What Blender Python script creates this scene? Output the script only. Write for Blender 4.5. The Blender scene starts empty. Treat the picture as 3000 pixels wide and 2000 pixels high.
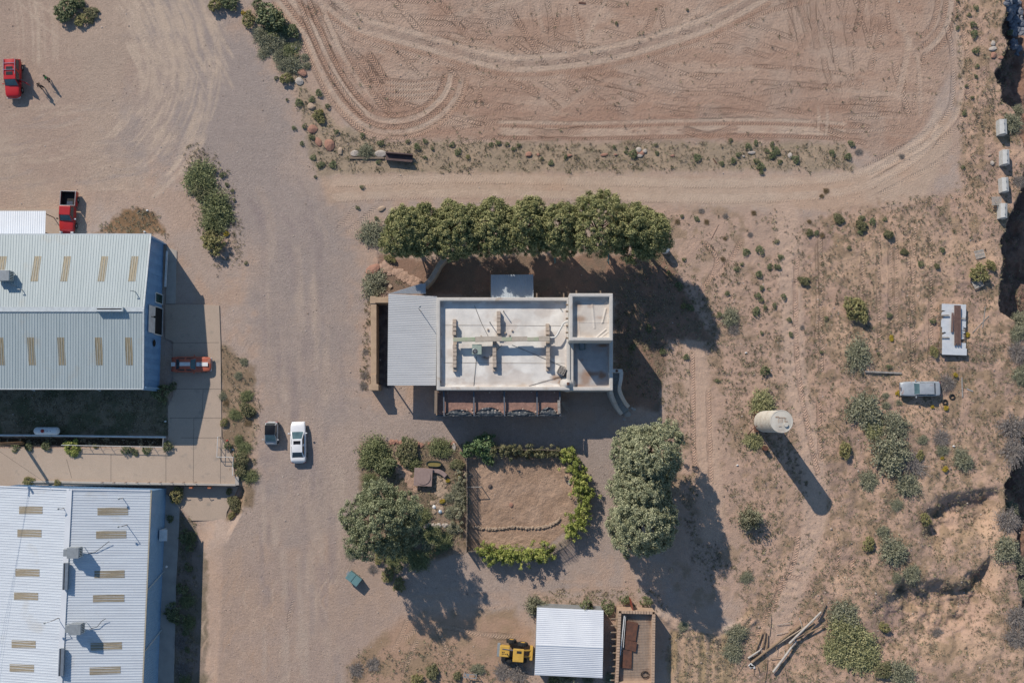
import bpy, math, random
import numpy as np
from mathutils import Vector, Matrix
R = math.radians
scene = bpy.context.scene
COL = scene.collection
random.seed(7)

# ------------------------------------------------------------------ camera, sky, sun, exposure
CAMH = 122.0                       # metres above the yard
FOC = 3000.0                       # focal length in photo pixels (photo 3000 wide)
TILT = math.atan(240.0 / 3000.0)   # the camera looks slightly north of straight down
cam_d = bpy.data.cameras.new('camera'); cam = bpy.data.objects.new('camera', cam_d)
COL.objects.link(cam); scene.camera = cam
cam.location = (0, 0, CAMH); cam.rotation_euler = (TILT, 0, 0)
cam_d.sensor_width = 36.0; cam_d.lens = 36.0 * FOC / 3000.0
cam_d.clip_start = 0.5; cam_d.clip_end = 6000
SUN_EL = R(35.0)
SH = (0.566, -0.824)               # direction in which shadows fall on the ground
world = bpy.data.worlds.new('World'); scene.world = world; world.use_nodes = True
wn = world.node_tree
bg = wn.nodes['Background']; sky = wn.nodes.new('ShaderNodeTexSky')
sky.sky_type = 'NISHITA'; sky.sun_disc = False; sky.sun_elevation = SUN_EL
sky.sun_rotation = math.atan2(-SH[0], -SH[1]); sky.altitude = 800; sky.air_density = 1.5; sky.dust_density = .2; sky.ozone_density = 4.0
wn.links.new(sky.outputs[0], bg.inputs[0]); bg.inputs[1].default_value = 0.088
sun_d = bpy.data.lights.new('sun', 'SUN'); sun_d.energy = 3.9; sun_d.angle = R(0.5); sun_d.color = (1.0, 0.90, 0.78)
sun = bpy.data.objects.new('sun', sun_d); COL.objects.link(sun)
sdir = Vector((SH[0] * math.cos(SUN_EL), SH[1] * math.cos(SUN_EL), -math.sin(SUN_EL)))
sun.rotation_euler = sdir.to_track_quat('-Z', 'Y').to_euler()
scene.view_settings.view_transform = 'Standard'; scene.view_settings.look = 'None'
scene.view_settings.exposure = 0.25; scene.view_settings.gamma = 1.0
scene.render.engine = 'CYCLES'

# ------------------------------------------------------------------ survey helpers
CT, ST = math.cos(TILT), math.sin(TILT)
def P(px, py, z=0.0):
    "ground position (metres) of a point surveyed at photo pixel px,py that is z metres high"
    u = (px - 1500.0) / FOC; v = (1000.0 - py) / FOC
    s = (CAMH - z) / (CT - v * ST)
    return Vector((u * s, (v * CT + ST) * s, z))
def proj_np(x, y, z=0.0):
    X = x; Y = y; Z = z - CAMH
    yc = Y * CT + Z * ST; zc = -Y * ST + Z * CT
    return 1500 + FOC * X / (-zc), 1000 - FOC * yc / (-zc)
def sstep(a, b, x):
    t = np.clip((x - a) / (b - a), 0, 1); return t * t * (3 - 2 * t)
def vnoise(x, y, s, seed=0):
    rs = np.random.RandomState(seed); T = rs.rand(256, 256)
    X = x / s + 1000.3; Y = y / s + 1000.7
    xi = np.floor(X).astype(int); yi = np.floor(Y).astype(int); fx = X - xi; fy = Y - yi
    fx = fx * fx * (3 - 2 * fx); fy = fy * fy * (3 - 2 * fy)
    g = lambda a, b: T[a & 255, b & 255]
    return (g(xi, yi) * (1 - fx) + g(xi + 1, yi) * fx) * (1 - fy) + (g(xi, yi + 1) * (1 - fx) + g(xi + 1, yi + 1) * fx) * fy
def fbm(x, y, s, o=4, seed=0):
    r = 0; a = 1; t = 0
    for i in range(o):
        r = r + a * vnoise(x, y, s, seed + i * 13); t += a; a *= .5; s *= .5
    return r / t
def poly_sd(px, py, poly):
    "signed distance to polygon, positive inside"
    d = np.full(px.shape, 1e9); ins = np.zeros(px.shape, bool); n = len(poly)
    for i in range(n):
        x0, y0 = poly[i]; x1, y1 = poly[(i + 1) % n]
        ex, ey = x1 - x0, y1 - y0; L = ex * ex + ey * ey + 1e-9
        t = np.clip(((px - x0) * ex + (py - y0) * ey) / L, 0, 1)
        d = np.minimum(d, (px - x0 - t * ex) ** 2 + (py - y0 - t * ey) ** 2)
        c = ((y0 > py) != (y1 > py)) & (px < (x1 - x0) * (py - y0) / (y1 - y0 + 1e-12) + x0)
        ins ^= c
    d = np.sqrt(d); return np.where(ins, d, -d)
def catmull(pts, n=8):
    out = []; m = len(pts)
    for i in range(m - 1):
        p0 = pts[max(i - 1, 0)]; p1 = pts[i]; p2 = pts[i + 1]; p3 = pts[min(i + 2, m - 1)]
        for k in range(n):
            t = k / n
            out.append(tuple(.5 * ((2 * b) + (-a + c) * t + (2 * a - 5 * b + 4 * c - d) * t * t + (-a + 3 * b - 3 * c + d) * t ** 3)
                             for a, b, c, d in zip(p0, p1, p2, p3)))
    out.append(tuple(pts[-1])); return out

# ------------------------------------------------------------------ terrain height (px,py = survey pixels of the flat ground)
RAV = [(0, 2945), (60, 2946), (95, 2939), (137, 2951), (178, 2931), (217, 2912), (255, 2934), (296, 2941), (320, 2966), (360, 2990),
       (440, 3000), (560, 2990), (627, 2960), (704, 2931), (748, 2938), (803, 2931), (914, 2930), (940, 2970), (1000, 3010), (1200, 3010),
       (1330, 2985), (1376, 2961), (1446, 2936), (1500, 2950), (1560, 2975), (1640, 2975), (1760, 2990), (2000, 3010), (2400, 3020)]
def rav_edge(py):
    return np.interp(py, [a for a, b in RAV], [b for a, b in RAV])
LOW = [(-400, 1421), (690, 1421), (702, 1440), (690, 1500), (660, 1560), (640, 1700), (600, 2300), (-400, 2300)]
def hgt(px, py, x, y):
    h = (fbm(x, y, 9, 3, 5) - .5) * .25
    wild = sstep(2350, 2500, px) * sstep(600, 760, py)
    h = h + wild * (fbm(x, y, 3.0, 3, 9) - .5) * .55
    # dirt field tyre relief
    # cut bank above the dry wash on the east side
    e = rav_edge(py) + (fbm(x, y, 1.5, 3, 21) - .5) * 26
    r = sstep(-2, 26, px - e)
    h = h - r * (5.0 + 1.6 * (fbm(x, y, 1.6, 4, 33) - .5))
    # two small scarps in the south east
    c1 = np.interp(px, [2480, 2740, 2800, 2870, 2930, 2960], [1520, 1470, 1452, 1440, 1405, 1380]) + (fbm(x, y, 1.8, 3, 41) - .5) * 40
    m1 = sstep(2690, 2760, px) * (1 - sstep(2890, 2945, px))
    h = h - (1.35 + .8 * (fbm(x, y, .9, 3, 77) - .5)) * m1 * sstep(-6, 44, py - c1) * (1 - sstep(60, 190, py - c1))
    c2 = np.interp(px, [2350, 2480, 2560, 2650, 2720, 2800, 2860, 2900], [1960, 1850, 1760, 1690, 1690, 1705, 1678, 1630]) + (fbm(x, y, 1.8, 3, 51) - .5) * 40
    m2 = sstep(2520, 2680, px) * (1 - sstep(2885, 2925, px))
    h = h - (1.5 + .9 * (fbm(x, y, .9, 3, 78) - .5)) * m2 * sstep(-6, 48, py - c2) * (1 - sstep(70, 260, py - c2))
    # berm with loose clods south of the big shade trees
    b = np.abs(poly_sd(px, py, [(1930, 1800), (2010, 1835), (2100, 1855), (2170, 1830), (2200, 1800), (2210, 1815), (2180, 1850), (2100, 1870), (2000, 1850)]))
    h = h + .45 * (1 - sstep(0, 18, b)) * fbm(x, y, .7, 2, 61)
    fu = sstep(-8, 8, poly_sd(px, py, [(1965, 1850), (2120, 1865), (2115, 2040), (1965, 2040)])); h = h + fu * .10 * vnoise(x, y, 1.2, 8) * np.sin(px * 2 * math.pi / 28 + 5 * fbm(x, y, 4, 2, 7))
    # yard of the lower metal building sits about a metre lower (loading dock)
    low = sstep(-14, 2, poly_sd(px, py, LOW) + 4) * sstep(-1, 4, py - 1420)
    h = h * (1 - sstep(-30, 0, poly_sd(px, py, LOW))) - 1.1 * low * (1 - sstep(560, 660, px) * sstep(1500, 1600, py))
    # flatten below buildings and slabs
    return h
def H(px, py):
    "height of the terrain near survey pixel"
    p = P(px, py); a = np.array([float(px)]); b = np.array([float(py)])
    return float(hgt(a, b, np.array([p.x]), np.array([p.y]))[0])
def G(px, py, dz=0.0):
    z = H(px, py); p = P(px, py, z); p.z += dz; return p

# ------------------------------------------------------------------ object helpers
def tag(o, label=None, cat=None, group=None, kind=None):
    if label: o['label'] = label
    if cat: o['category'] = cat
    if group: o['group'] = group
    if kind: o['kind'] = kind
    return o
def empty(name, loc=(0, 0, 0), rz=0.0, label=None, cat=None, group=None):
    o = bpy.data.objects.new(name, None); COL.objects.link(o); o.empty_display_size = .3
    o.location = loc; o.rotation_euler = (0, 0, rz); tag(o, label, cat, group); return o
def link(name, me, m, parent=None, smooth=False):
    o = bpy.data.objects.new(name, me); COL.objects.link(o)
    if m is not None:
        for k in (m if isinstance(m, (list, tuple)) else [m]): me.materials.append(k)
    if smooth: me.polygons.foreach_set('use_smooth', [True] * len(me.polygons))
    if parent is not None: o.parent = parent
    return o
def np_mesh(name, V, F, tone=None, smooth=False):
    me = bpy.data.meshes.new(name); V = np.asarray(V, np.float32); F = np.asarray(F, np.int32); k = F.shape[1]
    me.vertices.add(len(V)); me.vertices.foreach_set('co', V.ravel())
    me.loops.add(F.size); me.loops.foreach_set('vertex_index', F.ravel())
    me.polygons.add(len(F)); me.polygons.foreach_set('loop_start', np.arange(0, F.size, k, dtype=np.int32))
    me.update(calc_edges=True)
    if smooth: me.polygons.foreach_set('use_smooth', np.ones(len(F), bool))
    if tone is not None:
        a = me.attributes.new('tone', 'FLOAT', 'POINT'); a.data.foreach_set('value', np.asarray(tone, np.float32))
    return me
class MB:
    def __init__(s, off=None): s.v = []; s.f = []; s.mi = []; s.off = Vector(off) if off is not None else Vector((0, 0, 0)); s.cur = 0
    def add(s, vs, fs):
        n = len(s.v); s.v += [tuple(Vector(a) - s.off) for a in vs]
        s.f += [tuple(i + n for i in f) for f in fs]; s.mi += [s.cur] * len(fs); return s
    def box(s, c, d, rz=0.0, taper=1.0, M=None):
        hx, hy, hz = d[0] / 2, d[1] / 2, d[2] / 2; c = Vector(c); rot = Matrix.Rotation(rz, 3, 'Z') if M is None else M
        vs = []
        for z, k in ((-hz, 1.0), (hz, taper)):
            for x, y in ((-hx, -hy), (hx, -hy), (hx, hy), (-hx, hy)): vs.append(c + rot @ Vector((x * k, y * k, z)))
        return s.add(vs, [(3, 2, 1, 0), (4, 5, 6, 7), (0, 1, 5, 4), (1, 2, 6, 5), (2, 3, 7, 6), (3, 0, 4, 7)])
    def beam(s, a, b, w, h, up=(0, 0, 1)):
        a = Vector(a); b = Vector(b); d = (b - a); L = d.length; x = d.normalized(); z = Vector(up)
        y = z.cross(x); y = y.normalized() if y.length > 1e-5 else Vector((0, 1, 0)); z = x.cross(y)
        M = Matrix((x, y, z)).transposed(); return s.box((a + b) / 2, (L, w, h), M=M)
    def cyl(s, a, b, r0, r1=None, n=12, caps=True):
        r1 = r0 if r1 is None else r1; a = Vector(a); b = Vector(b); x = (b - a).normalized()
        t = Vector((0, 0, 1)) if abs(x.z) < .9 else Vector((1, 0, 0)); u = x.cross(t).normalized(); w = x.cross(u)
        vs = []
        for c, r in ((a, r0), (b, r1)):
            for i in range(n):
                q = 2 * math.pi * i / n; vs.append(c + u * (r * math.cos(q)) + w * (r * math.sin(q)))
        fs = [(i, (i + 1) % n, n + (i + 1) % n, n + i) for i in range(n)]
        if caps: fs += [tuple(reversed(range(n))), tuple(range(n, 2 * n))]
        return s.add(vs, fs)
    def tube(s, pts, rs, n=8):
        pts = [Vector(p) for p in pts]
        if not isinstance(rs, (list, tuple)): rs = [rs] * len(pts)
        vs = []; m = len(pts)
        for i, p in enumerate(pts):
            d = (pts[min(i + 1, m - 1)] - pts[max(i - 1, 0)]).normalized()
            t = Vector((0, 0, 1)) if abs(d.z) < .9 else Vector((1, 0, 0)); u = d.cross(t).normalized(); w = d.cross(u)
            for k in range(n):
                q = 2 * math.pi * k / n; vs.append(p + u * (rs[i] * math.cos(q)) + w * (rs[i] * math.sin(q)))
        fs = [(i * n + k, i * n + (k + 1) % n, (i + 1) * n + (k + 1) % n, (i + 1) * n + k) for i in range(m - 1) for k in range(n)]
        fs += [tuple(reversed(range(n))), tuple(range((m - 1) * n, m * n))]
        return s.add(vs, fs)
    def lathe(s, c, prof, n=20, axis='Z'):
        c = Vector(c); vs = []
        for r, z in prof:
            for i in range(n):
                q = 2 * math.pi * i / n; v = Vector((r * math.cos(q), r * math.sin(q), z))
                if axis == 'X': v = Vector((v.z, v.x, v.y))
                if axis == 'Y': v = Vector((v.x, v.z, v.y))
                vs.append(c + v)
        m = len(prof)
        fs = [(j * n + i, j * n + (i + 1) % n, (j + 1) * n + (i + 1) % n, (j + 1) * n + i) for j in range(m - 1) for i in range(n)]
        fs += [tuple(reversed(range(n))), tuple(range((m - 1) * n, m * n))]
        return s.add(vs, fs)
    def prism(s, poly, z0, z1):
        n = len(poly); vs = [(p[0], p[1], z0) for p in poly] + [(p[0], p[1], z1 if not hasattr(z1, '__len__') else z1[i]) for i, p in enumerate(poly)]
        fs = [tuple(reversed(range(n))), tuple(range(n, 2 * n))] + [(i, (i + 1) % n, n + (i + 1) % n, n + i) for i in range(n)]
        return s.add(vs, fs)
    def ring(s, poly, t, z0, z1):
        "wall of thickness t just inside a convex counter-clockwise outline"
        n = len(poly); inn = inset(poly, t)
        vs = [(p[0], p[1], z0) for p in poly] + [(p[0], p[1], z1) for p in poly] + [(p[0], p[1], z1) for p in inn] + [(p[0], p[1], z0) for p in inn]
        fs = []
        for i in range(n):
            j = (i + 1) % n
            fs += [(i, j, n + j, n + i), (n + i, n + j, 2 * n + j, 2 * n + i), (2 * n + i, 2 * n + j, 3 * n + j, 3 * n + i), (3 * n + i, 3 * n + j, j, i)]
        return s.add(vs, fs)
    def strip(s, pts, w, z0, tops=None):
        "wall of width w along points; tops = z of the top at every point"
        pts = [Vector((p[0], p[1], 0)) for p in pts]; n = len(pts); vs = []
        for i, p in enumerate(pts):
            d = (pts[min(i + 1, n - 1)] - pts[max(i - 1, 0)]).normalized(); q = Vector((-d.y, d.x, 0)) * (w / 2)
            zt = tops[i] if hasattr(tops, '__len__') else tops; zb = z0[i] if hasattr(z0, '__len__') else z0
            vs += [(p.x + q.x, p.y + q.y, zb), (p.x - q.x, p.y - q.y, zb), (p.x - q.x, p.y - q.y, zt), (p.x + q.x, p.y + q.y, zt)]
        fs = [(4 * i + k, 4 * i + 4 + k, 4 * i + 4 + (k + 1) % 4, 4 * i + (k + 1) % 4) for i in range(n - 1) for k in range(4)]
        fs += [(0, 1, 2, 3), (4 * n - 1, 4 * n - 2, 4 * n - 3, 4 * n - 4)]
        return s.add(vs, fs)
    def corr(s, A, B, C, D, pitch=.3, rh=.03, rw=.05, th=.03):
        "ribbed sheet; A-B is the eave, D-C the opposite edge, ribs run A->D"
        A, B, C, D = map(Vector, (A, B, C, D)); nrm = (B - A).cross(D - A).normalized()
        if nrm.z < 0: nrm = -nrm
        L = (B - A).length; n = max(1, int(round(L / pitch))); ts = []
        for i in range(n):
            t0 = i / n; w = rw / L
            ts += [(t0, 0), (t0 + w * .6, rh), (t0 + w * 1.4, rh), (t0 + w * 2.0, 0)]
        ts.append((1.0, 0)); vs = []
        for t, h in ts:
            a = A.lerp(B, t); d = D.lerp(C, t); vs += [a + nrm * h, d + nrm * h, a - nrm * th, d - nrm * th]
        fs = []
        for i in range(len(ts) - 1):
            k = 4 * i; fs += [(k, k + 4, k + 5, k + 1), (k + 2, k + 3, k + 7, k + 6), (k, k + 2, k + 6, k + 4), (k + 1, k + 5, k + 7, k + 3)]
        fs += [(0, 1, 3, 2), (4 * len(ts) - 4, 4 * len(ts) - 2, 4 * len(ts) - 1, 4 * len(ts) - 3)]
        return s.add(vs, fs)
    def blob(s, c, r, seed=0, flat=.7, sub=2, rough=.3, rz=0.0):
        "angular boulder"
        rs = random.Random(seed); import bmesh
        bm = bmesh.new(); bmesh.ops.create_icosphere(bm, subdivisions=sub, radius=1)
        planes = [(Vector((rs.uniform(-1, 1), rs.uniform(-1, 1), rs.uniform(-.6, 1))).normalized(), rs.uniform(.62, .9)) for _ in range(9)]
        sx, sy = (r if hasattr(r, '__len__') else (r, r)); c = Vector(c); M = Matrix.Rotation(rz, 3, 'Z')
        vs = []
        for v in bm.verts:
            q = v.co.copy()
            for nrm, d in planes:
                t = q.dot(nrm)
                if t > d: q -= nrm * (t - d)
            q *= 1 + rs.uniform(-.04, .04) * rough
            vs.append(c + M @ Vector((q.x * sx * 1.15, q.y * sy * 1.15, q.z * min(sx, sy) * flat)))
        fs = [tuple(v.index for v in f.verts) for f in bm.faces]; bm.free()
        return s.add(vs, fs)
    def build(s, name, m, parent=None, smooth=False, bevel=0, seg=2, label=None):
        me = bpy.data.meshes.new(name); me.from_pydata(s.v, [], s.f); me.update()
        o = link(name, me, m, parent, smooth)
        if isinstance(m, (list, tuple)): me.polygons.foreach_set('material_index', s.mi)
        if bevel:
            b = o.modifiers.new('bevel', 'BEVEL'); b.width = bevel; b.segments = seg; b.limit_method = 'ANGLE'; b.angle_limit = R(40)
        if label: o['label'] = label
        return o
def split(mb, name, m, parent=None, **k):
    "build every loose piece of the builder as an object of its own"
    par = list(range(len(mb.v)))
    def find(a):
        while par[a] != a: par[a] = par[par[a]]; a = par[a]
        return a
    for f in mb.f:
        for b in f[1:]: par[find(f[0])] = find(b)
    groups = {}
    for f in mb.f: groups.setdefault(find(f[0]), []).append(f)
    for fs in groups.values():
        ids = sorted({i for f in fs for i in f}); ix = {a: n for n, a in enumerate(ids)}; q = MB(); q.v = [mb.v[i] for i in ids]; q.f = [tuple(ix[i] for i in f) for f in fs]; q.mi = [0] * len(fs)
        q.build(name, m, parent, **k)
def inset(poly, t):
    n = len(poly); out = []
    for i in range(n):
        p0 = Vector(poly[i - 1][:2]); p1 = Vector(poly[i][:2]); p2 = Vector(poly[(i + 1) % n][:2])
        d1 = (p1 - p0).normalized(); d2 = (p2 - p1).normalized(); n1 = Vector((-d1.y, d1.x)); n2 = Vector((-d2.y, d2.x))
        b = (n1 + n2); b = b / max(b.dot(n1), .2); out.append((p1.x + b.x * t, p1.y + b.y * t))
    return out
def rect_px(x0, y0, x1, y1, z):
    "counter-clockwise ground outline of a rectangle surveyed at height z"
    return [tuple(P(a, b, z)[:2]) for a, b in ((x0, y1), (x1, y1), (x1, y0), (x0, y0))]

# ------------------------------------------------------------------ materials
MATS = {}
def mat(name, c, rough=.8, metal=0.0, c2=None, ns=3.0, contrast=.35, bump=0.0, bs=20.0, fine=.08, stain=None, ss=.5, spec=.5, trans=0.0, stretch=None):
    if name in MATS: return MATS[name]
    m = bpy.data.materials.new(name); m.use_nodes = True; nt = m.node_tree; N = nt.nodes; L = nt.links
    b = N['Principled BSDF']; b.inputs['Roughness'].default_value = rough; b.inputs['Metallic'].default_value = metal
    b.inputs['Specular IOR Level'].default_value = spec
    tc = N.new('ShaderNodeTexCoord'); src = tc.outputs['Object']
    if stretch:
        mp = N.new('ShaderNodeMapping'); mp.inputs['Scale'].default_value = stretch; L.new(src, mp.inputs[0]); src2 = mp.outputs[0]
    else: src2 = src
    c2 = c2 or tuple(x * .8 for x in c)
    n1 = N.new('ShaderNodeTexNoise'); n1.inputs['Scale'].default_value = ns; n1.inputs['Detail'].default_value = 6; L.new(src2, n1.inputs['Vector'])
    r1 = N.new('ShaderNodeValToRGB'); r1.color_ramp.elements[0].position = .5 - contrast / 2; r1.color_ramp.elements[1].position = .5 + contrast / 2
    r1.color_ramp.elements[0].color = (*c2, 1); r1.color_ramp.elements[1].color = (*c, 1); L.new(n1.outputs[0], r1.inputs[0])
    col = r1.outputs[0]
    if stain:
        n3 = N.new('ShaderNodeTexNoise'); n3.inputs['Scale'].default_value = ss; n3.inputs['Detail'].default_value = 5; L.new(src, n3.inputs['Vector'])
        r3 = N.new('ShaderNodeValToRGB'); r3.color_ramp.elements[0].position = .60; r3.color_ramp.elements[1].position = .74; L.new(n3.outputs[0], r3.inputs[0])
        mx = N.new('ShaderNodeMix'); mx.data_type = 'RGBA'; L.new(r3.outputs[0], mx.inputs[0]); L.new(col, mx.inputs[6]); mx.inputs[7].default_value = (*stain, 1); col = mx.outputs[2]
    if fine:
        n2 = N.new('ShaderNodeTexNoise'); n2.inputs['Scale'].default_value = 22; n2.inputs['Detail'].default_value = 3; L.new(src, n2.inputs['Vector'])
        mr = N.new('ShaderNodeMapRange'); mr.inputs[1].default_value = .3; mr.inputs[2].default_value = .7; mr.inputs[3].default_value = 1 - fine * 2; mr.inputs[4].default_value = 1 + fine; L.new(n2.outputs[0], mr.inputs[0])
        mm = N.new('ShaderNodeVectorMath'); mm.operation = 'SCALE'; L.new(col, mm.inputs[0]); L.new(mr.outputs[0], mm.inputs['Scale']); col = mm.outputs[0]
    L.new(col, b.inputs['Base Color'])
    if bump:
        n4 = N.new('ShaderNodeTexNoise'); n4.inputs['Scale'].default_value = bs; n4.inputs['Detail'].default_value = 4; L.new(src2, n4.inputs['Vector'])
        bp = N.new('ShaderNodeBump'); bp.inputs['Strength'].default_value = 1; bp.inputs['Distance'].default_value = bump; L.new(n4.outputs[0], bp.inputs['Height']); L.new(bp.outputs[0], b.inputs['Normal'])
    if trans: b.inputs['Transmission Weight'].default_value = trans
    MATS[name] = m; return m
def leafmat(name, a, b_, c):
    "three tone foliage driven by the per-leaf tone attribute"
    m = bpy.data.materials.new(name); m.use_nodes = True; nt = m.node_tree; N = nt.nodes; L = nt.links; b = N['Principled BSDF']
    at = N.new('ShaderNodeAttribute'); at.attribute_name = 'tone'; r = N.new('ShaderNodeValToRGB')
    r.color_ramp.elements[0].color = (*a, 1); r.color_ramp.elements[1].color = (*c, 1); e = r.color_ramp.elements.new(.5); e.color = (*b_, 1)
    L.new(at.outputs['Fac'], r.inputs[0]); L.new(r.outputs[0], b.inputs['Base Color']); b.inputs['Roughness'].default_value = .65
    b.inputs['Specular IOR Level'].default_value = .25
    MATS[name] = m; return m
# ------------------------------------------------------------------ ground sheet
def axis(a, b, step):
    core = list(np.arange(a, b + 1e-6, step)); o = [3, 8, 18, 40, 90, 200, 500, 1200, 2600]
    return np.array([a - k for k in reversed(o)] + core + [b + k for k in o])
gx = axis(-66, 68, .125); gy = axis(-33, 55, .125)
GX, GY = np.meshgrid(gx, gy); shp = GX.shape
cx_, cy_ = np.clip(GX, -70, 72), np.clip(GY, -40, 60)
PX, PY = proj_np(cx_, cy_)
rs = np.random.RandomState(3)
N1 = fbm(GX, GY, 6, 4, 1); N2 = fbm(GX, GY, 1.6, 4, 2); N3 = fbm(GX, GY, .5, 3, 3)
HZ = hgt(PX, PY, GX, GY)
LIN = lambda r, g, b: np.array([((c / 255 + .055) / 1.055) ** 2.4 for c in (r, g, b)])
gravel, gravel2 = LIN(160, 146, 138), LIN(169, 151, 139)
tan, tan2 = LIN(179, 157, 139), LIN(172, 149, 133)
red, red2 = LIN(172, 148, 130), LIN(156, 126, 108)
pale = LIN(190, 170, 152); orange = LIN(178, 151, 131); weedy = LIN(134, 116, 92); dgrass = LIN(92, 88, 70); brownw = LIN(140, 108, 78)
Cc = np.zeros(shp + (3,)); AUX = np.zeros(shp + (3,))   # aux: gravel, tread, grit
def mix(mask, c, c2=None, nz=None):
    c = np.asarray(c)
    if c2 is not None:
        t = sstep(.35, .65, N1 if nz is None else nz)[..., None]; c = c * (1 - t) + np.asarray(c2) * t
    m = np.clip(mask, 0, 1)[..., None]; Cc[:] = Cc * (1 - m) + c * m
def region(poly, soft=12, rough=18):
    d = poly_sd(PX, PY, poly) + (N2 - .5) * rough * 2 + (N3 - .5) * rough
    return sstep(-soft, soft, d)
mix(np.ones(shp), tan2, gravel2, N2)
# gravel yard and road
GRAV = [(-400, -300), (620, -300), (700, 60), (790, 200), (880, 340), (925, 480), (1010, 600), (1060, 720), (1062, 900), (1075, 1150), (1090, 1190),
        (1640, 1230), (1880, 1240), (1890, 1300), (1800, 1330), (1840, 1500), (1850, 1610), (1700, 1720), (1500, 1740), (1200, 1790), (1080, 1900), (1040, 2400),
        (600, 2400), (620, 1560), (700, 1490), (745, 1380), (760, 1200), (735, 1000), (735, 800), (560, 470), (430, 500), (300, 560), (-400, 560)]
g = region(GRAV, 55, 60); mix(g, gravel, gravel2); AUX[..., 0] = g
west = region([(-400, -300), (380, -300), (420, 200), (330, 420), (460, 560), (300, 690), (-400, 690)], 60, 50); mix(west * .75, tan, tan2)
mix(region([(250, 560), (560, 560), (640, 760), (660, 900), (500, 720), (250, 690)], 14, 20), tan2, gravel2)
lo = region([(700, 1600), (1080, 1560), (1200, 1800), (1000, 2400), (600, 2400), (600, 1650)], 60, 40); mix(lo * .55, LIN(172, 148, 132), orange, N2)
inner = region([(1090, 1200), (1320, 1180), (1330, 1270), (1180, 1265), (1060, 1300)], 20, 10); mix(inner * .4, gravel2)
# bulldozed red field
FIELD = [(800, -300), (850, 40), (960, 280), (1050, 370), (1180, 405), (1500, 412), (2480, 412), (2600, 470), (2700, 380), (2780, 200), (2790, -300)]
f = region(FIELD, 14, 10); mix(f, LIN(169, 143, 126), LIN(174, 150, 133)); AUX[..., 2] = f
mix(f * sstep(.46, .66, fbm(GX * .35, GY, 2.0, 4, 71)) * .5, red2); mix(f * sstep(200, 400, PY) * sstep(.4, .6, fbm(GX * .12, GY, .9, 4, 75)) * .45, LIN(152, 120, 103))
mix(f * sstep(.55, .75, fbm(GX, GY, 5.0, 3, 72)) * .4, LIN(168, 150, 136))
# weedy strips
ws = region([(820, 120), (900, 250), (1000, 370), (1120, 412), (1500, 418), (2480, 420), (2500, 500), (2200, 500), (1000, 510), (930, 520), (880, 330)], 10, 14)
mix(ws * .75, LIN(160, 142, 120), LIN(148, 132, 110), N2)
road = region([(940, 520), (1300, 510), (2400, 515), (2560, 490), (2700, 400), (2780, 330), (2790, 420), (2700, 600), (2440, 620), (2100, 600), (1900, 595), (1700, 575), (1100, 575), (960, 600)], 14, 10)
mix(road, tan, LIN(180, 154, 134))
# scrubland
SCR = [(2400, 640), (2820, 560), (2790, -300), (3600, -300), (3600, 2500), (1950, 2500), (1960, 1900), (2160, 1880), (2200, 1500), (2140, 1200), (2060, 1010), (2100, 860), (2350, 700)]
s_ = region(SCR, 18, 24); mix(s_, LIN(181, 152, 131), LIN(174, 146, 128), N2)
mix(s_ * sstep(.46, .62, fbm(GX, GY, 1.1, 4, 81)) * .65, weedy)
mix(s_ * sstep(.56, .7, fbm(GX, GY, 3.5, 4, 82)) * .5, LIN(150, 128, 118))
mix(s_ * sstep(.58, .72, fbm(GX, GY, 4.5, 4, 83)) * .6, LIN(192, 162, 138))
mid = region([(1900, 600), (2380, 640), (2330, 1000), (2400, 1400), (2200, 1750), (2000, 1790), (1880, 1350), (1960, 1200), (1960, 1000), (1900, 900), (1850, 700)], 18, 20)
mix(mid * .8, LIN(178, 151, 134), LIN(170, 145, 128), N2)
mix(mid * sstep(.55, .7, fbm(GX, GY, 1.4, 4, 84)) * .5, weedy)
# east track, pale lane
for pts, w in (([(2300, 620), (2320, 900), (2330, 1100), (2370, 1300), (2390, 1500), (2330, 1700), (2260, 1900)], 34),
               ([(2030, 1000), (2050, 1200), (2080, 1400), (2090, 1550)], 36)):
    d = poly_sd(PX, PY, catmull(pts, 6) + catmull(pts, 6)[::-1]); mix(sstep(-w - 12, -w + 12, d + (N2 - .5) * 16) * .92, LIN(184, 159, 141))
# shaded garden beds, corral, planting trench
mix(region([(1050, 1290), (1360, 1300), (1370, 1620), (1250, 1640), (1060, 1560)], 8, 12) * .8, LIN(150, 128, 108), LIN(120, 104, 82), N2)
COR = [(1372, 1330), (1640, 1320), (1690, 1400), (1690, 1480), (1650, 1560), (1600, 1600), (1420, 1610), (1372, 1610)]
mix(region(COR, 5, 8), LIN(172, 146, 126), LIN(162, 136, 116), N2); AUX[..., 2] = np.maximum(AUX[..., 2], region(COR, 5, 8) * 1.6)
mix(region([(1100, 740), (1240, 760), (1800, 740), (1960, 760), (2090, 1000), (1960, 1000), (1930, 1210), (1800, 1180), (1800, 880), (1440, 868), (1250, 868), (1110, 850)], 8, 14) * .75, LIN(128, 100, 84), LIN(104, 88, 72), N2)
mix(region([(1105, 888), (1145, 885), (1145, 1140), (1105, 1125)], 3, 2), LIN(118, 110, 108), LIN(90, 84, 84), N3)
mix(region([(-400, 1138), (490, 1138), (492, 1275), (-400, 1275)], 5, 5), LIN(132, 120, 100), LIN(96, 96, 74), N2)
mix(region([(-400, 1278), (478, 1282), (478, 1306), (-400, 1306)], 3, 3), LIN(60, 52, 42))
mix(region([(509, 1500), (560, 1530), (600, 1650), (600, 2400), (470, 2400), (500, 1700)], 8, 14) * .7, LIN(122, 112, 104), dgrass, N2)
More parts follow.
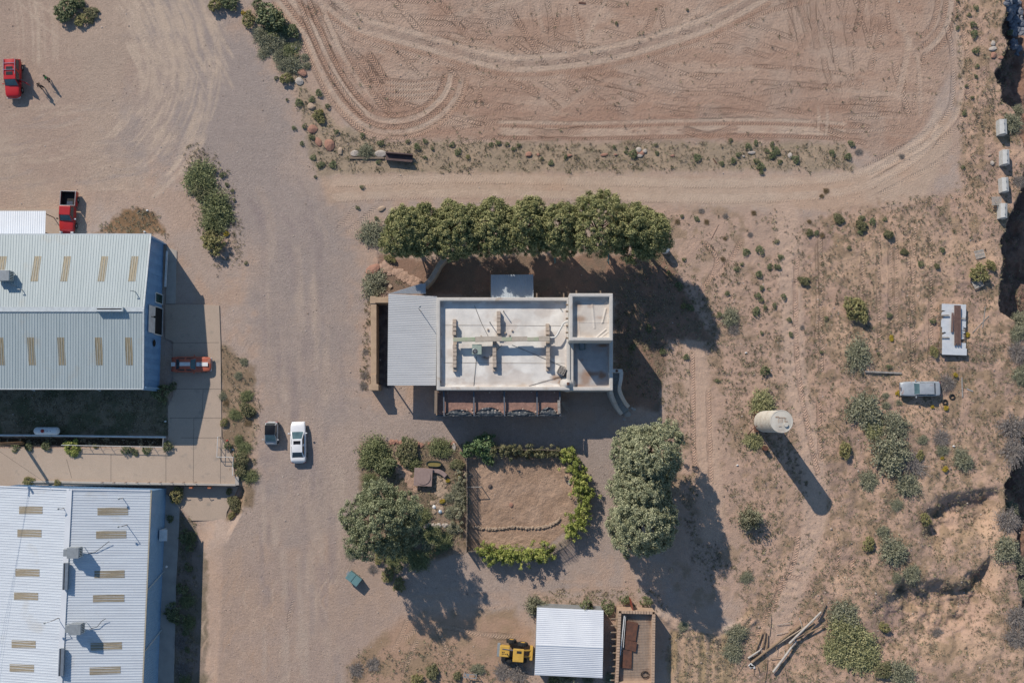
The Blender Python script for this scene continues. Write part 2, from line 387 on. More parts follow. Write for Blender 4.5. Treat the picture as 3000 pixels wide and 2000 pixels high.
mix(region([(640, 1000), (735, 1080), (760, 1200), (745, 1330), (730, 1480), (660, 1520), (700, 1420), (655, 1280)], 12, 18) * .7, LIN(150, 128, 104), LIN(120, 100, 72), N2)
mix(region([(270, 688), (330, 640), (400, 608), (450, 620), (490, 690)], 8, 14) * .85, brownw, LIN(120, 92, 62), N2)
mix(region([(1960, 1840), (2160, 1860), (2150, 2020), (1960, 2020)], 10, 12), LIN(176, 150, 128), LIN(156, 136, 110), fbm(GX, GY * .2, .8, 3, 90))
mix(region([(1180, 1800), (1500, 1790), (1560, 1850), (1530, 2200), (1050, 2200), (1020, 1950)], 20, 20) * .8, LIN(166, 136, 114), LIN(148, 124, 98), N2)
# dry wash
rv = sstep(-2, 6, PX - rav_edge(PY) - (fbm(GX, GY, 1.5, 3, 21) - .5) * 26); mix(rv * .8, LIN(132, 100, 86), LIN(100, 82, 76), N2)
for (x0, y0, x1, y1) in ((2470, 1790, 2610, 1790),):
    mix(sstep(-26, -16, poly_sd(PX, PY, [(2610, 1796), (2640, 1800), (2612, 1802)])) * .7, LIN(146, 124, 116))

# --- wheel tracks: pale compacted bands with chevron tread
TRK = np.zeros(shp + (3,))        # u, |v|, tread strength
def stroke(pts, w, color=None, a=.5, tread=0.0, dz=0.0, soft=.35, n=8, dens=None):
    pp = catmull(pts, n) if len(pts) > 2 else pts
    wp = [P(p[0], p[1]) for p in pp]; xs = [p.x for p in wp]; ys = [p.y for p in wp]; m = w * 2
    i0, i1 = np.searchsorted(gx, [min(xs) - m, max(xs) + m]); j0, j1 = np.searchsorted(gy, [min(ys) - m, max(ys) + m])
    if i1 <= i0 or j1 <= j0: return
    X = GX[j0:j1, i0:i1]; Y = GY[j0:j1, i0:i1]; D = np.full(X.shape, 1e9); U = np.zeros(X.shape); acc = 0
    for k in range(len(wp) - 1):
        ex, ey = wp[k + 1].x - wp[k].x, wp[k + 1].y - wp[k].y; L = math.hypot(ex, ey) + 1e-9
        t = np.clip(((X - wp[k].x) * ex + (Y - wp[k].y) * ey) / L, 0, L)
        d = np.hypot(X - wp[k].x - t * ex / L, Y - wp[k].y - t * ey / L); b = d < D
        D = np.where(b, d, D); U = np.where(b, acc + t, U); acc += L
    hw = w / 2; mk = 1 - sstep(hw * (1 - soft), hw * (1 + soft), D)
    endf = sstep(0, 1.2, U) * sstep(0, 1.2, acc - U); nn = N3[j0:j1, i0:i1]; n2 = N2[j0:j1, i0:i1]
    mk = mk * endf * (.55 + .9 * sstep(.3, .65, n2))
    mk = np.clip(mk, 0, 1)
    if color is not None:
        q = (mk * a)[..., None]; Cc[j0:j1, i0:i1] = Cc[j0:j1, i0:i1] * (1 - q) + np.asarray(color) * q
    if dz: dz *= .4; HZ[j0:j1, i0:i1] += dz * mk + abs(dz) * .5 * np.exp(-((D - hw * 1.25) / (hw * .3)) ** 2) * endf
    if tread:
        T = TRK[j0:j1, i0:i1]; b = mk > .35; T[..., 0] = np.where(b, U, T[..., 0]); T[..., 1] = np.where(b, D, T[..., 1]); T[..., 2] = np.where(b, tread * mk, T[..., 2])
O = lambda l: [(a * 1.27551, b * 1.27551) for a, b in l]
def off(pts, d):
    out = []
    for i, p in enumerate(pts):
        a = pts[max(i - 1, 0)]; b = pts[min(i + 1, len(pts) - 1)]; L = math.hypot(b[0] - a[0], b[1] - a[1]) + 1e-9
        out.append((p[0] - (b[1] - a[1]) / L * d, p[1] + (b[0] - a[0]) / L * d))
    return out
rr = random.Random(11)
# random short runs in the field
for k in range(150):
    x = rr.uniform(860, 2700); y = rr.uniform(-10, 400)
    if y > 250 + 60 * math.sin(x / 200): ang = rr.gauss(0, .10)
    elif x > 2300: ang = rr.gauss(1.5, .15)
    elif 1500 < x < 2000 and y < 110: ang = rr.choice([1.35, .25, -1.2]) + rr.gauss(0, .1)
    elif x < 1400: ang = rr.choice([.9, .8, .05]) + rr.gauss(0, .12)
    else: ang = rr.gauss(.1, .7)
    L = rr.uniform(30, 150); c, s = math.cos(ang), math.sin(ang)
    if y > 385 or (x < 1050 and y > 280): continue
    pts = [(x - L * c, y - L * s), (x + rr.uniform(-6, 6), y + rr.uniform(-6, 6)), (x + L * c, y + L * s)]
    if any(not (poly_sd(np.array([q[0]]), np.array([q[1]]), FIELD)[0] > 4) for q in pts): continue
    t = rr.random()
    stroke(pts, rr.uniform(.4, .75), red2 if t < .38 else (pale if t > .78 else None), rr.uniform(.15, .38), 1.0 if t < .75 else .15, dz=-.02)
    if rr.random() < .5: stroke(off(pts, 46), .55, None, 0, .8, dz=-.02)
# the big named runs
big = [(929, 0), (1037, 80), (1133, 112), (1260, 147), (1388, 182), (1500, 204), (1660, 196), (1819, 168), (1978, 122), (2106, 76), (2260, -10)]
for d, tr, c in ((0, .1, pale), (-34, .1, pale), (14, .6, red2), (-18, .0, LIN(150, 132, 120)), (28, .8, None)): stroke(off(big, d), .8 if tr < .2 else .6, c, .55, tr, dz=-.05)
lp = [(801, -10), (878, 86), (905, 128), (932, 191), (973, 271), (1021, 330), (1075, 372), (1149, 388), (1228, 375), (1292, 337), (1338, 281), (1356, 215)]
for d, tr, c in ((0, .1, pale), (-16, .9, red2), (16, 1., red2), (-34, .1, pale), (-50, .8, red2), (10, .0, orange)): stroke(off(lp, d), .6, c, .6, tr, dz=-.06)
lp2 = [(900, -10), (935, 80), (980, 180), (1040, 270), (1095, 330)]
for d, tr in ((0, .9), (-30, .1), (28, .8)): stroke(off(lp2, d), .6, pale if tr < .2 else red2, .5, tr, dz=-.05)
lp3 = [(1050, 160), (1090, 220), (1130, 280), (1170, 320)]
for d in (0, -26, 26): stroke(off(lp3, d), .8, red2, .6, 1.2, dz=-.07)
for k in range(7): stroke([(1120, 232 + k * 9), (1200, 240 + k * 8), (1290, 232 + k * 8)], .5, pale if k % 2 else red2, .4, .9, dz=-.04)
rt = [(2790, -10), (2775, 70), (2745, 120), (2700, 160)]
for d, tr in ((0, .1), (16, .9), (-16, .8), (40, .7)): stroke(off(rt, d), .6, pale if tr < .2 else red2, .5, tr, dz=-.05)
vt = [(2770, 60), (2788, 150), (2792, 260), (2775, 330), (2700, 400), (2600, 455), (2520, 500)]
for d, tr in ((0, .9), (-24, .2), (-44, .8), (-90, .6)): stroke(off(vt, d), .6, pale if tr < .3 else None, .45, tr, dz=-.05)
for y, a in ((396, 1.2), (372, .2), (384, .2), (352, .3), (362, .9)): stroke([(1450, y + 6), (1700, y + 10), (1950, y + 4), (2200, y), (2400, y + 6), (2490, y + 14)], .5, red2 if a > .5 else pale, .55, a, dz=-.06)
stroke([(1990, 375), (2060, 396), (2110, 390), (2170, 365)], .9, red2, .7, 1.2, dz=-.09)
stroke([(1540, 380), (1620, 392), (1720, 378)], .9, red2, .5, 1.1, dz=-.06)
stroke([(2370, 352), (2430, 385), (2500, 405)], .8, red2, .6, 1.2, dz=-.08)
for x in (2395, 2420): stroke([(x, 300), (x + 4, 350), (x - 2, 410)], .4, pale, .5, .3)
# two lane dirt road south of the field
for d in (0, 44):
    l = [(960, 535 + d), (1300, 522 + d), (1700, 528 + d), (2100, 535 + d), (2400, 525 + d), (2560, 490 + d), (2700, 400 + d), (2760, 310 + d)]
    stroke(l, .9, pale, .5, .25); stroke(off(l, 12), .4, None, 0, .5)
# east tracks with deep chevrons
for x in (2392, 2404, 2528, 2576, 2610, 2630, 2660, 2678, 2725):
    y0 = rr.uniform(640, 720); y1 = rr.uniform(960, 1120)
    stroke([(x + rr.uniform(-4, 4), y0), (x + rr.uniform(-5, 5), (y0 + y1) / 2), (x + rr.uniform(-6, 6), y1)], .55, orange, .5, 1.2, dz=-.05)
for l in ([(2335, 740), (2330, 900), (2340, 1100), (2376, 1300), (2400, 1400)], [(2400, 1160), (2402, 1300), (2410, 1360)], [(2027, 1010), (2030, 1150), (2032, 1320), (2045, 1400)],
          [(2076, 1130), (2078, 1250), (2082, 1420)], [(2340, 1550), (2325, 1640), (2290, 1720), (2250, 1790), (2205, 1880)], [(2440, 1545), (2455, 1610), (2448, 1690)],
          [(2360, 1700), (2300, 1690), (2260, 1740)], [(2290, 1700), (2260, 1800)], [(2500, 1620), (2490, 1700)], [(2052, 700), (2100, 760), (2070, 830), (2030, 880)], [(2180, 690), (2140, 760), (2080, 830)]):
    stroke(l, .6, LIN(182, 150, 130), .5, 1.0, dz=-.05)
for l in ([(975, 690), (1020, 640), (1045, 595)], [(1000, 690), (1060, 645), (1110, 600)], [(1200, 1790), (1180, 1850), (1140, 1920)], [(1270, 1820), (1300, 1880), (1330, 1970)],
          [(1170, 1880), (1260, 1830), (1420, 1860), (1540, 1870)], [(1400, 1855), (1480, 1862), (1560, 1858)], [(1230, 1860), (1200, 1920), (1180, 1990)], [(840, 1880), (850, 1800), (870, 1740)]):
    stroke(l, .6, tan, .3, .9, dz=-.03)
# fine streaks left by cars turning in the gravel
for k in range(260):
    rad = rr.uniform(280, 540); a0 = rr.uniform(-1.15, .55); da = rr.uniform(.12, .4); cx, cy = 110 + rr.uniform(-10, 10), 190
    pts = [(cx + rad * math.cos(a0 + t * da), cy + rad * .95 * math.sin(a0 + t * da)) for t in (0, .33, .66, 1)]
    stroke(pts, rr.uniform(.18, .5), pale, rr.uniform(.3, .75), 0, soft=.8)
for k in range(90):
    x = rr.uniform(360, 620); L = rr.uniform(60, 180); y = rr.uniform(-30, 160); q = rr.uniform(.12, .3)
    stroke([(x, y), (x + L * q, y + L * .5), (x + L * (q + .25) , y + L)], rr.uniform(.15, .45), pale, rr.uniform(.3, .7), 0, soft=.8)
for k in range(60):
    x = rr.uniform(-60, 330); y = rr.uniform(300, 560); L = rr.uniform(60, 200)
    stroke([(x, y), (x + L * .5, y - 4), (x + L, y - rr.uniform(8, 40))], rr.uniform(.2, .5), pale if k % 3 else gravel, rr.uniform(.15, .4), 0, soft=.8)
for k in range(14):
    x = rr.uniform(20, 160); stroke([(x, -10), (x + 14, 80), (x + 16, 200)], .25, pale, .4, 0, soft=.8)
stroke([(40, -10), (120, 70), (185, 120)], .3, pale, .6); stroke([(80, -10), (150, 40), (175, 66)], .3, pale, .5)
for k in range(120):
    x = rr.uniform(760, 1000); y = rr.uniform(500, 1900); L = rr.uniform(80, 260)
    stroke([(x - (y < 700) * 40, y), (x + 4, y + L * .5), (x + 2, y + L)], rr.uniform(.4, .9), LIN(178, 160, 146) if k % 2 else LIN(150, 136, 131), rr.uniform(.25, .6), 0, soft=.9)
for k in range(70):
    x = rr.uniform(600, 1000); y = rr.uniform(1650, 2000); L = rr.uniform(30, 120)
    stroke([(x, y), (x - L * .3, y + L * .5), (x - L * .4 * rr.random(), y + L)], rr.uniform(.1, .3), pale if k % 2 else orange, rr.uniform(.2, .5), 0, soft=.8, dz=-.02)
for k in range(40):
    x = rr.uniform(1150, 1800); y = rr.uniform(1690, 1790); L = rr.uniform(60, 200)
    stroke([(x, y), (x + L * .5, y + 4), (x + L, y - 6)], rr.uniform(.2, .5), orange if k % 2 else gravel2, .35, .3 * (k % 3 == 0), soft=.8)
# loose clods and grit relief
scr = np.clip(s_ + mid * .6 + ws * .6, 0, 1)
HZ += scr * (fbm(GX, GY, .6, 3, 101) - .5) * .16 + f * (fbm(GX, GY, .5, 2, 102) - .5) * .05
HZ += region(COR, 5, 8) * (fbm(GX, GY, .55, 3, 103) - .5) * .16
far = sstep(0, 40, np.maximum(np.abs(GX - 1) - 68, np.abs(GY - 11) - 45)); HZ = HZ * (1 - far)
# mesh
ny, nx = shp; V = np.stack([GX, GY, HZ], -1).reshape(-1, 3)
ii = (np.arange(ny - 1)[:, None] * nx + np.arange(nx - 1)[None]).ravel(); F = np.stack([ii, ii + 1, ii + nx + 1, ii + nx], -1)
gme = np_mesh('ground', V, F, smooth=True)
def vattr(me, nm, arr):
    a = me.attributes.new(nm, 'FLOAT_VECTOR', 'POINT'); a.data.foreach_set('vector', arr.astype(np.float32).ravel())
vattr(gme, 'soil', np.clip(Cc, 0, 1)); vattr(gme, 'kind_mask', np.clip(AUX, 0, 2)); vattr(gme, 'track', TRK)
m = bpy.data.materials.new('soil'); m.use_nodes = True; nt = m.node_tree; N = nt.nodes; L = nt.links; b = N['Principled BSDF']
b.inputs['Roughness'].default_value = .95; b.inputs['Specular IOR Level'].default_value = .1
def at(nm): a = N.new('ShaderNodeAttribute'); a.attribute_name = nm; return a.outputs['Vector']
def mth(op, a, b_=None, c=None):
    n = N.new('ShaderNodeMath'); n.operation = op
    for i, q in enumerate((a, b_, c)):
        if q is None: continue
        if isinstance(q, (int, float)): n.inputs[i].default_value = q
        else: L.new(q, n.inputs[i])
    return n.outputs[0]
def sepv(v): n = N.new('ShaderNodeSeparateXYZ'); L.new(v, n.inputs[0]); return n.outputs
def nz(scale, det=4, rough=.5):
    n = N.new('ShaderNodeTexNoise'); n.inputs['Scale'].default_value = scale; n.inputs['Detail'].default_value = det; n.inputs['Roughness'].default_value = rough
    L.new(tcg.outputs['Object'], n.inputs['Vector']); return n.outputs[0]
tcg = N.new('ShaderNodeTexCoord')
aux = sepv(at('kind_mask')); trk = sepv(at('track'))
fine = nz(9, 5, .7); grit = nz(5.0, 3, .8); patch = nz(1.1, 5, .6)
amp = mth('MULTIPLY_ADD', aux[0], .45, .55)
k1 = mth('ADD', mth('MULTIPLY', mth('SUBTRACT', fine, .5), amp), 1.0)
k2 = mth('ADD', mth('MULTIPLY', mth('SUBTRACT', patch, .5), .35), 1.0)
k3 = mth('ADD', mth('MULTIPLY', mth('SUBTRACT', grit, .5), .35), 1.0)
# chevron tread from the track coordinates
ph = mth('MULTIPLY', mth('ADD', trk[0], mth('MULTIPLY', trk[1], 1.1)), 2 * math.pi / .32)
chev = mth('MULTIPLY', mth('SINE', ph), trk[2])
kk = mth('MULTIPLY', mth('MULTIPLY', k1, k2), k3)
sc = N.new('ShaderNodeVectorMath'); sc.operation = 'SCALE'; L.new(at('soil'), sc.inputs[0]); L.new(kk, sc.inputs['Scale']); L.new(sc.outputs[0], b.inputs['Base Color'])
hh = mth('ADD', mth('MULTIPLY', fine, .07), mth('ADD', mth('MULTIPLY', nz(26, 3, .7), mth('MULTIPLY_ADD', aux[0], .05, .02)), mth('MULTIPLY', chev, .032)))
hh = mth('ADD', hh, mth('MULTIPLY', nz(3.4, 4, .65), mth('MULTIPLY_ADD', aux[2], .06, .08)))
bp = N.new('ShaderNodeBump'); bp.inputs['Strength'].default_value = .9; bp.inputs['Distance'].default_value = 1.0; L.new(hh, bp.inputs['Height']); L.new(bp.outputs[0], b.inputs['Normal'])
ground = link('ground', gme, m); tag(ground, kind='structure')

# ------------------------------------------------------------------ materials of the buildings
M_roofA = mat('pale_blue_green_metal_roof', (.43, .49, .50), .45, .0, (.36, .42, .43), ns=1.0, contrast=.5, fine=.05, spec=.4, stretch=(2.5, .22, 1), stain=(.40, .41, .38), ss=.3)
M_roofB = mat('white_metal_roof', (.60, .65, .70), .4, .0, (.51, .55, .60), ns=1.0, contrast=.5, fine=.05, stretch=(.22, 2.5, 1), stain=(.50, .51, .51), ss=.3)
M_roofW = mat('bright_white_metal_roof', (.66, .69, .73), .4, .0, (.60, .63, .67), ns=.6, fine=.03)
M_blue = mat('blue_painted_metal_wall', (.27, .45, .66), .35, .0, (.23, .40, .60), ns=1.2, fine=.05)
M_trim = mat('pale_metal_trim', (.55, .60, .62), .4, .0, ns=2)
M_white = mat('white_paint', (.75, .75, .74), .5, ns=2, fine=.04)
M_sky = mat('tan_fibreglass_skylight', (.34, .29, .20), .5, c2=(.27, .23, .15), ns=3, stretch=(6, 1, 1), fine=.08)
M_skyB = mat('tan_fibreglass_skylight_ribbed', (.36, .31, .23), .5, c2=(.28, .24, .17), ns=3, stretch=(1, 6, 1), fine=.08)
M_galv = mat('galvanised_corrugated_metal', (.52, .53, .54), .45, .15, (.44, .45, .46), ns=1.0, contrast=.5, fine=.05, stretch=(.3, 2.5, 1))
M_stuc = mat('tan_stucco', (.46, .33, .22), .9, c2=(.38, .27, .18), ns=1.5, bump=.015, bs=14)
M_para = mat('pale_grey_stucco', (.56, .53, .49), .9, c2=(.48, .46, .43), ns=1.2, bump=.015, bs=10, stain=(.40, .34, .28), ss=.9)
M_memb = mat('white_roof_membrane', (.74, .72, .68), .7, c2=(.56, .54, .51), ns=.55, bump=.03, bs=1.6, stain=(.50, .42, .33), ss=.22, fine=.03)
M_deck = mat('grey_painted_deck', (.42, .41, .40), .8, c2=(.34, .33, .33), ns=1.0, stain=(.30, .20, .13), ss=.45)
M_conc = mat('concrete', (.44, .345, .27), .9, c2=(.39, .31, .245), ns=.6, bump=.004, bs=30, stain=(.31, .26, .215), ss=.9, fine=.1, contrast=.6)
M_conc2 = mat('grey_concrete', (.42, .38, .34), .9, c2=(.34, .31, .28), ns=1, bump=.004, bs=30)
M_wood = mat('weathered_wood', (.26, .20, .15), .9, c2=(.16, .12, .09), ns=3, stretch=(1, 8, 8))
M_greyw = mat('grey_weathered_wood', (.36, .33, .30), .9, c2=(.22, .20, .18), ns=4)
M_dark = mat('dark_opening', (.012, .012, .014), .9, ns=2, fine=0)
M_glass = mat('dark_glass', (.015, .022, .028), .12, ns=2, fine=0, spec=.6)
M_green = mat('dark_green_glass', (.012, .05, .045), .15, ns=2, fine=0)
M_steel = mat('grey_sheet_metal', (.30, .33, .35), .45, .2, ns=3)
M_rust = mat('rusty_steel', (.15, .065, .04), .85, c2=(.08, .04, .03), ns=2.5, fine=.12)
M_black = mat('black_rubber', (.02, .02, .02), .8, ns=5)
M_pipe = mat('pale_pipe', (.62, .62, .60), .45, ns=3)
M_duct = mat('pale_green_duct', (.28, .36, .22), .6, c2=(.40, .38, .30), ns=1.2)
M_block = mat('cinder_block', (.48, .40, .33), .95, c2=(.38, .31, .25), ns=5)
M_teal = mat('turquoise_paint', (.10, .38, .38), .6, ns=3)

def things_at(px, py, z): return P(px, py, z)
# ------------------------------------------------------------------ upper metal warehouse (A)
ze, zr = 5.6, 7.0
baseA = P(200, 910, 0); A = empty('metal_warehouse', (baseA.x, baseA.y, 0), 0, 'pale blue green metal warehouse with ridge running left to right and tan skylight strips', 'warehouse')
o_ = A.location
NE, SE, RE = P(443, 688, ze), P(421, 1137, ze), P(422, 906, zr)
NW, SW, RW = P(-230, 688, ze), P(-230, 1137, ze), P(-230, 906, zr)
mb = MB(o_); mb.corr(NW, NE, RE, RW, pitch=.31, rh=.035, rw=.035); mb.corr(SW, SE, RE, RW, pitch=.31, rh=.035, rw=.035); mb.build('roof', M_roofA, A)
mb = MB(o_); mb.beam(RW + Vector((0, 0, .05)), RE + Vector((0, 0, .05)), .55, .05)
mb.beam(NE + Vector((-.05, 0, .03)), RE + Vector((-.05, 0, .05)), .16, .10); mb.beam(SE + Vector((-.05, 0, .03)), RE + Vector((-.05, 0, .05)), .16, .10); mb.build('roof_trim', M_trim, A)
mb = MB(o_); mb.beam(NW + Vector((0, .07, -.06)), NE + Vector((0, .07, -.06)), .14, .12); mb.beam(SW + Vector((0, -.07, -.06)), SE + Vector((0, -.07, -.06)), .14, .12); split(mb, 'gutter', M_trim, A)
# walls: ribbed blue sheets
xe = NE.x - .12; xw = -75.0; yn = NE.y - .12; ys = SE.y + .12; yr = RE.y
def gable(mb, x, y0, y1, ym, z0, za, zm, out, pitch=.3):
    n = int(abs(y1 - y0) / pitch); prev = None
    for i in range(n + 1):
        y = y0 + (y1 - y0) * i / n
        zt = za + (zm - za) * (1 - abs(y - ym) / max(abs((y0 if (y - ym) * (y0 - ym) > 0 else y1) - ym), 1e-6))
        mb.box((x, y, (z0 + zt) / 2 - .06), (.05 if i % 2 else .09, abs(y1 - y0) / n * .98, zt - z0 - .12))
mb = MB(o_); gable(mb, xe - .4, yn, ys, yr, -.6, ze, zr, 1, .6)
mb.box(((xe + xw) / 2, yn, ze / 2 - .3), (xe - xw, .12, ze + .5)); mb.box(((xe + xw) / 2, ys, ze / 2 - .3), (xe - xw, .12, ze + .5)); mb.build('wall', M_blue, A)
for d in range(14):    # horizontal sheet ribs on the gable
    pass
mb = MB(o_)
for k in range(17):
    z = -.1 + k * .33
    mb.box((xe - .33, (yn + ys) / 2, z), (.035, abs(yn - ys) - .1, .05))
mb.build('siding_rib', M_blue, A)
def panel(par, name, m, x, y0, y1, z0, z1, off_, frame=None, th=.05):
    mb = MB(off_); mb.box((x, (y0 + y1) / 2, (z0 + z1) / 2), (th, abs(y1 - y0), z1 - z0)); o = mb.build(name, m, par)
    if frame:
        mb = MB(off_); w = .10; a, b = min(y0, y1), max(y0, y1)
        for yy in (a - w / 2, b + w / 2): mb.box((x + .02, yy, (z0 + z1) / 2), (th + .06, w, z1 - z0 + 2 * w))
        mb.box((x + .02, (a + b) / 2, z1 + w / 2), (th + .06, b - a - .002, w)); mb.box((x + .02, (a + b) / 2, z0 - w / 2), (th + .06, b - a - .002, w))
        mb.build('frame', frame, o)
    return o
xw_ = xe - .28
panel(A, 'door', M_green, xw_, P(475, 863, 1).y, P(475, 888, 1).y, .15, 2.5, o_, M_white)
ya, yb = P(470, 903, 1).y, P(470, 980, 1).y
panel(A, 'door_opening', M_dark, xw_, ya, yb, .05, 2.6, o_, M_white)
panel(A, 'roller_door', M_white, xw_ + .06, ya, yb, 2.6, 4.7, o_)
mb = MB(o_); mb.lathe((xw_ + .05, P(450, 1004, 3).y, 2.6), [(.36, -.05), (.42, 0), (.36, .05)], 18, 'X'); mb.build('vent', M_dark, A)
mb = MB(o_); mb.beam((xw_, P(435, 928, 4).y, 4.0), (xw_ + .5, P(435, 928, 4).y, 3.9), .07, .07); mb.box((xw_ + .5, P(435, 928, 4).y, 3.85), (.3, .22, .12)); mb.build('wall_lamp', M_black, A)
mb = MB(o_); mb.beam((xe + .25, P(498, 735, .5).y, .45), (xe + .15, P(490, 840, .5).y, .45), .22, .16); mb.build('handrail', M_white, A)
mb = MB(o_)
for px in (88, 280): mb.beam(P(px, 1139, ze - .3), P(px + 14, 1144, ze - 3), .1, .1)
split(mb, 'downspout', M_trim, A)
def roof_z(y, yrid, yeave): t = abs(y - yrid) / abs(yeave - yrid); return zr + (ze - zr) * t
def skylight(px0, py0, px1, py1):
    mb = MB(o_); a = [P(px0[0], py0, 6.2), P(px0[1], py0, 6.2), P(px1[1], py1, 6.2), P(px1[0], py1, 6.2)]; vs = []
    for p in a:
        t = abs(p.y - yr) / abs(NE.y - yr); vs.append(Vector((p.x, p.y, zr + (ze - zr) * t + .02)))
    mb.corr(vs[3], vs[2], vs[1], vs[0], pitch=.31, rh=.035, rw=.04, th=.01); mb.build('skylight', M_sky, A)
for x in (-88, 12 - 7, 98 + 8, 189 + 4, 299 + 3, 388 + 3):
    skylight((x - 7, x + 13), 750, (x - 13, x + 8), 825)
for x in (-96, 3, 93, 181, 291, 379): skylight((x - 10, x + 10), 989, (x - 11, x + 10), 1069)
# ridge vent
mb = MB(o_); a, b = P(284, 906, zr + .3), P(361, 906, zr + .3); mb.beam(a, b, .34, .32); mb.beam(a + Vector((0, 0, .2)), b + Vector((0, 0, .2)), .5, .05)
mb.box((a.x, a.y, a.z + .02), (.06, .5, .42)); mb.box((b.x, b.y, b.z + .02), (.06, .5, .42)); v = mb.build('ridge_vent', M_trim, A)
mb = MB(o_); mb.beam(a + Vector((.1, .02, .235)), b + Vector((-.1, .02, .235)), .12, .02); mb.build('vent_slot', M_dark, v)
mb = MB(o_)
for a, b in (((397, 855), .8), ((47, 838), .55), ((66, 850), .55)):
    p = P(a[0], a[1], 6.7); mb.cyl(p + Vector((0, 0, -.2)), p + Vector((0, 0, b)), .045); mb.cyl(p + Vector((0, 0, b)), p + Vector((-.3, .05, b + .02)), .06)
split(mb, 'vent_pipe', M_steel, A)

def cooler(px, py, zr_, label, rz=0.0, s=1.0):
    p = P(px, py, zr_); t = empty('swamp_cooler', (p.x, p.y, zr_), rz, label, 'rooftop cooler')
    mb = MB(); mb.box((.15, 0, .95 * s), (1.25 * s, 1.15 * s, 1.05 * s)); mb.box((-.75 * s, 0, .95 * s), (.5 * s, .8 * s, .7 * s)); mb.box((.15, 0, 1.50 * s), (1.3 * s, 1.2 * s, .05)); mb.build('cabinet', M_steel, t, bevel=.02)
    mb = MB()
    for k in range(6): mb.box((.80 * s, -.46 * s + k * .18 * s, .95 * s), (.04, .07, .85 * s))
    mb.box((.80 * s, 0, 1.40 * s), (.05, 1.05 * s, .08)); mb.box((.80 * s, 0, .50 * s), (.05, 1.05 * s, .08)); mb.build('louvre', M_trim, t)
    mb = MB(); mb.box((.785 * s, 0, .95 * s), (.02, 1.0 * s, .85 * s)); mb.build('filter_pad', M_dark, t)
    mb = MB()
    for x in (-.35, .7):
        for y in (-.45, .45): mb.beam((x * s, y * s, -.25), (x * s, y * s, .45 * s), .05, .05)
    split(mb, 'support_leg', M_steel, t); return t
cooler(25, 812, 6.25, 'grey cooler box standing on the pale blue green warehouse roof')
def mast(px, py, z, h, label, arm=(-.5, 0), name='roof_mast', m=None, group=None):
    p = P(px, py, z); t = empty(name, (p.x, p.y, z), 0, label, 'mast', group)
    mb = MB(); mb.cyl((0, 0, -.1), (0, 0, h), .045, .035, 8); mb.build('pole', m or M_wood, t)
    mb = MB(); mb.cyl((0, 0, h - .05), (arm[0], arm[1], h + .05), .035, n=8); mb.lathe((arm[0], arm[1], h + .02), [(.05, -.12), (.12, -.04), (.12, .04), (.04, .10)], 10); mb.build('lamp_head', M_steel, t)
    return t

# canopy north of warehouse A
c0 = P(60, 650, 3.0); cn = empty('metal_canopy', (c0.x, c0.y, 0), 0, 'white ribbed metal canopy on the north side of the blue green warehouse', 'canopy')
mb = MB(cn.location); mb.corr(P(-230, 686, 3.3), P(132, 686, 3.3), P(134, 618, 2.9), P(-230, 618, 2.9), pitch=.26, rh=.03); mb.build('roof', M_roofW, cn)
for px, py in ((128, 624), (0, 624), (129, 680), (0, 680)):
    mb = MB(cn.location); q = P(px, py, 2.8); mb.cyl((q.x, q.y, -.2), (q.x, q.y, 2.85), .05, n=8); mb.build('post', M_rust, cn)

# ------------------------------------------------------------------ lower metal warehouse (B)
zeB, zrB = 4.6, 6.0
baseB = P(200, 1700, 0); B = empty('metal_warehouse', (baseB.x, baseB.y, -1.1), 0, 'white metal warehouse with blue walls below the loading ramp', 'warehouse'); ob = B.location
E0 = P(441, 1435, zeB); E1 = P(416, 2000, zeB); R0 = P(204, 1431, zrB); R1 = P(179, 2000, zrB)
ed = (E1 - E0).normalized(); rd = (R1 - R0).normalized(); E2 = E0 + ed * 40; R2 = R0 + ed * 40; R2.z = zrB
W0 = Vector((2 * R0.x - E0.x, 2 * R0.y - E0.y, zeB)); W2 = W0 + ed * 40
mb = MB(ob); mb.corr(E0, E2, R2, R0, pitch=.29, rh=.035, rw=.04); mb.corr(W0, W2, R2, R0, pitch=.29, rh=.035, rw=.04); mb.build('roof', M_roofB, B)
mb = MB(ob); mb.beam(R0 + Vector((0, 0, .05)), R2 + Vector((0, 0, .05)), .6, .05); mb.beam(E0 + Vector((0, -.06, .04)), R0 + Vector((0, -.06, .06)), .16, .1); mb.beam(W0 + Vector((0, -.06, .04)), R0 + Vector((0, -.06, .06)), .16, .1)
mb.build('roof_trim', M_roofW, B)
mb = MB(ob); q = Vector((.07, 0, -.06)); mb.beam(E0 + q, E2 + q, .14, .12); split(mb, 'gutter', mat('tan_gutter', (.42, .38, .30), .6), B)
side = Vector((-ed.y, ed.x, 0)); side = side if side.x > 0 else -side
mb = MB(ob); a = E0 - side * .15 + ed * .15; b = E2 - side * .15
mb.beam(Vector((a.x, a.y, 1.7)), Vector((b.x, b.y, 1.7)), .1, 5.6)
g0 = E0 - side * .2 + ed * .15; g1 = W0 + ed * .15; gm = R0 + ed * .15
vs = [(g0.x, g0.y, -1.1), (g1.x, g1.y, -1.1), (g1.x, g1.y, zeB - .1), (gm.x, gm.y, zrB - .1), (g0.x, g0.y, zeB - .1)]
mb.add([Vector(v) for v in vs] + [Vector(v) + ed * .1 for v in vs], [(0, 1, 2, 3, 4), (9, 8, 7, 6, 5)] + [(i, 5 + i, 5 + (i + 1) % 5, (i + 1) % 5) for i in range(5)])
mb.build('wall', M_blue, B)
mb = MB(ob)
for k in range(130):
    q = a + ed * (k * .3); mb.box((q.x + .06, q.y, 1.7), (.03, .06, 5.4), rz=math.atan2(ed.y, ed.x) - math.pi / 2)
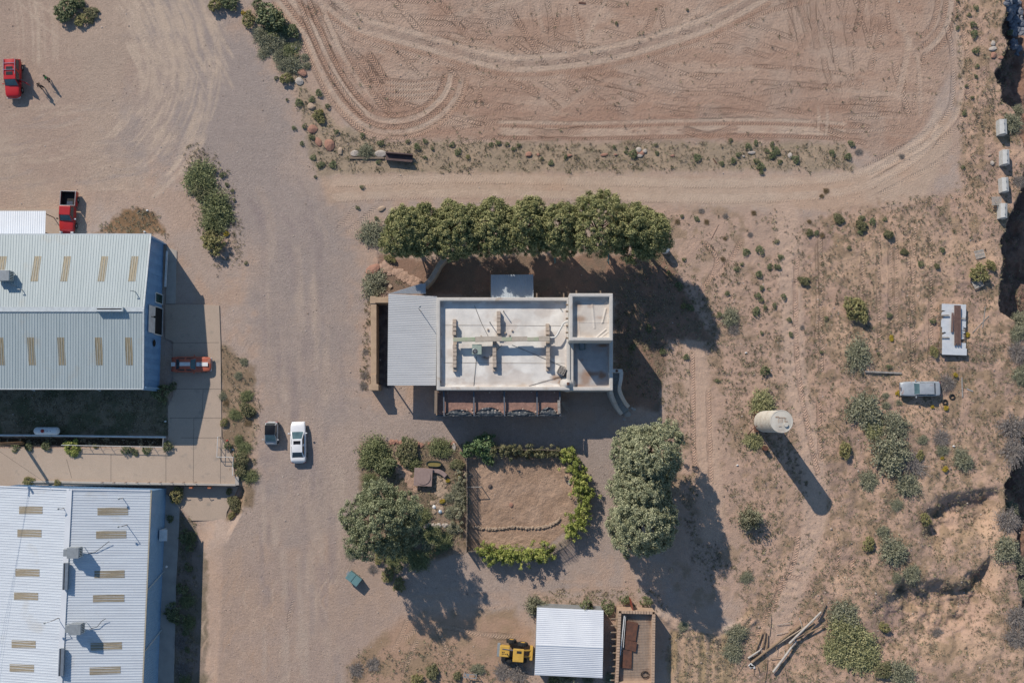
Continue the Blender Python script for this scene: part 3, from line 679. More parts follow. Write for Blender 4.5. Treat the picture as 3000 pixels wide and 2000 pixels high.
for k in range(40):
    t = (k + .5) / 40; q = g0.lerp(g1, t); hh_ = zeB + (zrB - zeB) * (1 - abs(t * 2 - 1)) - .15
    mb.box((q.x, q.y + .02, (hh_ - 1.1) / 2), (.05, .04, hh_ + 1.1))
mb.build('siding_rib', M_blue, B)
mb = MB(ob)
for py in (1730, 1910):
    p1 = P(430 - (py - 1730) * .045, py, zeB - .1); mb.beam(p1, Vector((p1.x + .05, p1.y + 1.4, -1.0)), .1, .1)
split(mb, 'downspout', M_trim, B)
p1 = P(480, 1566, .3)
mb = MB(ob); mb.box((E0.x + .1 + ed.x * 5, P(470, 1566, 1).y, .1), (.08, 1.2, 2.3)); mb.build('door', M_white, B)
mb = MB(ob); mb.box((E0.x + .55, P(470, 1566, 1).y, 1.5), (.9, 1.3, .06)); mb.build('door_awning', M_white, B)
mb = MB(ob); q = P(485, 1660, 1.2); mb.lathe((q.x, q.y, .9), [(.05, -.1), (.14, 0), (.10, .1)], 12); mb.build('wall_lamp', M_white, B)
def skyB(x0, x1, y, hpx=22):
    mb = MB(ob); z = 5.2; vs = []
    c = [P(x0, y - hpx / 2, z), P(x1, y - hpx / 2, z), P(x1, y + hpx / 2, z), P(x0, y + hpx / 2, z)]
    for p in c:
        t = abs((p - R0).xy.dot(side.xy)) / abs((E0 - R0).xy.dot(side.xy)); vs.append(Vector((p.x, p.y, zrB + (zeB - zrB) * t + .022)))
    mb.corr(vs[0], vs[3], vs[2], vs[1], pitch=.15, rh=.03, rw=.03, th=.01); mb.build('skylight', M_skyB, B)
for x0, x1, y in ((289, 373, 1497), (285, 368, 1565), (280, 363, 1681), (276, 362, 1752), (269, 355, 1892), (266, 351, 1963)): skyB(x0, x1, y)
for x0, x1, y in ((54, 128, 1494), (49, 125, 1562), (43, 119, 1677), (39, 115, 1746), (32, 108, 1886), (26, 103, 1956)): skyB(x0, x1, y)
for y0, y1, x in ((1648, 1726, 195), (1898, 1978, 183)):
    mb = MB(ob); a, b = P(x, y0, zrB + .3), P(x - 3, y1, zrB + .3); mb.beam(a, b, .5, .34); mb.beam(a + Vector((.12, 0, .2)), b + Vector((.12, 0, .2)), .34, .06); mb.beam(a + Vector((-.22, 0, .2)), b + Vector((-.22, 0, .2)), .12, .05)
    v = mb.build('ridge_vent', mat('dull_metal_vent', (.20, .24, .29), .5, .3), B)
    mb = MB(ob); mb.beam(a + Vector((-.1, 0, .19)), b + Vector((-.1, 0, .19)), .12, .03); mb.build('vent_slot', M_dark, v)
cooler(226, 1614, 5.95, 'grey cooler box near the middle of the white warehouse roof')
cooler(232, 1835, 5.95, 'grey cooler box near the bottom edge of the white warehouse roof')
mast(371, 1537, 5.1, 1.5, 'short mast on the white warehouse roof right of the upper skylights', (-.35, -.05))
mast(172, 1809, 5.9, 1.9, 'tallest mast on the white warehouse roof left of the lower cooler', (-.7, -.2))
mast(188, 1488, 5.8, .9, 'short mast beside the ridge at the top of the white warehouse roof', (-.25, 0))
mast(359, 1459, 5.2, .7, 'smallest mast by the top right corner of the white warehouse roof', (-.15, 0))
for k, (pts) in enumerate((((254, 1622), (280, 1616), (300, 1600), (320, 1585)), ((262, 1842), (285, 1835), (298, 1818), (310, 1811)))):
    mb = MB(); mb.tube([P(x, y, 5.6) + Vector((0, 0, .02)) for x, y in pts], .03, 6)
    tag(mb.build('roof_cable', M_black), 'thin dark cable lying on the white warehouse roof right of the ' + ('upper' if k == 0 else 'lower') + ' cooler', 'cable')

# ------------------------------------------------------------------ concrete apron, ramp, dock
def slab(name, poly, z0, z1, m, zf=None):
    mb = MB(); pts = [P(a, b, z1) for a, b in poly][::-1]; mb.prism([(p.x, p.y) for p in pts], z0, z1); o = mb.build(name, m); tag(o, kind='structure'); return o
slab('concrete_apron', [(-300, 1312), (480, 1312), (493, 1282), (492, 1190), (507, 1160), (507, 1000), (484, 990), (484, 892), (596, 892), (642, 894), (646, 1000), (649, 1281), (682, 1339), (690, 1420), (-300, 1424)], -1.6, .12, M_conc)
slab('concrete_strip', [(488, 722), (518, 735), (514, 890), (486, 890)], -.3, .10, M_conc2)
slab('concrete_pad', [(-250, 612), (184, 612), (180, 690), (-250, 690)], -.3, .08, M_conc)
slab('lower_concrete_pad', [(540, 1424), (700, 1424), (664, 1500), (662, 1524), (562, 1524), (522, 1474)], -1.4, -.98, M_conc)
slab('sidewalk', [(480, 1440), (526, 1480), (524, 1560), (516, 1700), (508, 2040), (380, 2040), (400, 1440)], -1.4, -.96, M_conc2)
# expansion joints as shallow dark strips
mb = MB()
for a, b in (((507, 1139), (648, 1139)), ((498, 1224), (648, 1224)), ((530, 1282), (648, 1282)), ((595, 1139), (592, 1224)), ((568, 1224), (566, 1420)), ((486, 1312), (486, 1418)), ((325, 1330), (325, 1412)), ((195, 1345), (210, 1400)), ((646, 1282), (646, 1418)), ((500, 1005), (642, 1003))):
    mb.beam(P(a[0], a[1], .124), P(b[0], b[1], .124), .045, .006)
tag(mb.build('paving_joint', mat('dark_joint', (.14, .12, .10))), kind='structure')
# dock edge kerb with orange bumpers
t = empty('loading_dock_wall', tuple(P(620, 1421, 0)), 0, 'concrete loading dock wall with two orange bumpers below the ramp', 'dock wall')
mb = MB(t.location); mb.strip([P(86, 1410, .4), P(430, 1416, .4), P(690, 1420, .4)], .25, -1.3, .34); mb.strip([P(693, 1395, .4), P(694, 1421, .4)], .45, -1.3, .34); mb.build('kerb', M_conc2, t, bevel=.02)
for px in (559, 613):
    mb = MB(t.location); q = P(px, 1427, .1); mb.box((q.x, q.y, -.1), (.4, .3, .5)); split(mb, 'bumper', mat('orange_bumper', (.45, .16, .08), .8), t, bevel=.02)
for k in range(9):
    q = P(300 + k * 34, 1413, .4); mb = MB(t.location); mb.beam(q + Vector((0, 0, -.1)), q + Vector((0, 0, .5)), .05, .05); mb.beam(q + Vector((0, 0, .5)), q + Vector((.35, .1, .5)), .05, .05); mb.build('stub_rail', M_rust, t)
# retaining walls around the planting trench
t = empty('retaining_wall', tuple(P(240, 1278, 0)), 0, 'long low retaining wall with a pale pipe cap between the grass court and ramp', 'wall')
mb = MB(t.location); mb.strip([P(-300, 1274, .7), P(120, 1276, .7), P(485, 1281, .7)], .16, -.9, .62); mb.build('wall', M_conc2, t)
mb = MB(t.location); mb.tube([P(-300, 1273, .75), P(120, 1275, .75), P(485, 1280, .75)], .11, 8); mb.build('pipe_cap', M_trim, t)
t = empty('chain_railing', tuple(P(330, 1307, 0)), 0, 'thin rail with posts and hanging chain along the planting trench', 'railing')
mb = MB(t.location); mb.tube([P(179, 1303, 1.0), P(475, 1309, 1.0)], .035, 6); mb.tube([P(477, 1309, 1.0), P(478, 1283, 1.0)], .03, 6); mb.build('top_rail', M_pipe, t)
for k in range(10):
    q = P(186 + k * 32, 1304 + k * .6, 1.0); mb = MB(t.location); mb.cyl((q.x, q.y, 0), (q.x, q.y, 1.0), .03, n=6); mb.build('post', M_pipe, t)
    if k < 9:
        q2 = P(186 + (k + 1) * 32, 1304, 1.0); mb = MB(t.location)
        mb.tube([q.lerp(q2, s_k) + Vector((0, 0, -.3 - .9 * s_k * (1 - s_k))) for s_k in (0, .25, .5, .75, 1)], .012, 4); mb.build('chain', M_black, t)
# white pipe handrail at the head of the ramp
t = empty('handrail', tuple(P(640, 1330, 0)), 0, 'white pipe handrail stepping around the corner of the concrete ramp', 'handrail')
cs = [(638, 1279), (635, 1338), (683, 1339), (681, 1392)]
for zz in (1.05, .6):
    mb = MB(t.location); mb.tube([P(a, b, zz) for a, b in cs], .035, 6); mb.build('rail', M_white, t)
for a, b in cs + [(636, 1310), (660, 1338)]:
    q = P(a, b, 1.05); mb = MB(t.location); mb.cyl((q.x, q.y, .1), (q.x, q.y, 1.05), .035, n=6); mb.build('post', M_white, t)
# propane tank
q = P(138, 1262, .8); t = empty('propane_tank', (q.x, q.y, 0), 0, 'long white propane tank with red cap beside the retaining wall', 'propane tank')
mb = MB(); prof = [(.02, -1.52), (.25, -1.46), (.40, -1.33), (.46, -1.15), (.46, 1.15), (.40, 1.33), (.25, 1.46), (.02, 1.52)]; mb.lathe((0, 0, .85), prof, 24, 'X'); mb.build('vessel', M_white, t, smooth=True)
mb = MB(); mb.lathe((-.32, 0, 1.28), [(.20, 0), (.20, .10), (.14, .18), (.04, .2)], 14); mb.build('valve_cap', mat('dull_red', (.30, .03, .03)), t)
for x in (-.9, .9): mb = MB(); mb.box((x, 0, .2), (.2, .7, .45)); mb.build('saddle', M_conc2, t)
for x in (.25, .6): mb = MB(); mb.cyl((x, 0, 1.29), (x, 0, 1.36), .05); mb.build('fitting', M_steel, t)
# utility pole leaning out of the frame (seen from above)
q = P(69, 1297, 0); t = empty('utility_pole', (q.x, q.y, 0), 0, 'tall brown wooden utility pole standing beside the planting trench', 'utility pole')
mb = MB(); mb.cyl((0, 0, -.3), (0, 0, 10), .19, .13, 12); mb.build('pole', mat('creosote_wood', (.34, .19, .09), .9, c2=(.22, .12, .06), ns=3), t)
mb = MB(); mb.box((0, 0, 9.3), (.12, 2.2, .12)); mb.build('crossarm', M_wood, t)
mb = MB(); mb.cyl((.3, .1, 6.8), (.3, .1, 7.9), .28, n=14); mb.build('transformer', M_steel, t)
for k, yy in enumerate((-.9, 0, .9)):
    mb = MB(); mb.tube([(0, yy, 9.4), (-3 + k * .4, -20, 8.6), (-5, -45, 9.4)], .012, 4); mb.build('wire', M_black, t)
mb = MB(); mb.tube([(0, 0, 8), (5, -4, 6), (9.4, -8.4, 4.8)], .012, 4); mb.build('service_wire', M_black, t)

# ------------------------------------------------------------------ adobe main house
base = P(1470, 1010, 0); HOU = empty('adobe_house', (base.x, base.y, 0), 0, 'flat roofed adobe house with pale parapets and a square upper room', 'house'); oh = HOU.location
zp, zd = 4.9, 4.15
main = rect_px(1279, 871, 1671, 1143, zp); tow = rect_px(1668, 859, 1796, 998, 8.2); ter = rect_px(1670, 990, 1796, 1144, 4.75)
def walls(poly, z, name='wall', m=M_para):
    mb = MB(oh); mb.ring(poly, .42, -.5, z); return mb.build(name, m, HOU, bevel=.09, seg=3)
walls(main, zp); walls(ter, 4.75)
mb = MB(oh); mb.ring(tow, .40, 3.2, 8.2); mb.build('upper_room_wall', M_para, HOU, bevel=.09, seg=3)
def cloth(poly, z, name, m, amp=.04, n=60, seed=0, folds=(), stains=()):
    (x0, y0), (x1, y1) = poly[0], poly[2]; x0, x1 = min(x0, x1) + .35, max(x0, x1) - .35; y0, y1 = min(y0, y1) + .35, max(y0, y1) - .35
    X, Y = np.meshgrid(np.linspace(x0, x1, n), np.linspace(y0, y1, n)); Z = z + (fbm(X, Y, 1.6, 4, seed) - .5) * amp
    for fx0, fy0, fx1, fy1, w, hgt_ in folds:
        a = P(fx0, fy0, z); b = P(fx1, fy1, z); ex, ey = b.x - a.x, b.y - a.y; L2 = ex * ex + ey * ey
        t = np.clip(((X - a.x) * ex + (Y - a.y) * ey) / L2, 0, 1); d = np.hypot(X - a.x - t * ex, Y - a.y - t * ey); Z = Z + hgt_ * np.exp(-(d / w) ** 2)
    e = np.minimum(np.minimum(X - x0, x1 - X), np.minimum(Y - y0, y1 - Y)); Z = Z + .10 * np.exp(-(e / .18) ** 2)
    V = np.stack([X - oh.x, Y - oh.y, Z], -1).reshape(-1, 3); ii = (np.arange(n - 1)[:, None] * n + np.arange(n - 1)[None]).ravel()
    tone = np.zeros(X.shape); nn = fbm(X, Y, .9, 4, seed + 5)
    for sx, sy, rx, ry, a in stains:
        p = P(sx, sy, z); d = np.hypot((X - p.x) / (rx / 24.6), (Y - p.y) / (ry / 24.6)); tone = np.maximum(tone, min(a * 1.25, .9) * (1 - sstep(.1, 1.35, d + (nn - .5) * 1.6)))
    tone = np.maximum(tone, .45 * (1 - sstep(0, .6, e)) * sstep(.42, .62, nn)); tone = np.maximum(tone, .22 * sstep(.52, .68, fbm(X, Y * 1.4, 2.2, 4, seed + 9)))
    me = np_mesh(name, V, np.stack([ii, ii + 1, ii + n + 1, ii + n], -1), tone=tone.ravel(), smooth=True); return link(name, me, m, HOU)
def stainable(m, c=(.27, .15, .085)):
    nt = m.node_tree; b = nt.nodes['Principled BSDF']; src = b.inputs['Base Color'].links[0].from_socket; a = nt.nodes.new('ShaderNodeAttribute'); a.attribute_name = 'tone'; mx = nt.nodes.new('ShaderNodeMix'); mx.data_type = 'RGBA'
    nt.links.new(a.outputs['Fac'], mx.inputs[0]); nt.links.new(src, mx.inputs[6]); mx.inputs[7].default_value = (*c, 1); nt.links.new(mx.outputs[2], b.inputs['Base Color'])
stainable(M_memb); stainable(M_deck)
cloth(main, zd, 'roof', M_memb, .05, 150, 5, (), [(1634, 1106, 22, 12, .8), (1645, 1118, 14, 10, .7), (1610, 1118, 40, 8, .35), (1425, 1050, 14, 8, .5), (1420, 1045, 8, 5, .7), (1510, 1118, 50, 8, .3), (1400, 1122, 60, 6, .25), (1654, 1100, 12, 16, .5), (1330, 1112, 30, 8, .2), (1300, 960, 16, 50, .12), (1560, 900, 60, 14, .10)])
stm = mat('stained_canvas_membrane', (.60, .55, .49), .8, c2=(.54, .49, .43), ns=.8, bump=.03, bs=1.5); stainable(stm, (.32, .20, .13))
cloth(tow, 7.45, 'upper_room_roof', stm, .06, 90, 8,
      [(1690, 900, 1700, 985, .06, .03), (1775, 905, 1765, 945, .10, .10), (1745, 990, 1775, 965, .08, .08), (1755, 992, 1782, 972, .06, .06), (1680, 943, 1790, 944, .05, .03), (1735, 890, 1742, 960, .12, .07), (1768, 890, 1784, 880, .08, .06)], [(1694, 893, 12, 9, .55), (1700, 934, 18, 10, .6), (1755, 930, 10, 6, .4), (1690, 960, 8, 20, .3), (1730, 895, 8, 6, .3)])
cloth(ter, 4.05, 'terrace_deck', M_deck, .02, 90, 11, (), [(1763, 1098, 16, 14, .9), (1740, 1095, 30, 10, .7), (1715, 1108, 18, 22, .55), (1765, 1012, 22, 6, .75), (1700, 1130, 40, 8, .5), (1705, 1055, 8, 6, .4), (1785, 1060, 6, 50, .3)])
# seams and stains on the big roof
mb = MB(oh)
for y in (952, 1062): mb.beam(P(1300, y, zd + .03), P(1655, y + 2, zd + .03), .03, .012)
mb.build('roof_seam', mat('seam_brown', (.40, .34, .27)), HOU)
for px, py in ((1289, 1024), (1291, 1118)):
    mb = MB(oh); q = P(px, py, zd + .2); mb.box((q.x, q.y, q.z + .1), (.10, .28, .3)); mb.build('drain', M_rust, HOU)
mb = MB(oh); q = P(1664, 1124, 4.9); mb.lathe((q.x, q.y, 4.2), [(.95, 0), (.8, .3), (.5, .65), (.3, .9), (.12, 1.0)], 16); mb.build('chimney_mound', M_para, HOU, smooth=True)
mb = MB(oh); mb.box((q.x, q.y, 5.25), (.30, .30, .18)); mb.build('chimney_tile', M_rust, HOU)
for py in (893, 912, 933, 954, 974, 990):
    q = P(1664, py, 6.0); mb = MB(oh); mb.cyl(Vector((q.x + .3, q.y, 6.0)), Vector((q.x - .25, q.y, 6.0)), .10, n=8); mb.build('viga', M_wood, HOU)
for px in (1573, 1652, 1689, 1760):
    q = P(px, 858 + (px < 1660) * 8, 4.0); mb = MB(oh); mb.cyl(Vector((q.x, q.y - .8, 3.9)), Vector((q.x, q.y + .3, 3.9)), .10, n=8); mb.build('viga', M_wood, HOU)
# cinder block rows carrying the pipe rack
def blocks(px, y0, y1, h=.75):
    mb = MB(oh); a, b = P(px, y0, zd), P(px, y1, zd); n = int(abs(a.y - b.y) / .42); rb = random.Random(int(px + y0))
    for i in range(n):
        t = (i + .5) / n; q = a.lerp(b, t); k = 3 if 0 < i < n - 1 else rb.choice((1, 2))
        for j in range(k): mb.box((q.x + rb.uniform(-.02, .02), q.y, zd + .14 + j * .26), (.42, .40, .245), rz=rb.uniform(-.03, .03))
    mb.build('block_row', M_block, HOU, bevel=.01)
blocks(1332, 934, 996); blocks(1333, 999, 1089); blocks(1461, 912, 990); blocks(1449, 999, 1088); blocks(1604, 948, 994); blocks(1605, 999, 1087)
mb = MB(oh)
for a, b, dy in ((1328, 1392, 0), (1470, 1500, 1), (1545, 1578, 1)): mb.beam(P(a, 995 - dy, zd + 1.15), P(b, 994 - dy, zd + 1.15), .46, .45)
split(mb, 'duct', M_duct, HOU, bevel=.03)
mb = MB(oh); mb.beam(P(1392, 994, zd + 1.1), P(1470, 992, zd + 1.1), .56, .5); mb.beam(P(1500, 993, zd + 1.1), P(1545, 992, zd + 1.1), .52, .5); mb.beam(P(1578, 992, zd + 1.1), P(1610, 992, zd + 1.1), .56, .5); split(mb, 'plank', mat('grey_plank', (.46, .40, .33)), HOU)
mb = MB(oh); mb.tube([P(x, y, z) for x, y, z in ((1608, 989, 5.1), (1626, 988, 5.1), (1633, 980, 5.1), (1650, 948, 5.2), (1656, 943, 5.3), (1672, 941, 5.4))], .11, 10); split(mb, 'vent_pipe', M_pipe, HOU, smooth=True)
for a, b in (((1476, 914), (1497, 948)), ((1436, 946), (1458, 975)), ((1643, 905), (1650, 912))):
    mb = MB(oh); q = P(a[0], a[1], zd); mb.cyl(q, q + Vector((0, 0, 1.1 if a[0] < 1600 else .3)), .05, n=8); split(mb, 'standpipe', M_black, HOU)
mb = MB(oh)
for px, py in ((1410, 985), (1430, 990), (1480, 975), (1492, 982), (1429, 965), (1500, 968)): q = P(px, py, zd); mb.box((q.x, q.y, zd + .12), (.22, .14, .16), rz=px * .3)
split(mb, 'loose_brick', M_block, HOU)
mb = MB(oh)
for pts in (((1390, 895), (1410, 945), (1430, 985)), ((1396, 1044), (1392, 1085), (1388, 1130)), ((1500, 1010), (1560, 1035), (1665, 1080)), ((1550, 1130), (1610, 1112), (1655, 1100)), ((1410, 1046), (1430, 1048), (1446, 1036), (1470, 1010))): mb.tube([P(a, b, zd + .06) for a, b in pts], .022, 5)
split(mb, 'roof_wire', M_black, HOU)
# air conditioner and stack of hollow blocks stay things of their own
q = P(1397, 1023, zd + 1.0); t = empty('air_conditioner', (q.x, q.y, zd), 0, 'pale green square air conditioner with round fan on the house roof', 'air conditioner')
mb = MB(); mb.box((0, 0, .62), (1.1, 1.15, .85)); mb.build('cabinet', mat('pale_green_paint', (.33, .40, .34), .5), t, bevel=.03)
mb = MB(); mb.lathe((-.22, -.22, 1.05), [(.30, 0), (.32, .04), (.27, .06), (.27, .0)], 20); mb.build('fan_ring', M_steel, t)
mb = MB(); mb.cyl((-.22, -.22, 1.052), (-.22, -.22, 1.06), .26, n=18); mb.build('fan_well', M_black, t)
mb = MB(); [mb.box((-.22, -.22, 1.08), (.48, .05, .02), rz=k * math.pi / 3) for k in range(3)]; mb.build('fan_blade', M_steel, t)
mb = MB()
for x in (-.4, .4): mb.box((x, 0, .1), (.12, 1.1, .2))
split(mb, 'skid', M_block, t)
q = P(1648, 1087, zd + .7); t = empty('hollow_block_stack', (q.x, q.y, zd + .05), R(-28), 'tilted stack of hollow concrete blocks on the house roof by the corner stain', 'block stack')
for i in range(3):
    for j in range(2):
        mb = MB(); x, y = -.42 + i * .30, -.21 + j * .42
        mb.box((x - .11, y, .42), (.05, .39, .84)); mb.box((x + .11, y, .42), (.05, .39, .84))
        for dy in (-.17, 0, .17): mb.box((x, y + dy, .42), (.17, .05, .84))
        mb.build('block', M_conc2, t)
q = P(1705, 1014, 4.3); t = empty('metal_crate', (q.x, q.y, 4.12), R(4), 'small green grey metal box on the shaded terrace deck', 'box')
mb = MB(); mb.ring([(-.35, -.4), (.35, -.4), (.35, .4), (-.35, .4)], .05, 0, .35); mb.build('shell', mat('green_grey', (.12, .18, .16)), t)
mb = MB(); mb.box((0, 0, .2), (.58, .68, .04)); mb.build('lid', M_steel, t)
# curved outside stair
st = [((1802, 1090), 4.0), ((1804.5, 1108), 3.5), ((1805.5, 1128), 2.9), ((1808, 1148), 2.3), ((1813, 1166), 1.7), ((1820, 1184), 1.1), ((1829, 1200), .5), ((1833, 1206), .2)]
ST_ = empty('curved_stair', tuple(P(1808, 1148, 0)), 0, 'curved outside stair with white side walls climbing to the terrace', 'stair'); os_ = ST_.location
cen = [P(a, b, z) for (a, b), z in st]; cc = catmull([tuple(c) for c in cen], 4)
mb = MB(os_); N_ = 15
for k in range(N_):
    t0 = k / N_ * (len(cc) - 1); t1 = (k + 1) / N_ * (len(cc) - 1)
    f_ = lambda t: Vector(cc[min(int(t), len(cc) - 2)]).lerp(Vector(cc[min(int(t), len(cc) - 2) + 1]), t - min(int(t), len(cc) - 2))
    a, b = f_(t0), f_(t1); mb.strip([a, b], .95, -.3, 4.0 * (1 - (k + .5) / N_) + .1)
mb.build('steps', mat('blue_grey_step', (.40, .42, .42)), ST_)
l = [((1789, 1090), 4.8), ((1789, 1118), 4.3), ((1790, 1140), 3.7), ((1794, 1160), 3.0), ((1802, 1180), 2.2), ((1811, 1198), 1.5), ((1822, 1213), .9)]
r = [((1821, 1088), 4.8), ((1819, 1112), 4.4), ((1815, 1136), 3.8), ((1819, 1153), 3.2), ((1826, 1168), 2.5), ((1834, 1182), 1.8), ((1843, 1192), 1.2)]
for side_ in (l, r):
    pts = catmull([tuple(P(a, b, z)) for (a, b), z in side_], 5); mb = MB(os_); mb.strip(pts, .42, -.3, [p[2] for p in pts]); mb.build('side_wall', M_para, ST_, bevel=.06, seg=2)
mb = MB(os_); q = P(1805, 1086, 4.8); mb.box((q.x, q.y, 2.4), (1.5, .4, 4.8)); mb.build('head_wall', M_para, ST_, bevel=.06)
mb = MB(os_); q = P(1807, 1086, 4.9); mb.lathe((q.x, q.y, 4.8), [(.1, 0), (.16, .1), (.12, .2)], 10); mb.build('clay_pot', M_rust, ST_)
for k, (px, py) in enumerate(((1838, 1212), (1828, 1229), (1852, 1196), (1858, 1199))):
    mb = MB(); q = G(px, py); mb.blob((q.x, q.y, q.z + .03), (.42, .36) if k < 1 else (.2, .16), k, .35)
    tag(mb.build('flagstone', M_conc2), ['large grey flagstone at the foot of the curved stair', 'small square paver below the curved stair', 'white stone right of the stair foot', 'smaller white stone right of the stair foot'][k], 'stone')

# lean-to with soil filled bays south of the house
LT = empty('earth_filled_lean_to', tuple(P(1460, 1180, 0)), 0, 'open framed lean-to against the house with red soil and black tarps between beams', 'lean-to'); ol = LT.location
zt = 3.9
lt = [P(1277, 1216, zt), P(1643, 1216, zt), P(1643, 1147, zt), P(1277, 1147, zt)]
mb = MB(ol); mb.prism([(p.x, p.y) for p in lt], -.3, 3.55); mb.build('wall', M_stuc, LT)
n = 130; x0, x1 = lt[0].x + .15, lt[1].x - .15; y0, y1 = lt[0].y + .1, lt[2].y + .12
X, Y = np.meshgrid(np.linspace(x0, x1, n), np.linspace(y0, y1, 40)); Z = 3.62 + .12 * fbm(X, Y, .5, 4, 3) + .25 * sstep(y0 + .5, y0, Y) * fbm(X, Y, .3, 2, 5)
ii = (np.arange(39)[:, None] * n + np.arange(n - 1)[None]).ravel()
link('red_soil', np_mesh('red_soil', np.stack([X - ol.x, Y - ol.y, Z], -1).reshape(-1, 3), np.stack([ii, ii + 1, ii + n + 1, ii + n], -1), smooth=True), mat('red_pumice', (.34, .20, .16), .95, c2=(.25, .15, .12), ns=4, bump=.03, bs=12, fine=.2), LT)
M_beam = mat('dark_blue_grey_beam', (.10, .12, .15), .7, ns=3)
xs_ = [1300, 1388, 1477, 1573, 1640]
for px in xs_:
    a, b = P(px, 1146, 4.1), P(px + 1, 1218, 4.1); mb = MB(ol); mb.beam(a, b, .16, .22); mb.build('rafter', M_beam, LT, bevel=.01)
mb = MB(ol); a, b = P(1278, 1144, 4.2), P(1277, 1211, 4.2); mb.beam(a, b, .32, .7); mb.build('side_board', M_wood, LT)
mb = MB(ol); a, b = P(1278, 1217, 3.6), P(1643, 1217, 3.6); mb.beam(a, b, .12, .25); mb.build('front_beam', M_beam, LT)
mb = MB(ol); a, b = P(1637, 1172, 4.2), P(1638, 1211, 4.2); mb.beam(a, b, .3, .3); mb.build('end_board', M_greyw, LT)
M_tarp = mat('black_plastic_sheet', (.06, .07, .08), .4, ns=3, spec=.6)
for k in range(4):
    xa, xb = P(xs_[k] + 5, 1210, zt).x, P(xs_[k + 1] - 5, 1210, zt).x; m_ = 70
    U, W = np.meshgrid(np.linspace(0, 1, m_), np.linspace(0, 1, 16)); sag = .5 * (1 - (2 * U - 1) ** 2)
    X = xa + (xb - xa) * U; Yb = P(1400, 1219, zt).y; Y = Yb + .05 + W * (.35 + sag * 1.3 * (.6 + .4 * (k % 2)))
    rg = np.sin((W * 9 + sag * 6) + 5 * fbm(X, Y, .5, 2, k)); Z = 3.95 + .10 * rg + .12 * fbm(X, Y, .2, 2, k + 9) - .15 * W
    ii = (np.arange(15)[:, None] * m_ + np.arange(m_ - 1)[None]).ravel()
    link('tarp', np_mesh('tarp', np.stack([X - ol.x, Y - ol.y, Z], -1).reshape(-1, 3), np.stack([ii, ii + 1, ii + m_ + 1, ii + m_], -1), smooth=True), M_tarp, LT)
mb = MB(ol); rq = random.Random(4)
for k in range(34):
    q = P(rq.uniform(1284, 1638), rq.choice((rq.uniform(1195, 1215), rq.uniform(1147, 1152), rq.uniform(1203, 1214))), 3.8); mb.blob((q.x, q.y, 3.85), rq.uniform(.05, .13), k, .6, 1, rz=k)
split(mb, 'loose_stone', mat('cream_stone', (.50, .40, .32)), LT)
q = P(1653, 1195, .5); mb = MB()
rq = random.Random(9)
for k in range(22):
    a = rq.uniform(-1.9, -.5); L_ = rq.uniform(.8, 2.0); p0 = Vector((q.x - .3, q.y + .8, .6)); pts = [p0]; d = Vector((math.cos(a), math.sin(a), rq.uniform(-.1, .2)))
    for j in range(4): d = (d + Vector((rq.uniform(-.4, .4), rq.uniform(-.4, .3), rq.uniform(-.2, .1)))).normalized(); pts.append(pts[-1] + d * L_ / 4)
    mb.tube(pts, [.045, .035, .03, .02, .01], 5)
tag(mb.build('dead_branch_pile', mat('bleached_branch', (.52, .46, .40))), 'pile of bleached dead branches at the right end of the lean-to', 'branches')

# carport with corrugated roof, west side
t = empty('carport', tuple(P(1205, 1000, 0)), 0, 'grey corrugated carport roof between the tan wall and the house', 'carport'); oc = t.location; z = 3.4
mb = MB(oc)
mb.corr(P(1135, 1129, z), P(1138, 861, z), P(1280, 868, z + .25), P(1277, 1129, z + .25), pitch=.205, rh=.03, rw=.05)
a0, a1, b1, b0 = P(1138, 860.5, z), P(1232, 831, z + .16), P(1247, 831, z + .19), P(1247, 867, z + .19)
nS = 7
for k in range(nS):
    t0, t1 = k / nS, (k + 1) / nS; ya, yb = 860.5 + (831 - 860.5) * t0, 860.5 + (831 - 860.5) * t1; xa, xb = 1138 + 94 * t0, 1138 + 94 * t1
    mb.corr(P(xa, ya, z + .25 * t0 * .66), P(xb, yb, z + .25 * t1 * .66), P(1247, yb, z + .19), P(1247, ya, z + .19), pitch=.2, rh=.03, rw=.05)
mb.build('roof', M_galv, t)
for px, py in ((1140, 1122), (1141, 868), (1142, 995), (1240, 840)):
    q = P(px, py, z); mb = MB(oc); mb.cyl((q.x, q.y, -.2), (q.x, q.y, z - .03), .09, n=8); mb.build('post', M_wood, t)
mast(1232, 911, 3.6, 2.4, 'thin dark mast with bracket on the corrugated carport roof', (.15, .25), m=M_greyw)
# tan stucco yard wall
t = empty('stucco_wall', tuple(P(1094, 1000, 0)), 0, 'tan stucco yard wall with flared end left of the carport', 'wall'); ow = t.location
zt = 2.3
mb = MB(ow)
mb.prism([tuple(P(a, b, zt)[:2]) for a, b in ((1087, 1126), (1103, 1126), (1103, 892), (1100, 889), (1086, 889))], -.3, zt)
mb.prism([tuple(P(a, b, zt + .1)[:2]) for a, b in ((1084, 889), (1100, 889), (1100, 887), (1138, 887), (1138, 871), (1102, 870), (1100, 867), (1084, 868))], -.3, zt + .1)
mb.prism([tuple(P(a, b, zt + .15)[:2]) for a, b in ((1081, 1143), (1109, 1143), (1109, 1126), (1103, 1124), (1102, 1096), (1088, 1096), (1087, 1124), (1081, 1128))], -.3, zt + .15)
mb.build('wall', M_stuc, t, bevel=.10, seg=3)
# curved low stucco wall by the tree row
pts = [tuple(P(a, b, 1.9)) for a, b in ((1243, 838), (1262, 818), (1276, 795), (1288, 773), (1306, 754))]
mb = MB(); mb.strip(catmull(pts, 4), .62, -.2, 1.9); o = mb.build('curved_stucco_wall', mat('worn_stucco', (.44, .39, .33), .9, c2=(.34, .29, .24), ns=2, bump=.02, bs=8), bevel=.12, seg=3); tag(o, 'worn pale curved stucco wall running from the carport to the trees', 'wall')
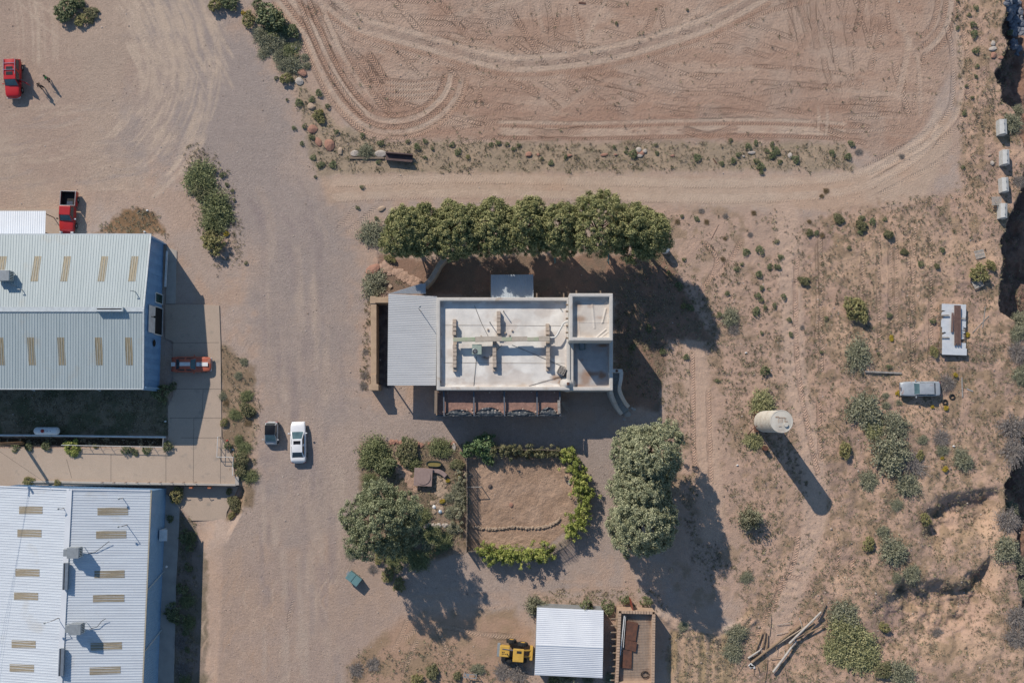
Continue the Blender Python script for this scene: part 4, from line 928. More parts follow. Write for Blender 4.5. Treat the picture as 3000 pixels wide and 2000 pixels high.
# small blue white canopy north of the house
t = empty('metal_canopy', tuple(P(1500, 838, 0)), 0, 'pale blue ribbed metal canopy on the north side of the adobe house', 'canopy')
mb = MB(t.location); mb.corr(P(1438, 873, 3.1), P(1563, 872, 3.1), P(1562, 804, 2.7), P(1438, 805, 2.7), pitch=.2, rh=.03); mb.build('roof', mat('pale_blue_roof', (.46, .52, .57), .4, ns=.6, fine=.03), t)
for px in (1444, 1557): q = P(px, 809, 2.7); mb = MB(t.location); mb.cyl((q.x, q.y, 0), (q.x, q.y, 2.68), .06, n=8); mb.build('post', M_wood, t)
# clothes line posts
for k, (px, py) in enumerate(((1626, 753), (1783, 757))):
    q = P(px, py, 2.0); t = empty('clothesline_post', (q.x, q.y, 0), R(2 * k), ('left' if k == 0 else 'right') + ' turquoise clothesline post below the tree row', 'clothesline post', 'turquoise clothesline posts')
    mb = MB(); mb.cyl((0, 0, 0), (0, 0, 1.96), .05, n=8); mb.build('post', M_teal, t); mb = MB(); mb.box((0, 0, 2.0), (.09, 1.45, .08)); mb.build('crossbar', M_teal, t)
# round white tank top under the last tree of the row
q = P(1952, 727, 1.6); t = empty('water_heater_tank', (q.x, q.y, 0), 0, 'round white tank top at the right end of the tree row', 'tank')
mb = MB(); mb.lathe((0, 0, 0), [(.5, 0), (.5, 1.35), (.46, 1.48), (.30, 1.58), (.08, 1.62)], 24); mb.build('vessel', M_white, t, smooth=True); mb = MB(); mb.cyl((0, 0, 1.6), (0, 0, 1.72), .08); mb.build('cap', M_pipe, t)
mb = MB(); rq = random.Random(3)
for k in range(9): q = G(1925 + rq.uniform(0, 30), 690 + rq.uniform(0, 26)); mb.box((q.x, q.y, q.z + .2), (.5, .3, .06), rz=rq.uniform(0, 3), M=None)
tag(mb.build('white_scrap_heap', M_white), 'heap of white sheet scraps under the tree beside the round tank', 'scrap')

# ------------------------------------------------------------------ white roofed shed and adobe store (bottom)
t = empty('metal_shed', tuple(P(1666, 1880, 0)), 0, 'square shed with bright white ribbed roof at the bottom edge', 'shed'); osd = t.location
z1, z2 = 3.2, 3.9
A_, B_, C_, D_ = P(1573, 1778, z1), P(1768, 1787, z1), P(1767, 1896, z2), P(1570, 1888, z2); E_, F_ = P(1765, 1985, z1), P(1566, 1976, z1)
mb = MB(osd); mb.corr(D_, A_, B_, C_, pitch=.22, rh=.03); mb.corr(D_, F_, E_, C_, pitch=.22, rh=.03); mb.build('roof', mat('streaked_white_metal', (.68, .71, .75), .4, c2=(.60, .63, .68), ns=.5, fine=.03), t)
mb = MB(osd); mb.beam(D_ + Vector((0, 0, .03)), C_ + Vector((0, 0, .03)), .12, .02); mb.build('ridge_cap', M_roofW, t)
mb = MB(osd); ins = [Vector((p.x, p.y, 0)) for p in (F_, E_, B_, A_)]; c = sum(ins, Vector()) / 4; mb.ring([tuple((c + (p - c) * .985)[:2]) for p in ins], .1, -.2, z1 - .08); mb.build('wall', M_steel, t)

t = empty('adobe_store', tuple(P(1862, 1890, 0)), 0, 'roofless small adobe building with rusty panels lying inside its parapet', 'outbuilding'); oa = t.location
out = [tuple(P(a, b, 2.6)[:2]) for a, b in ((1803, 2006), (1916, 2006), (1919, 1790), (1812, 1787))]
M_ado = mat('adobe_brick', (.50, .36, .26), .95, c2=(.40, .28, .20), ns=2.2, bump=.03, bs=6, fine=.12)
mb = MB(oa); mb.ring(out, .32, -.4, 2.6); mb.build('wall', M_ado, t, bevel=.03)
mb = MB(oa); 
for a, b in ((out[0], out[3]), (out[1], out[2]), (out[3], out[2])):
    a = Vector((*a, 0)); b = Vector((*b, 0)); n = int((b - a).length / .3); cen_ = Vector((oa.x, oa.y, 0))
    for i in range(n):
        q = a.lerp(b, (i + .5) / n); ins_ = (cen_ - q); ins_.z = 0; d = (b - a).normalized(); nn_ = Vector((-d.y, d.x, 0)); nn_ = nn_ if nn_.dot(ins_) > 0 else -nn_
        q = q + nn_ * .14; mb.box((q.x, q.y, 2.66), (.26, .36, .10), rz=math.atan2(d.y, d.x) + random.uniform(-.1, .1))
mb.build('parapet_brick', M_ado, t, bevel=.015)
inn = inset(out, .3); mb = MB(oa); mb.prism(inn, 1.6, 1.95); mb.build('roof_deck', mat('dusty_roof', (.42, .32, .25), .95, c2=(.32, .23, .17), ns=1.2, stain=(.16, .08, .05), ss=.5, bump=.02), t)
mb = MB(oa)
for k in range(20):
    a = P(1822 + k * 4.2, 1800, 1.98); b = P(1816 + k * 4.2, 1985, 1.98); mb.beam(a, b, .02, .02)
for k in range(40):
    a = P(1822, 1800 + k * 4.6, 2.0); b = P(1905, 1802 + k * 4.6, 2.0); mb.beam(a, b, .02, .02)
mb.build('wire_mesh', mat('old_wire', (.40, .33, .27)), t)
for k, poly in enumerate((((1834, 1816), (1869, 1824), (1861, 1877), (1831, 1872)), ((1832, 1872), (1865, 1880), (1861, 1908), (1831, 1900)), ((1826, 1902), (1850, 1906), (1849, 1957), (1820, 1955)))):
    zz = 2.12 + .05 * (k % 2); mb = MB(oa); mb.prism([tuple(P(a, b, zz)[:2]) for a, b in poly][::-1], zz, zz + .04)
    a, b = P(*poly[1], zz), P(*poly[2], zz); mb.beam(a + Vector((0, 0, .05)), b + Vector((0, 0, .05)), .06, .08); mb.build('rusty_panel', M_rust, t)
mb = MB(oa); mb.beam(P(1829, 1802, 2.4), P(1817, 1918, 2.4), .10, .12); mb.beam(P(1833, 1802, 2.3), P(1826, 1895, 2.3), .05, .1); split(mb, 'pipe', M_white, t)
for k in range(10):
    q = P(1806 - k * .2, 1812 + k * 20, 2.3); mb = MB(oa); mb.cyl((q.x + .3, q.y, 2.2), (q.x - .62, q.y, 2.2), .085, n=8); v = mb.build('viga', M_wood, t)
    if k > 1: mb = MB(oa); mb.cyl((q.x - .62, q.y, 2.2), (q.x - .66, q.y, 2.2), .088, n=8); mb.build('painted_end', M_teal, v)
mb = MB(oa); q0, q1 = P(1852, 1783, 1.6), P(1846, 1752, 1.6); mb.beam(q0, q1, .06, 2.0); mb.build('door', mat('red_door', (.26, .05, .03), .6), t)
q = P(1890, 1975, 2.05); rq = random.Random(6)
for k_ in range(7):
    mb = MB(oa); r_ = rq.uniform(.28, .48); dx, dy = rq.uniform(-.12, .12), rq.uniform(-.12, .12)
    mb.tube([(q.x + dx + r_ * math.cos(i * .45), q.y + dy + r_ * math.sin(i * .45) * .8, 2.05 + k_ * .02) for i in range(14)], .016, 5)
    mb.build('wire_coil', M_black, t)
# ------------------------------------------------------------------ foliage
L_jun = leafmat('juniper_leaf', (.07, .09, .035), (.18, .195, .08), (.38, .36, .165))
L_jun2 = leafmat('blue_juniper_leaf', (.10, .12, .07), (.24, .26, .155), (.42, .42, .26))
L_jun3 = leafmat('dark_juniper_leaf', (.06, .08, .045), (.16, .18, .10), (.32, .34, .20))
L_olive2 = leafmat('soft_olive_leaf', (.09, .11, .05), (.17, .19, .085), (.27, .28, .14))
L_green = leafmat('green_leaf', (.06, .08, .035), (.14, .165, .08), (.25, .265, .14))
L_bright = leafmat('vine_leaf', (.10, .13, .03), (.22, .26, .06), (.40, .41, .12))
L_lush = leafmat('broad_leaf', (.06, .11, .04), (.13, .20, .085), (.24, .31, .15))
L_yel = leafmat('yellow_green_leaf', (.10, .11, .045), (.21, .20, .085), (.35, .31, .14))
L_sage = leafmat('sage_leaf', (.12, .125, .08), (.23, .23, .15), (.34, .33, .23))
L_ysage = leafmat('pale_yellow_green_leaf', (.14, .15, .07), (.26, .26, .125), (.40, .38, .20))
L_olive = leafmat('olive_leaf', (.08, .085, .04), (.15, .15, .075), (.24, .22, .12))
L_bare = leafmat('grey_twig', (.13, .11, .10), (.24, .21, .19), (.36, .32, .29))
L_brown = leafmat('dry_weed', (.10, .07, .04), (.20, .14, .08), (.30, .23, .13))
L_flow = leafmat('yellow_flower', (.12, .14, .03), (.42, .32, .05), (.60, .42, .05))
M_bark = mat('grey_brown_bark', (.14, .10, .075), .95, c2=(.08, .06, .045), ns=6)
def quads(C, Nn, s, rs, asp=1.0):
    "leaf quads centred at C facing Nn with size s"
    n = len(C); Nn = Nn / (np.linalg.norm(Nn, axis=1, keepdims=True) + 1e-9)
    t = rs.normal(size=(n, 3)); t -= (t * Nn).sum(1, keepdims=True) * Nn; t /= np.linalg.norm(t, axis=1, keepdims=True) + 1e-9
    b = np.cross(Nn, t); s = (s * np.ones(n))[:, None]
    V = np.stack([C - t * s - b * s * asp * .6, C + t * s * .3 - b * s * asp, C + t * s + b * s * asp * .5, C - t * s * .4 + b * s * asp], 1).reshape(-1, 3)
    F = np.arange(4 * n).reshape(n, 4); return V, F
def crown(lobes, seed, ncl=360, nleaf=70, cr=.38, ls=.085, inner=.25, upb=.15):
    "foliage of leaf clumps sitting on the surface of overlapping lobes (x,y,z,rx,ry,rz)"
    rs = np.random.RandomState(seed); lob = np.array(lobes, float); w = lob[:, 3] * lob[:, 4]; w = w / w.sum(); CC = []; TT = []
    while len(CC) < ncl:
        i = rs.choice(len(lob), p=w); d = rs.normal(size=3); d /= np.linalg.norm(d); d[2] = abs(d[2]) * .95 - (.45 if rs.rand() < .35 else 0)
        k = rs.uniform(.55, .8) if rs.rand() < inner else rs.uniform(.88, 1.12)
        p = lob[i, :3] + d * lob[i, 3:] * k
        q = (((p - lob[:, :3]) / lob[:, 3:]) ** 2).sum(1); q[i] = 9
        if q.min() < .55: continue
        CC.append(p); TT.append((k, d[2]))
    CC = np.array(CC); n = len(CC); r = cr * rs.uniform(.6, 1.35, n)
    d = rs.normal(size=(n, nleaf, 3)); d /= np.linalg.norm(d, axis=2, keepdims=True)
    rd = rs.uniform(.45, 1.15, (n, nleaf, 1)); C = CC[:, None] + d * (r[:, None, None] * rd) * np.array([1, 1, .9])
    Nn = d + rs.normal(size=d.shape) * .55 + np.array([0, 0, upb])
    V, F = quads(C.reshape(-1, 3), Nn.reshape(-1, 3), ls * rs.uniform(.6, 1.3, n * nleaf), rs)
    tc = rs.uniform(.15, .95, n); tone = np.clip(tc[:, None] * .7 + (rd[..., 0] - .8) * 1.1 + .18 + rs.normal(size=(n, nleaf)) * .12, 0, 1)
    return V, F, np.repeat(tone.ravel(), 4), CC
def tree(px, py, z0, h, lobes, label, group, lm, seed, name='juniper_tree', ncl=360, nleaf=70, cr=.38, ls=.085, trunks=None):
    p = G(px, py) if z0 is None else P(px, py, z0); t = empty(name, (p.x, p.y, p.z), 0, label, 'tree', group)
    V, F, tone, CC = crown(lobes, seed, ncl, nleaf, cr, ls); me = np_mesh('crown', V, F, tone); link('crown', me, lm, t)
    rs = random.Random(seed); mb = MB()
    tr = trunks or [(0, 0)]
    for tx, ty in tr: mb.tube([(tx * .4, ty * .4, -.4), (tx, ty, h * .22), (tx * 1.5, ty * 1.5, h * .5), (tx * 1.6, ty * 1.6, h * .8)], [.26, .2, .13, .05], 8)
    mb.build('trunk', M_bark, t)
    mb = MB()
    for k in range(26):
        e = CC[rs.randrange(len(CC))]; zb = rs.uniform(.15, .5) * h; tx, ty = rs.choice(tr)
        mb.tube([(tx, ty, zb), (e[0] * .5 + tx * .5, e[1] * .5 + ty * .5, (zb + e[2]) / 2 + .2), tuple(e * .97)], [.10, .06, .02], 5)
    mb.build('limbs', M_bark, t); return t
def jlobes(rs, r, h, n=9, base=.2, elong=1.0):
    cb = base + .08; out = [(0, 0, h * (cb + .95) / 2, r * .72, r * .72 * elong, h * (.93 - cb) / 2), (0, 0, h * .74, r * .5, r * .5 * elong, h * .25)]
    for k in range(n):
        a = 2 * math.pi * k / n + rs.uniform(-.3, .3); q = r * rs.uniform(.45, .68); z = h * rs.uniform(base + .10, .70); s = r * rs.uniform(.30, .46)
        out.append((q * math.cos(a), q * math.sin(a) * elong, z, s, s, s * rs.uniform(1.0, 1.6)))
    return out
rt_ = random.Random(5)
# row of junipers behind the house (nine crowns merge into a hedge)
row = [(1204, 703, 2.9, 8.8), (1262, 708, 2.8, 8.0), (1345, 700, 3.0, 8.6), (1440, 702, 3.1, 8.4), (1540, 690, 2.9, 9.2), (1632, 696, 2.8, 9.2), (1745, 694, 3.6, 11.0), (1840, 705, 3.1, 10.6), (1880, 716, 2.5, 10.6)]
ordn = ['first', 'second', 'third', 'fourth', 'fifth', 'sixth', 'seventh', 'eighth', 'last']
for k, (px, py, r, h) in enumerate(row):
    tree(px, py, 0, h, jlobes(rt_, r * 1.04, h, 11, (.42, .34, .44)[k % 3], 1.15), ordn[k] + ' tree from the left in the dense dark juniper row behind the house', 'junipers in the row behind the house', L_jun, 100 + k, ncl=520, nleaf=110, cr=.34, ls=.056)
for (px, py, r, h, lab, s, el) in ((1878, 1330, 3.7, 11.5, 'topmost of three big grey green junipers right of the fenced garden', 1, 1.0), (1860, 1428, 3.2, 10.6, 'middle one of three big grey green junipers right of the fenced garden', 2, .9), (1866, 1520, 3.4, 11.3, 'lowest of three big grey green junipers right of the fenced garden', 3, 1.0),
                              (1140, 1512, 3.75, 11.4, 'broad juniper at the left edge of the garden casting a long shadow on the lane', 4, 1.05)):
    tree(px, py, 0, h, jlobes(rt_, r * 1.15, h, 12, .15, el), lab, 'big shade junipers', L_jun3 if s == 4 else L_jun2, 200 + s, ncl=820, nleaf=110, cr=.34, ls=.058, trunks=[(0, 0), (.5, .2)])

# ------------------------------------------------------------------ shrub prototypes (unit radius 1 m)
def shrub_mesh(kind, seed):
    rs = np.random.RandomState(seed); rr_ = random.Random(seed)
    if kind in ('g', 'm', 'y', 'o', 'v', 'b2', 'l'):
        n = {'g': 60, 'm': 130, 'y': 90, 'o': 120, 'v': 110, 'l': 100}.get(kind, 80)
        lob = [(0, 0, .45, .62, .62, .5)] + [(rr_.uniform(-.5, .5), rr_.uniform(-.5, .5), rr_.uniform(.3, .6), rr_.uniform(.28, .45), rr_.uniform(.28, .45), rr_.uniform(.25, .42)) for _ in range(7)]
        V, F, T, CC = crown(lob, seed, n, 34, .15, .042, .3); return np_mesh('foliage', V, F, T), CC
    # feathery: many radiating twigs carrying small leaves
    n = 380 if kind == 'b' else 560; d = rs.normal(size=(n, 3)); d[:, 2] = abs(d[:, 2]) * .8 + .1; d /= np.linalg.norm(d, axis=1, keepdims=True)
    sh = fbm(d[:, 0] * 2, d[:, 1] * 2, .8, 3, seed); ln = rs.uniform(.6, 1.05, n) * (.55 + .9 * sh); m = 9; tt = np.linspace(.35, 1, m)
    C = d[:, None] * (ln[:, None] * tt)[:, :, None] * np.array([1, 1, .8]) + rs.normal(size=(n, m, 3)) * .035
    ax = d[:, None] + rs.normal(size=(n, m, 3)) * .35; Nn = np.cross(ax.reshape(-1, 3), rs.normal(size=(n * m, 3))); Nn[:, 2] = abs(Nn[:, 2]) + .3
    V, F = quads(C.reshape(-1, 3), Nn, (.022 if kind == 'b' else .030) * rs.uniform(.6, 1.4, n * m), rs, 1.0)
    # stretch bare twigs
    tone = np.clip(np.repeat(rs.uniform(.1, 1, n), m) + rs.normal(size=n * m) * .15, 0, 1)
    if kind == 'b':
        A = (d * .05)[:, None]; w = np.cross(d, rs.normal(size=(n, 3))); w /= np.linalg.norm(w, axis=1, keepdims=True); w *= .012
        Bz = d * ln[:, None] * np.array([1, 1, .8]); Q = np.stack([d * .05 - w, d * .05 + w, Bz + w * .3, Bz - w * .3], 1).reshape(-1, 3)
        F2 = np.arange(4 * n).reshape(n, 4) + len(V); V = np.concatenate([V, Q]); F = np.concatenate([F, F2]); tone = np.concatenate([tone, rs.uniform(.2, 1, n)])
    return np_mesh('foliage', V, F, np.repeat(tone, 4)), d * .9
KM = {'g': L_green, 'm': L_green, 'y': L_yel, 'o': L_olive, 's': L_sage, 'b': L_bare, 'v': L_bright, 'l': L_lush, 'f': L_flow, 'w': L_brown, 'q': L_ysage, 'p': L_olive2}
KA = {'g': 'small round green', 'm': 'leafy green', 'y': 'yellow green', 'o': 'olive', 's': 'grey green', 'b': 'bare grey twiggy', 'v': 'bright green', 'l': 'lush green', 'f': 'yellow flowering', 'w': 'brown dry', 'q': 'wispy yellow green', 'p': 'soft olive'}
PROTO = {}
for kd in KM:
    src_kind = {'f': 'y', 'w': 'b', 'q': 's', 'p': 's'}.get(kd, kd)
    for j in range(3):
        me, CC = shrub_mesh(src_kind, 300 + ord(kd) * 7 + j); me.materials.append(KM[kd])
        mb = MB(); rb = random.Random(j)
        for q in range(7):
            e = CC[rb.randrange(len(CC))]; mb.tube([(0, 0, -.05), (e[0] * .4, e[1] * .4, .25 * max(e[2], .3) + .05), (e[0] * .8, e[1] * .8, e[2] * .8)], [.03, .02, .008], 4)
        sm = bpy.data.meshes.new('stems'); sm.from_pydata(mb.v, [], mb.f); sm.materials.append(M_bark); PROTO[(kd, j)] = (me, sm)
LMK = [(100, 240, 'the red off-road car'), (205, 626, 'the red pickup'), (200, 800, 'the blue green warehouse'), (566, 1068, 'the striped red coupe'), (138, 1262, 'the propane tank'), (655, 1335, 'the white handrail'),
       (226, 1614, 'the white warehouse'), (798, 1267, 'the tiny silver car'), (877, 1293, 'the white sedan'), (1094, 1000, 'the tan stucco wall'), (1180, 465, 'the rusty steel trough'), (960, 430, 'the red boulders'),
       (1278, 1376, 'the garden water trough'), (1263, 1410, 'the pink stone table slab'), (1364, 1480, 'the stick fence'), (1520, 1465, 'the fenced corral'), (1205, 1000, 'the carport'), (1500, 838, 'the small blue canopy'),
       (1952, 727, 'the round white tank'), (1815, 1150, 'the curved stair'), (1875, 1420, 'the three big junipers'), (2265, 1236, 'the tall water tank'), (2238, 1310, 'the rusty drum'), (2691, 1137, 'the abandoned grey sedan'),
       (2787, 967, 'the sheet metal stack'), (2590, 1092, 'the long grey plank'), (2927, 378, 'the topmost concrete block'), (2933, 546, 'the third concrete block'), (2870, 745, 'the flat pallet'), (1666, 1880, 'the white roofed shed'),
       (1862, 1890, 'the roofless adobe building'), (1500, 1900, 'the yellow tractor'), (1036, 1695, 'the teal metal bin'), (2330, 1850, 'the timber pile'), (631, 600, 'the planted island by the road'), (205, 30, 'the top left corner'),
       (2770, 1460, 'the upper dirt scarp'), (2800, 1710, 'the lower dirt scarp'), (1260, 1980, 'the grey metal bench frame'), (2250, 450, 'the right end of the weedy strip'), (1500, 455, 'the middle of the weedy strip'), (820, 120, 'the upper roadside rocks'), (2850, 120, 'the dry wash rim')]
def where(px, py):
    k = min(LMK, key=lambda a: (a[0] - px) ** 2 + (a[1] - py) ** 2); dx, dy = px - k[0], py - k[1]
    if math.hypot(dx, dy) < 26: rel = 'right beside'
    elif abs(dx) > 2.2 * abs(dy): rel = 'right of' if dx > 0 else 'left of'
    elif abs(dy) > 2.2 * abs(dx): rel = 'below' if dy > 0 else 'above'
    else: rel = ('lower' if dy > 0 else 'upper') + (' right of' if dx > 0 else ' left of')
    return rel, k[2], math.hypot(dx, dy)
SHR = []   # px,py,radius px,kind
def S(kind, txt):
    for q in txt.split():
        a = q.split(','); SHR.append((float(a[0]), float(a[1]), float(a[2]), kind))
S('m', '204,32,38 798,57,50 855,96,24 1133,1367,38 670,10,28 236,13,22')
S('y', '242,64,22 635,22,26 730,64,22 839,236,20 932,335,17 941,351,14 631,723,38 622,698,26 2502,905,40 2865,806,30 2900,777,18 2473,1316,24 2540,1589,22 2706,1519,20 2591,1835,20 657,1236,16 520,1446,26 673,1440,13 1136,1679,24 1168,1710,22 1113,1637,15 1222,1991,20 1142,758,14 2693,1335,14 1628,1988,22 86,1408,18 172,1414,14 1372,461,7 679,1510,12 281,1306,11 2001,895,9 2735,1029,14')
S('v', '214,1312,24')
S('p', '584,519,44 600,548,36 633,606,50 626,655,36 650,630,30 808,90,34 850,150,26 1085,1405,24 1205,1352,26 1235,1515,26 1265,1565,28 1180,1612,26 1300,1585,26 1225,1640,30 1150,1640,20 1105,1600,18 735,1395,20 700,1290,16 716,1310,18 690,1215,16 724,1160,16 560,1575,18 548,1760,20 556,1820,18 543,1990,18')
S('s', '790,130,26 835,190,22 1320,1500,18 1318,1455,16 1326,1550,18 1250,1596,18 652,1160,12 700,1100,12 715,1060,10')
S('g', '700,1335,16 690,1360,14 1170,1665,16 1275,1615,16 1210,1580,14 1330,1360,14 1190,1290,16')
S('p', '1100,1322,44 1120,1350,34 1292,1312,32 1083,1345,26')
S('q', '2230,1182,38 2205,1293,30 2470,1835,46 2510,1870,46 2480,1905,46 2530,1925,40 2440,1900,32 2559,1255,30 2240,1200,22')
S('l', '1413,1306,44 1372,1319,28 1429,1344,22')
S('o', '268,38,20 590,560,32 1346,1360,20 692,1478,24 268,60,14 724,1198,22 2352,822,16 2454,640,16 2521,660,18 2601,688,18 2649,739,12 2371,682,14 2744,780,10 1340,1978,16 1267,1966,26 714,1351,24 708,1383,20 1196,1319,34 2582,1962,26')
S('s', '769,105,30 814,112,34 820,160,24 775,156,18 858,191,30 1088,685,34 1098,835,38 1072,446,26 2964,360,30 2980,328,20 2138,930,24 2195,1519,36 2511,1041,42 2531,1204,50 2620,1245,38 2604,1332,54 2655,1421,34 2543,1408,28 2821,1348,30 2760,1319,18 2990,1102,30 2703,1287,16 2617,1615,46 2671,1679,26 2473,1803,38 2639,1972,36 2945,1605,34 2980,1653,30 2987,1723,26 2958,1488,24 2626,1478,16 2585,1557,18 2986,943,28 2980,978,24 2186,1691,18 2147,1908,26 2157,1854,28 2000,1835,13 1343,1430,20 1349,1469,17 1400,1959,18 1570,1771,26 1666,1966,30 1723,1991,18 1790,1988,16 1027,1618,15 2633,1179,9 2594,1188,12 2594,1159,10 900,195,12 893,169,12 874,128,12 2626,1691,16')
S('b', '2150,966,18 2668,1360,38 2980,1032,34 2967,1249,36 2967,1319,38 2757,1281,24 2952,1526,38 2980,1806,30 2974,1867,32 2747,1854,16 2983,532,20 2773,1121,24 1519,1969,28 1471,1966,24 1043,1959,22 1094,1943,20 529,1883,22 539,1962,22 2515,446,12 2641,459,9 2055,618,9 2125,634,9 2198,688,8 2350,959,9 1091,1666,15 1068,1100,10 1066,1130,12 1072,1030,9')
S('w', '2208,624,10 2371,650,9 2409,690,9 2420,560,8 2407,575,7 1985,650,9 2070,650,8 2124,700,7 2118,760,7 663,1180,12 735,1210,12 727,1240,10 620,640,10 1510,1330,12 1530,1328,12 1640,1330,12')
S('f', '713,40,9 663,685,9 2610,991,10 2833,981,8 2767,1373,11 2760,1340,7 2798,1099,10 2770,1195,9 2731,1191,8 2810,1340,6 2632,1150,8 940,330,9 1105,1355,6 1312,1408,7 1346,1394,7 1297,1468,10')
S('g', '756,16,18 810,230,9 935,274,14 913,292,10 877,303,12 960,312,12 892,370,9 863,376,7 841,293,6 987,389,10 913,402,11 885,421,8 917,462,9 938,485,12 976,483,12 1062,399,11 1117,421,10 1196,414,9 1222,430,12 1246,414,8 1247,462,8 1266,437,7 1324,424,12 1343,443,10 1439,424,8 1458,421,9 1487,424,7 1109,475,9 1519,427,9 1506,437,8 1659,434,5 1656,462,9 1613,478,9 1588,465,6 1835,434,6 1833,446,7 1854,453,13 1924,450,6 1922,424,5 2042,462,13 2114,480,8 2147,472,12 2163,453,9 2193,430,11 2141,411,6 2214,421,7 2214,472,13 2227,488,14 2246,443,9 1806,70,7 2012,30,6 1800,432,6 2260,424,9 2269,440,14 2261,456,13 2285,475,9 2330,469,13 2438,450,11 2495,423,11 2484,459,13 2838,45,9 2805,83,7 2850,73,13 2853,102,12 2857,24,10 2856,150,12 2861,196,9 2846,287,8 2824,332,9 2805,3,6 2956,99,12 2859,226,6 2830,252,6 2803,51,6 2821,491,8')
S('g', '654,513,12 665,541,9 681,560,8 687,586,7 721,771,8 924,519,6 1061,548,8 1047,608,7 1104,640,8 2186,739,13 2227,733,14 2173,773,9 2158,787,9 2222,803,14 2230,844,11 2219,867,11 2229,880,9 2213,915,14 2240,899,9 2039,640,9 1997,634,6 2106,924,9 2130,860,8 2230,505,12 2230,975,8 2277,707,9 2287,752,9 2275,781,12 2253,781,11 2296,870,12 2269,895,9 2312,937,9 2317,981,8 2390,685,8 2521,640,12 2521,678,10 2556,650,12 2591,643,8 2486,726,9 2696,774,14 2604,924,9 2731,940,13 2420,933,8 2760,733,12 1940,1029,12 2010,1045,11 2240,1086,18 2103,1115,7 2406,1032,7 2572,1035,7 2604,1073,9 494,1306,18 370,1319,16 395,1322,14 430,1319,14 48,1309,14 86,1309,16 137,1306,16 478,1150,30 510,1130,16 507,1784,26 523,1806,22 542,1564,22 536,1723,20 500,1519,14 670,1306,16 1717,1771,26 1777,1777,22 1892,1761,20 1828,1755,18 1835,1628,14 2003,760,10 2020,900,12 1960,800,12 1990,840,14 1900,960,12 1850,1020,12 560,1600,16 553,1660,15 545,1850,14 549,1900,12')
RK = [(857, 143, 13, 9, 'w', .5), (863, 164, 11, 8, 'r', .2), (887, 214, 13, 12, 'r', .1), (877, 239, 11, 11, 'w', .9), (913, 314, 11, 11, 'c', .1), (916, 379, 13, 12, 'r', .4), (933, 416, 9, 13, 'r', .3), (965, 426, 14, 19, 'r', .2),
      (997, 443, 8, 10, 'c', .1), (1040, 450, 12, 9, 'w', .2), (1117, 450, 17, 10, 'w', .1), (1548, 453, 9, 8, 'r', .5), (1576, 453, 5, 4, 'r', 0), (1667, 456, 8, 4, 'r', 0), (1769, 454, 10, 4, 'r', .2), (1804, 454, 5, 3, 'r', 0),
      (1870, 440, 8, 7, 'w', .2), (1880, 450, 8, 6, 'r', .9), (1874, 456, 8, 5, 'w', .1), (1888, 443, 6, 6, 'w', .6), (1866, 449, 5, 4, 'r', .3), (1970, 457, 6, 3, 'r', .1), (2201, 448, 10, 4, 'w', .1), (2178, 458, 4, 3, 'w', 0), (2314, 456, 6, 8, 'w', .2),
      (2907, 145, 11, 7, 'w', .3), (2910, 163, 9, 8, 'r', .4), (2908, 128, 6, 7, 'w', .1), (2905, 478, 6, 6, 'w', 0), (1118, 612, 11, 7, 'c', .2), (1093, 790, 20, 13, 'r', .6), (1656, 1370, 5, 5, 'c', 0), (1660, 1379, 6, 4, 'c', .5), (1658, 1394, 5, 5, 'c', .1),
      (1674, 1396, 5, 4, 'c', 1), (1668, 1413, 4, 7, 'w', .1), (1681, 1425, 4, 3, 'r', 0), (1675, 1440, 4, 5, 'r', .3), (1671, 1455, 4, 5, 'c', .6), (1590, 1593, 5, 4, 'w', .2), (1436, 1423, 6, 5, 'd', .2), (1498, 1478, 5, 6, 'r', .3), (1144, 838, 6, 7, 'c', .2),
      (1330, 1306, 5, 12, 'w', .05), (2931, 170, 7, 5, 'r', .2), (1966, 1670, 6, 6, 'c', .3), (2898, 455, 5, 4, 'c', .2)]
M_rw, M_rr, M_rc, M_rd = mat('pale_boulder', (.48, .43, .38), .9, c2=(.36, .31, .27), ns=3, bump=.02, bs=8), mat('red_sandstone', (.38, .20, .14), .9, c2=(.28, .15, .11), ns=3, bump=.02, bs=8), mat('tan_sandstone', (.44, .33, .24), .9, c2=(.34, .25, .18), ns=3, bump=.02, bs=8), mat('dark_rock', (.12, .09, .08), .9)
used = {}
def uniq(lab, extra):
    if lab not in used: used[lab] = 1; return lab
    return None
RANK = ['', 'second ', 'third ', 'fourth ', 'fifth ', 'sixth ', 'seventh ', 'eighth ', 'ninth ', 'tenth ', 'eleventh ', 'twelfth ', 'thirteenth ', 'fourteenth ', 'fifteenth ', 'sixteenth ']
def label_all(items, noun, adj):
    "items: (px,py,key) -> labels, ranked by distance from the landmark where several look alike"
    w = [where(a[0], a[1]) for a in items]; gr = {}
    for i, a in enumerate(items): gr.setdefault((a[2], w[i][0], w[i][1]), []).append(i)
    out = [None] * len(items)
    for (k, rel, lm), ids in gr.items():
        ids.sort(key=lambda i: w[i][2])
        for r, i in enumerate(ids):
            if len(ids) == 1: out[i] = f'{adj(k)} {noun} {rel} {lm}'
            elif len(ids) == 2: out[i] = ('nearer ' if r == 0 else 'farther ') + f'{adj(k)} {noun} {rel} {lm}'
            else: out[i] = ((RANK[r] if r else '') + 'nearest ') + f'{adj(k)} {noun} {rel} {lm}'
    return out
big_ = lambda s: 'large ' if s[2] >= 32 else ('small ' if s[2] < 12 and s[3] != 'g' else '')
items = [(s[0], s[1], big_(s) + KA[s[3]]) for s in SHR]
labs = label_all(items, 'shrub', lambda k: k)
rsx = random.Random(2); AVG = {'q': .7, 'p': .8, 'g': .92, 'b': .6, 's': .75, 'o': .7, 'y': .8, 'm': .9, 'v': .8, 'l': 1.1, 'f': .7, 'w': .5}
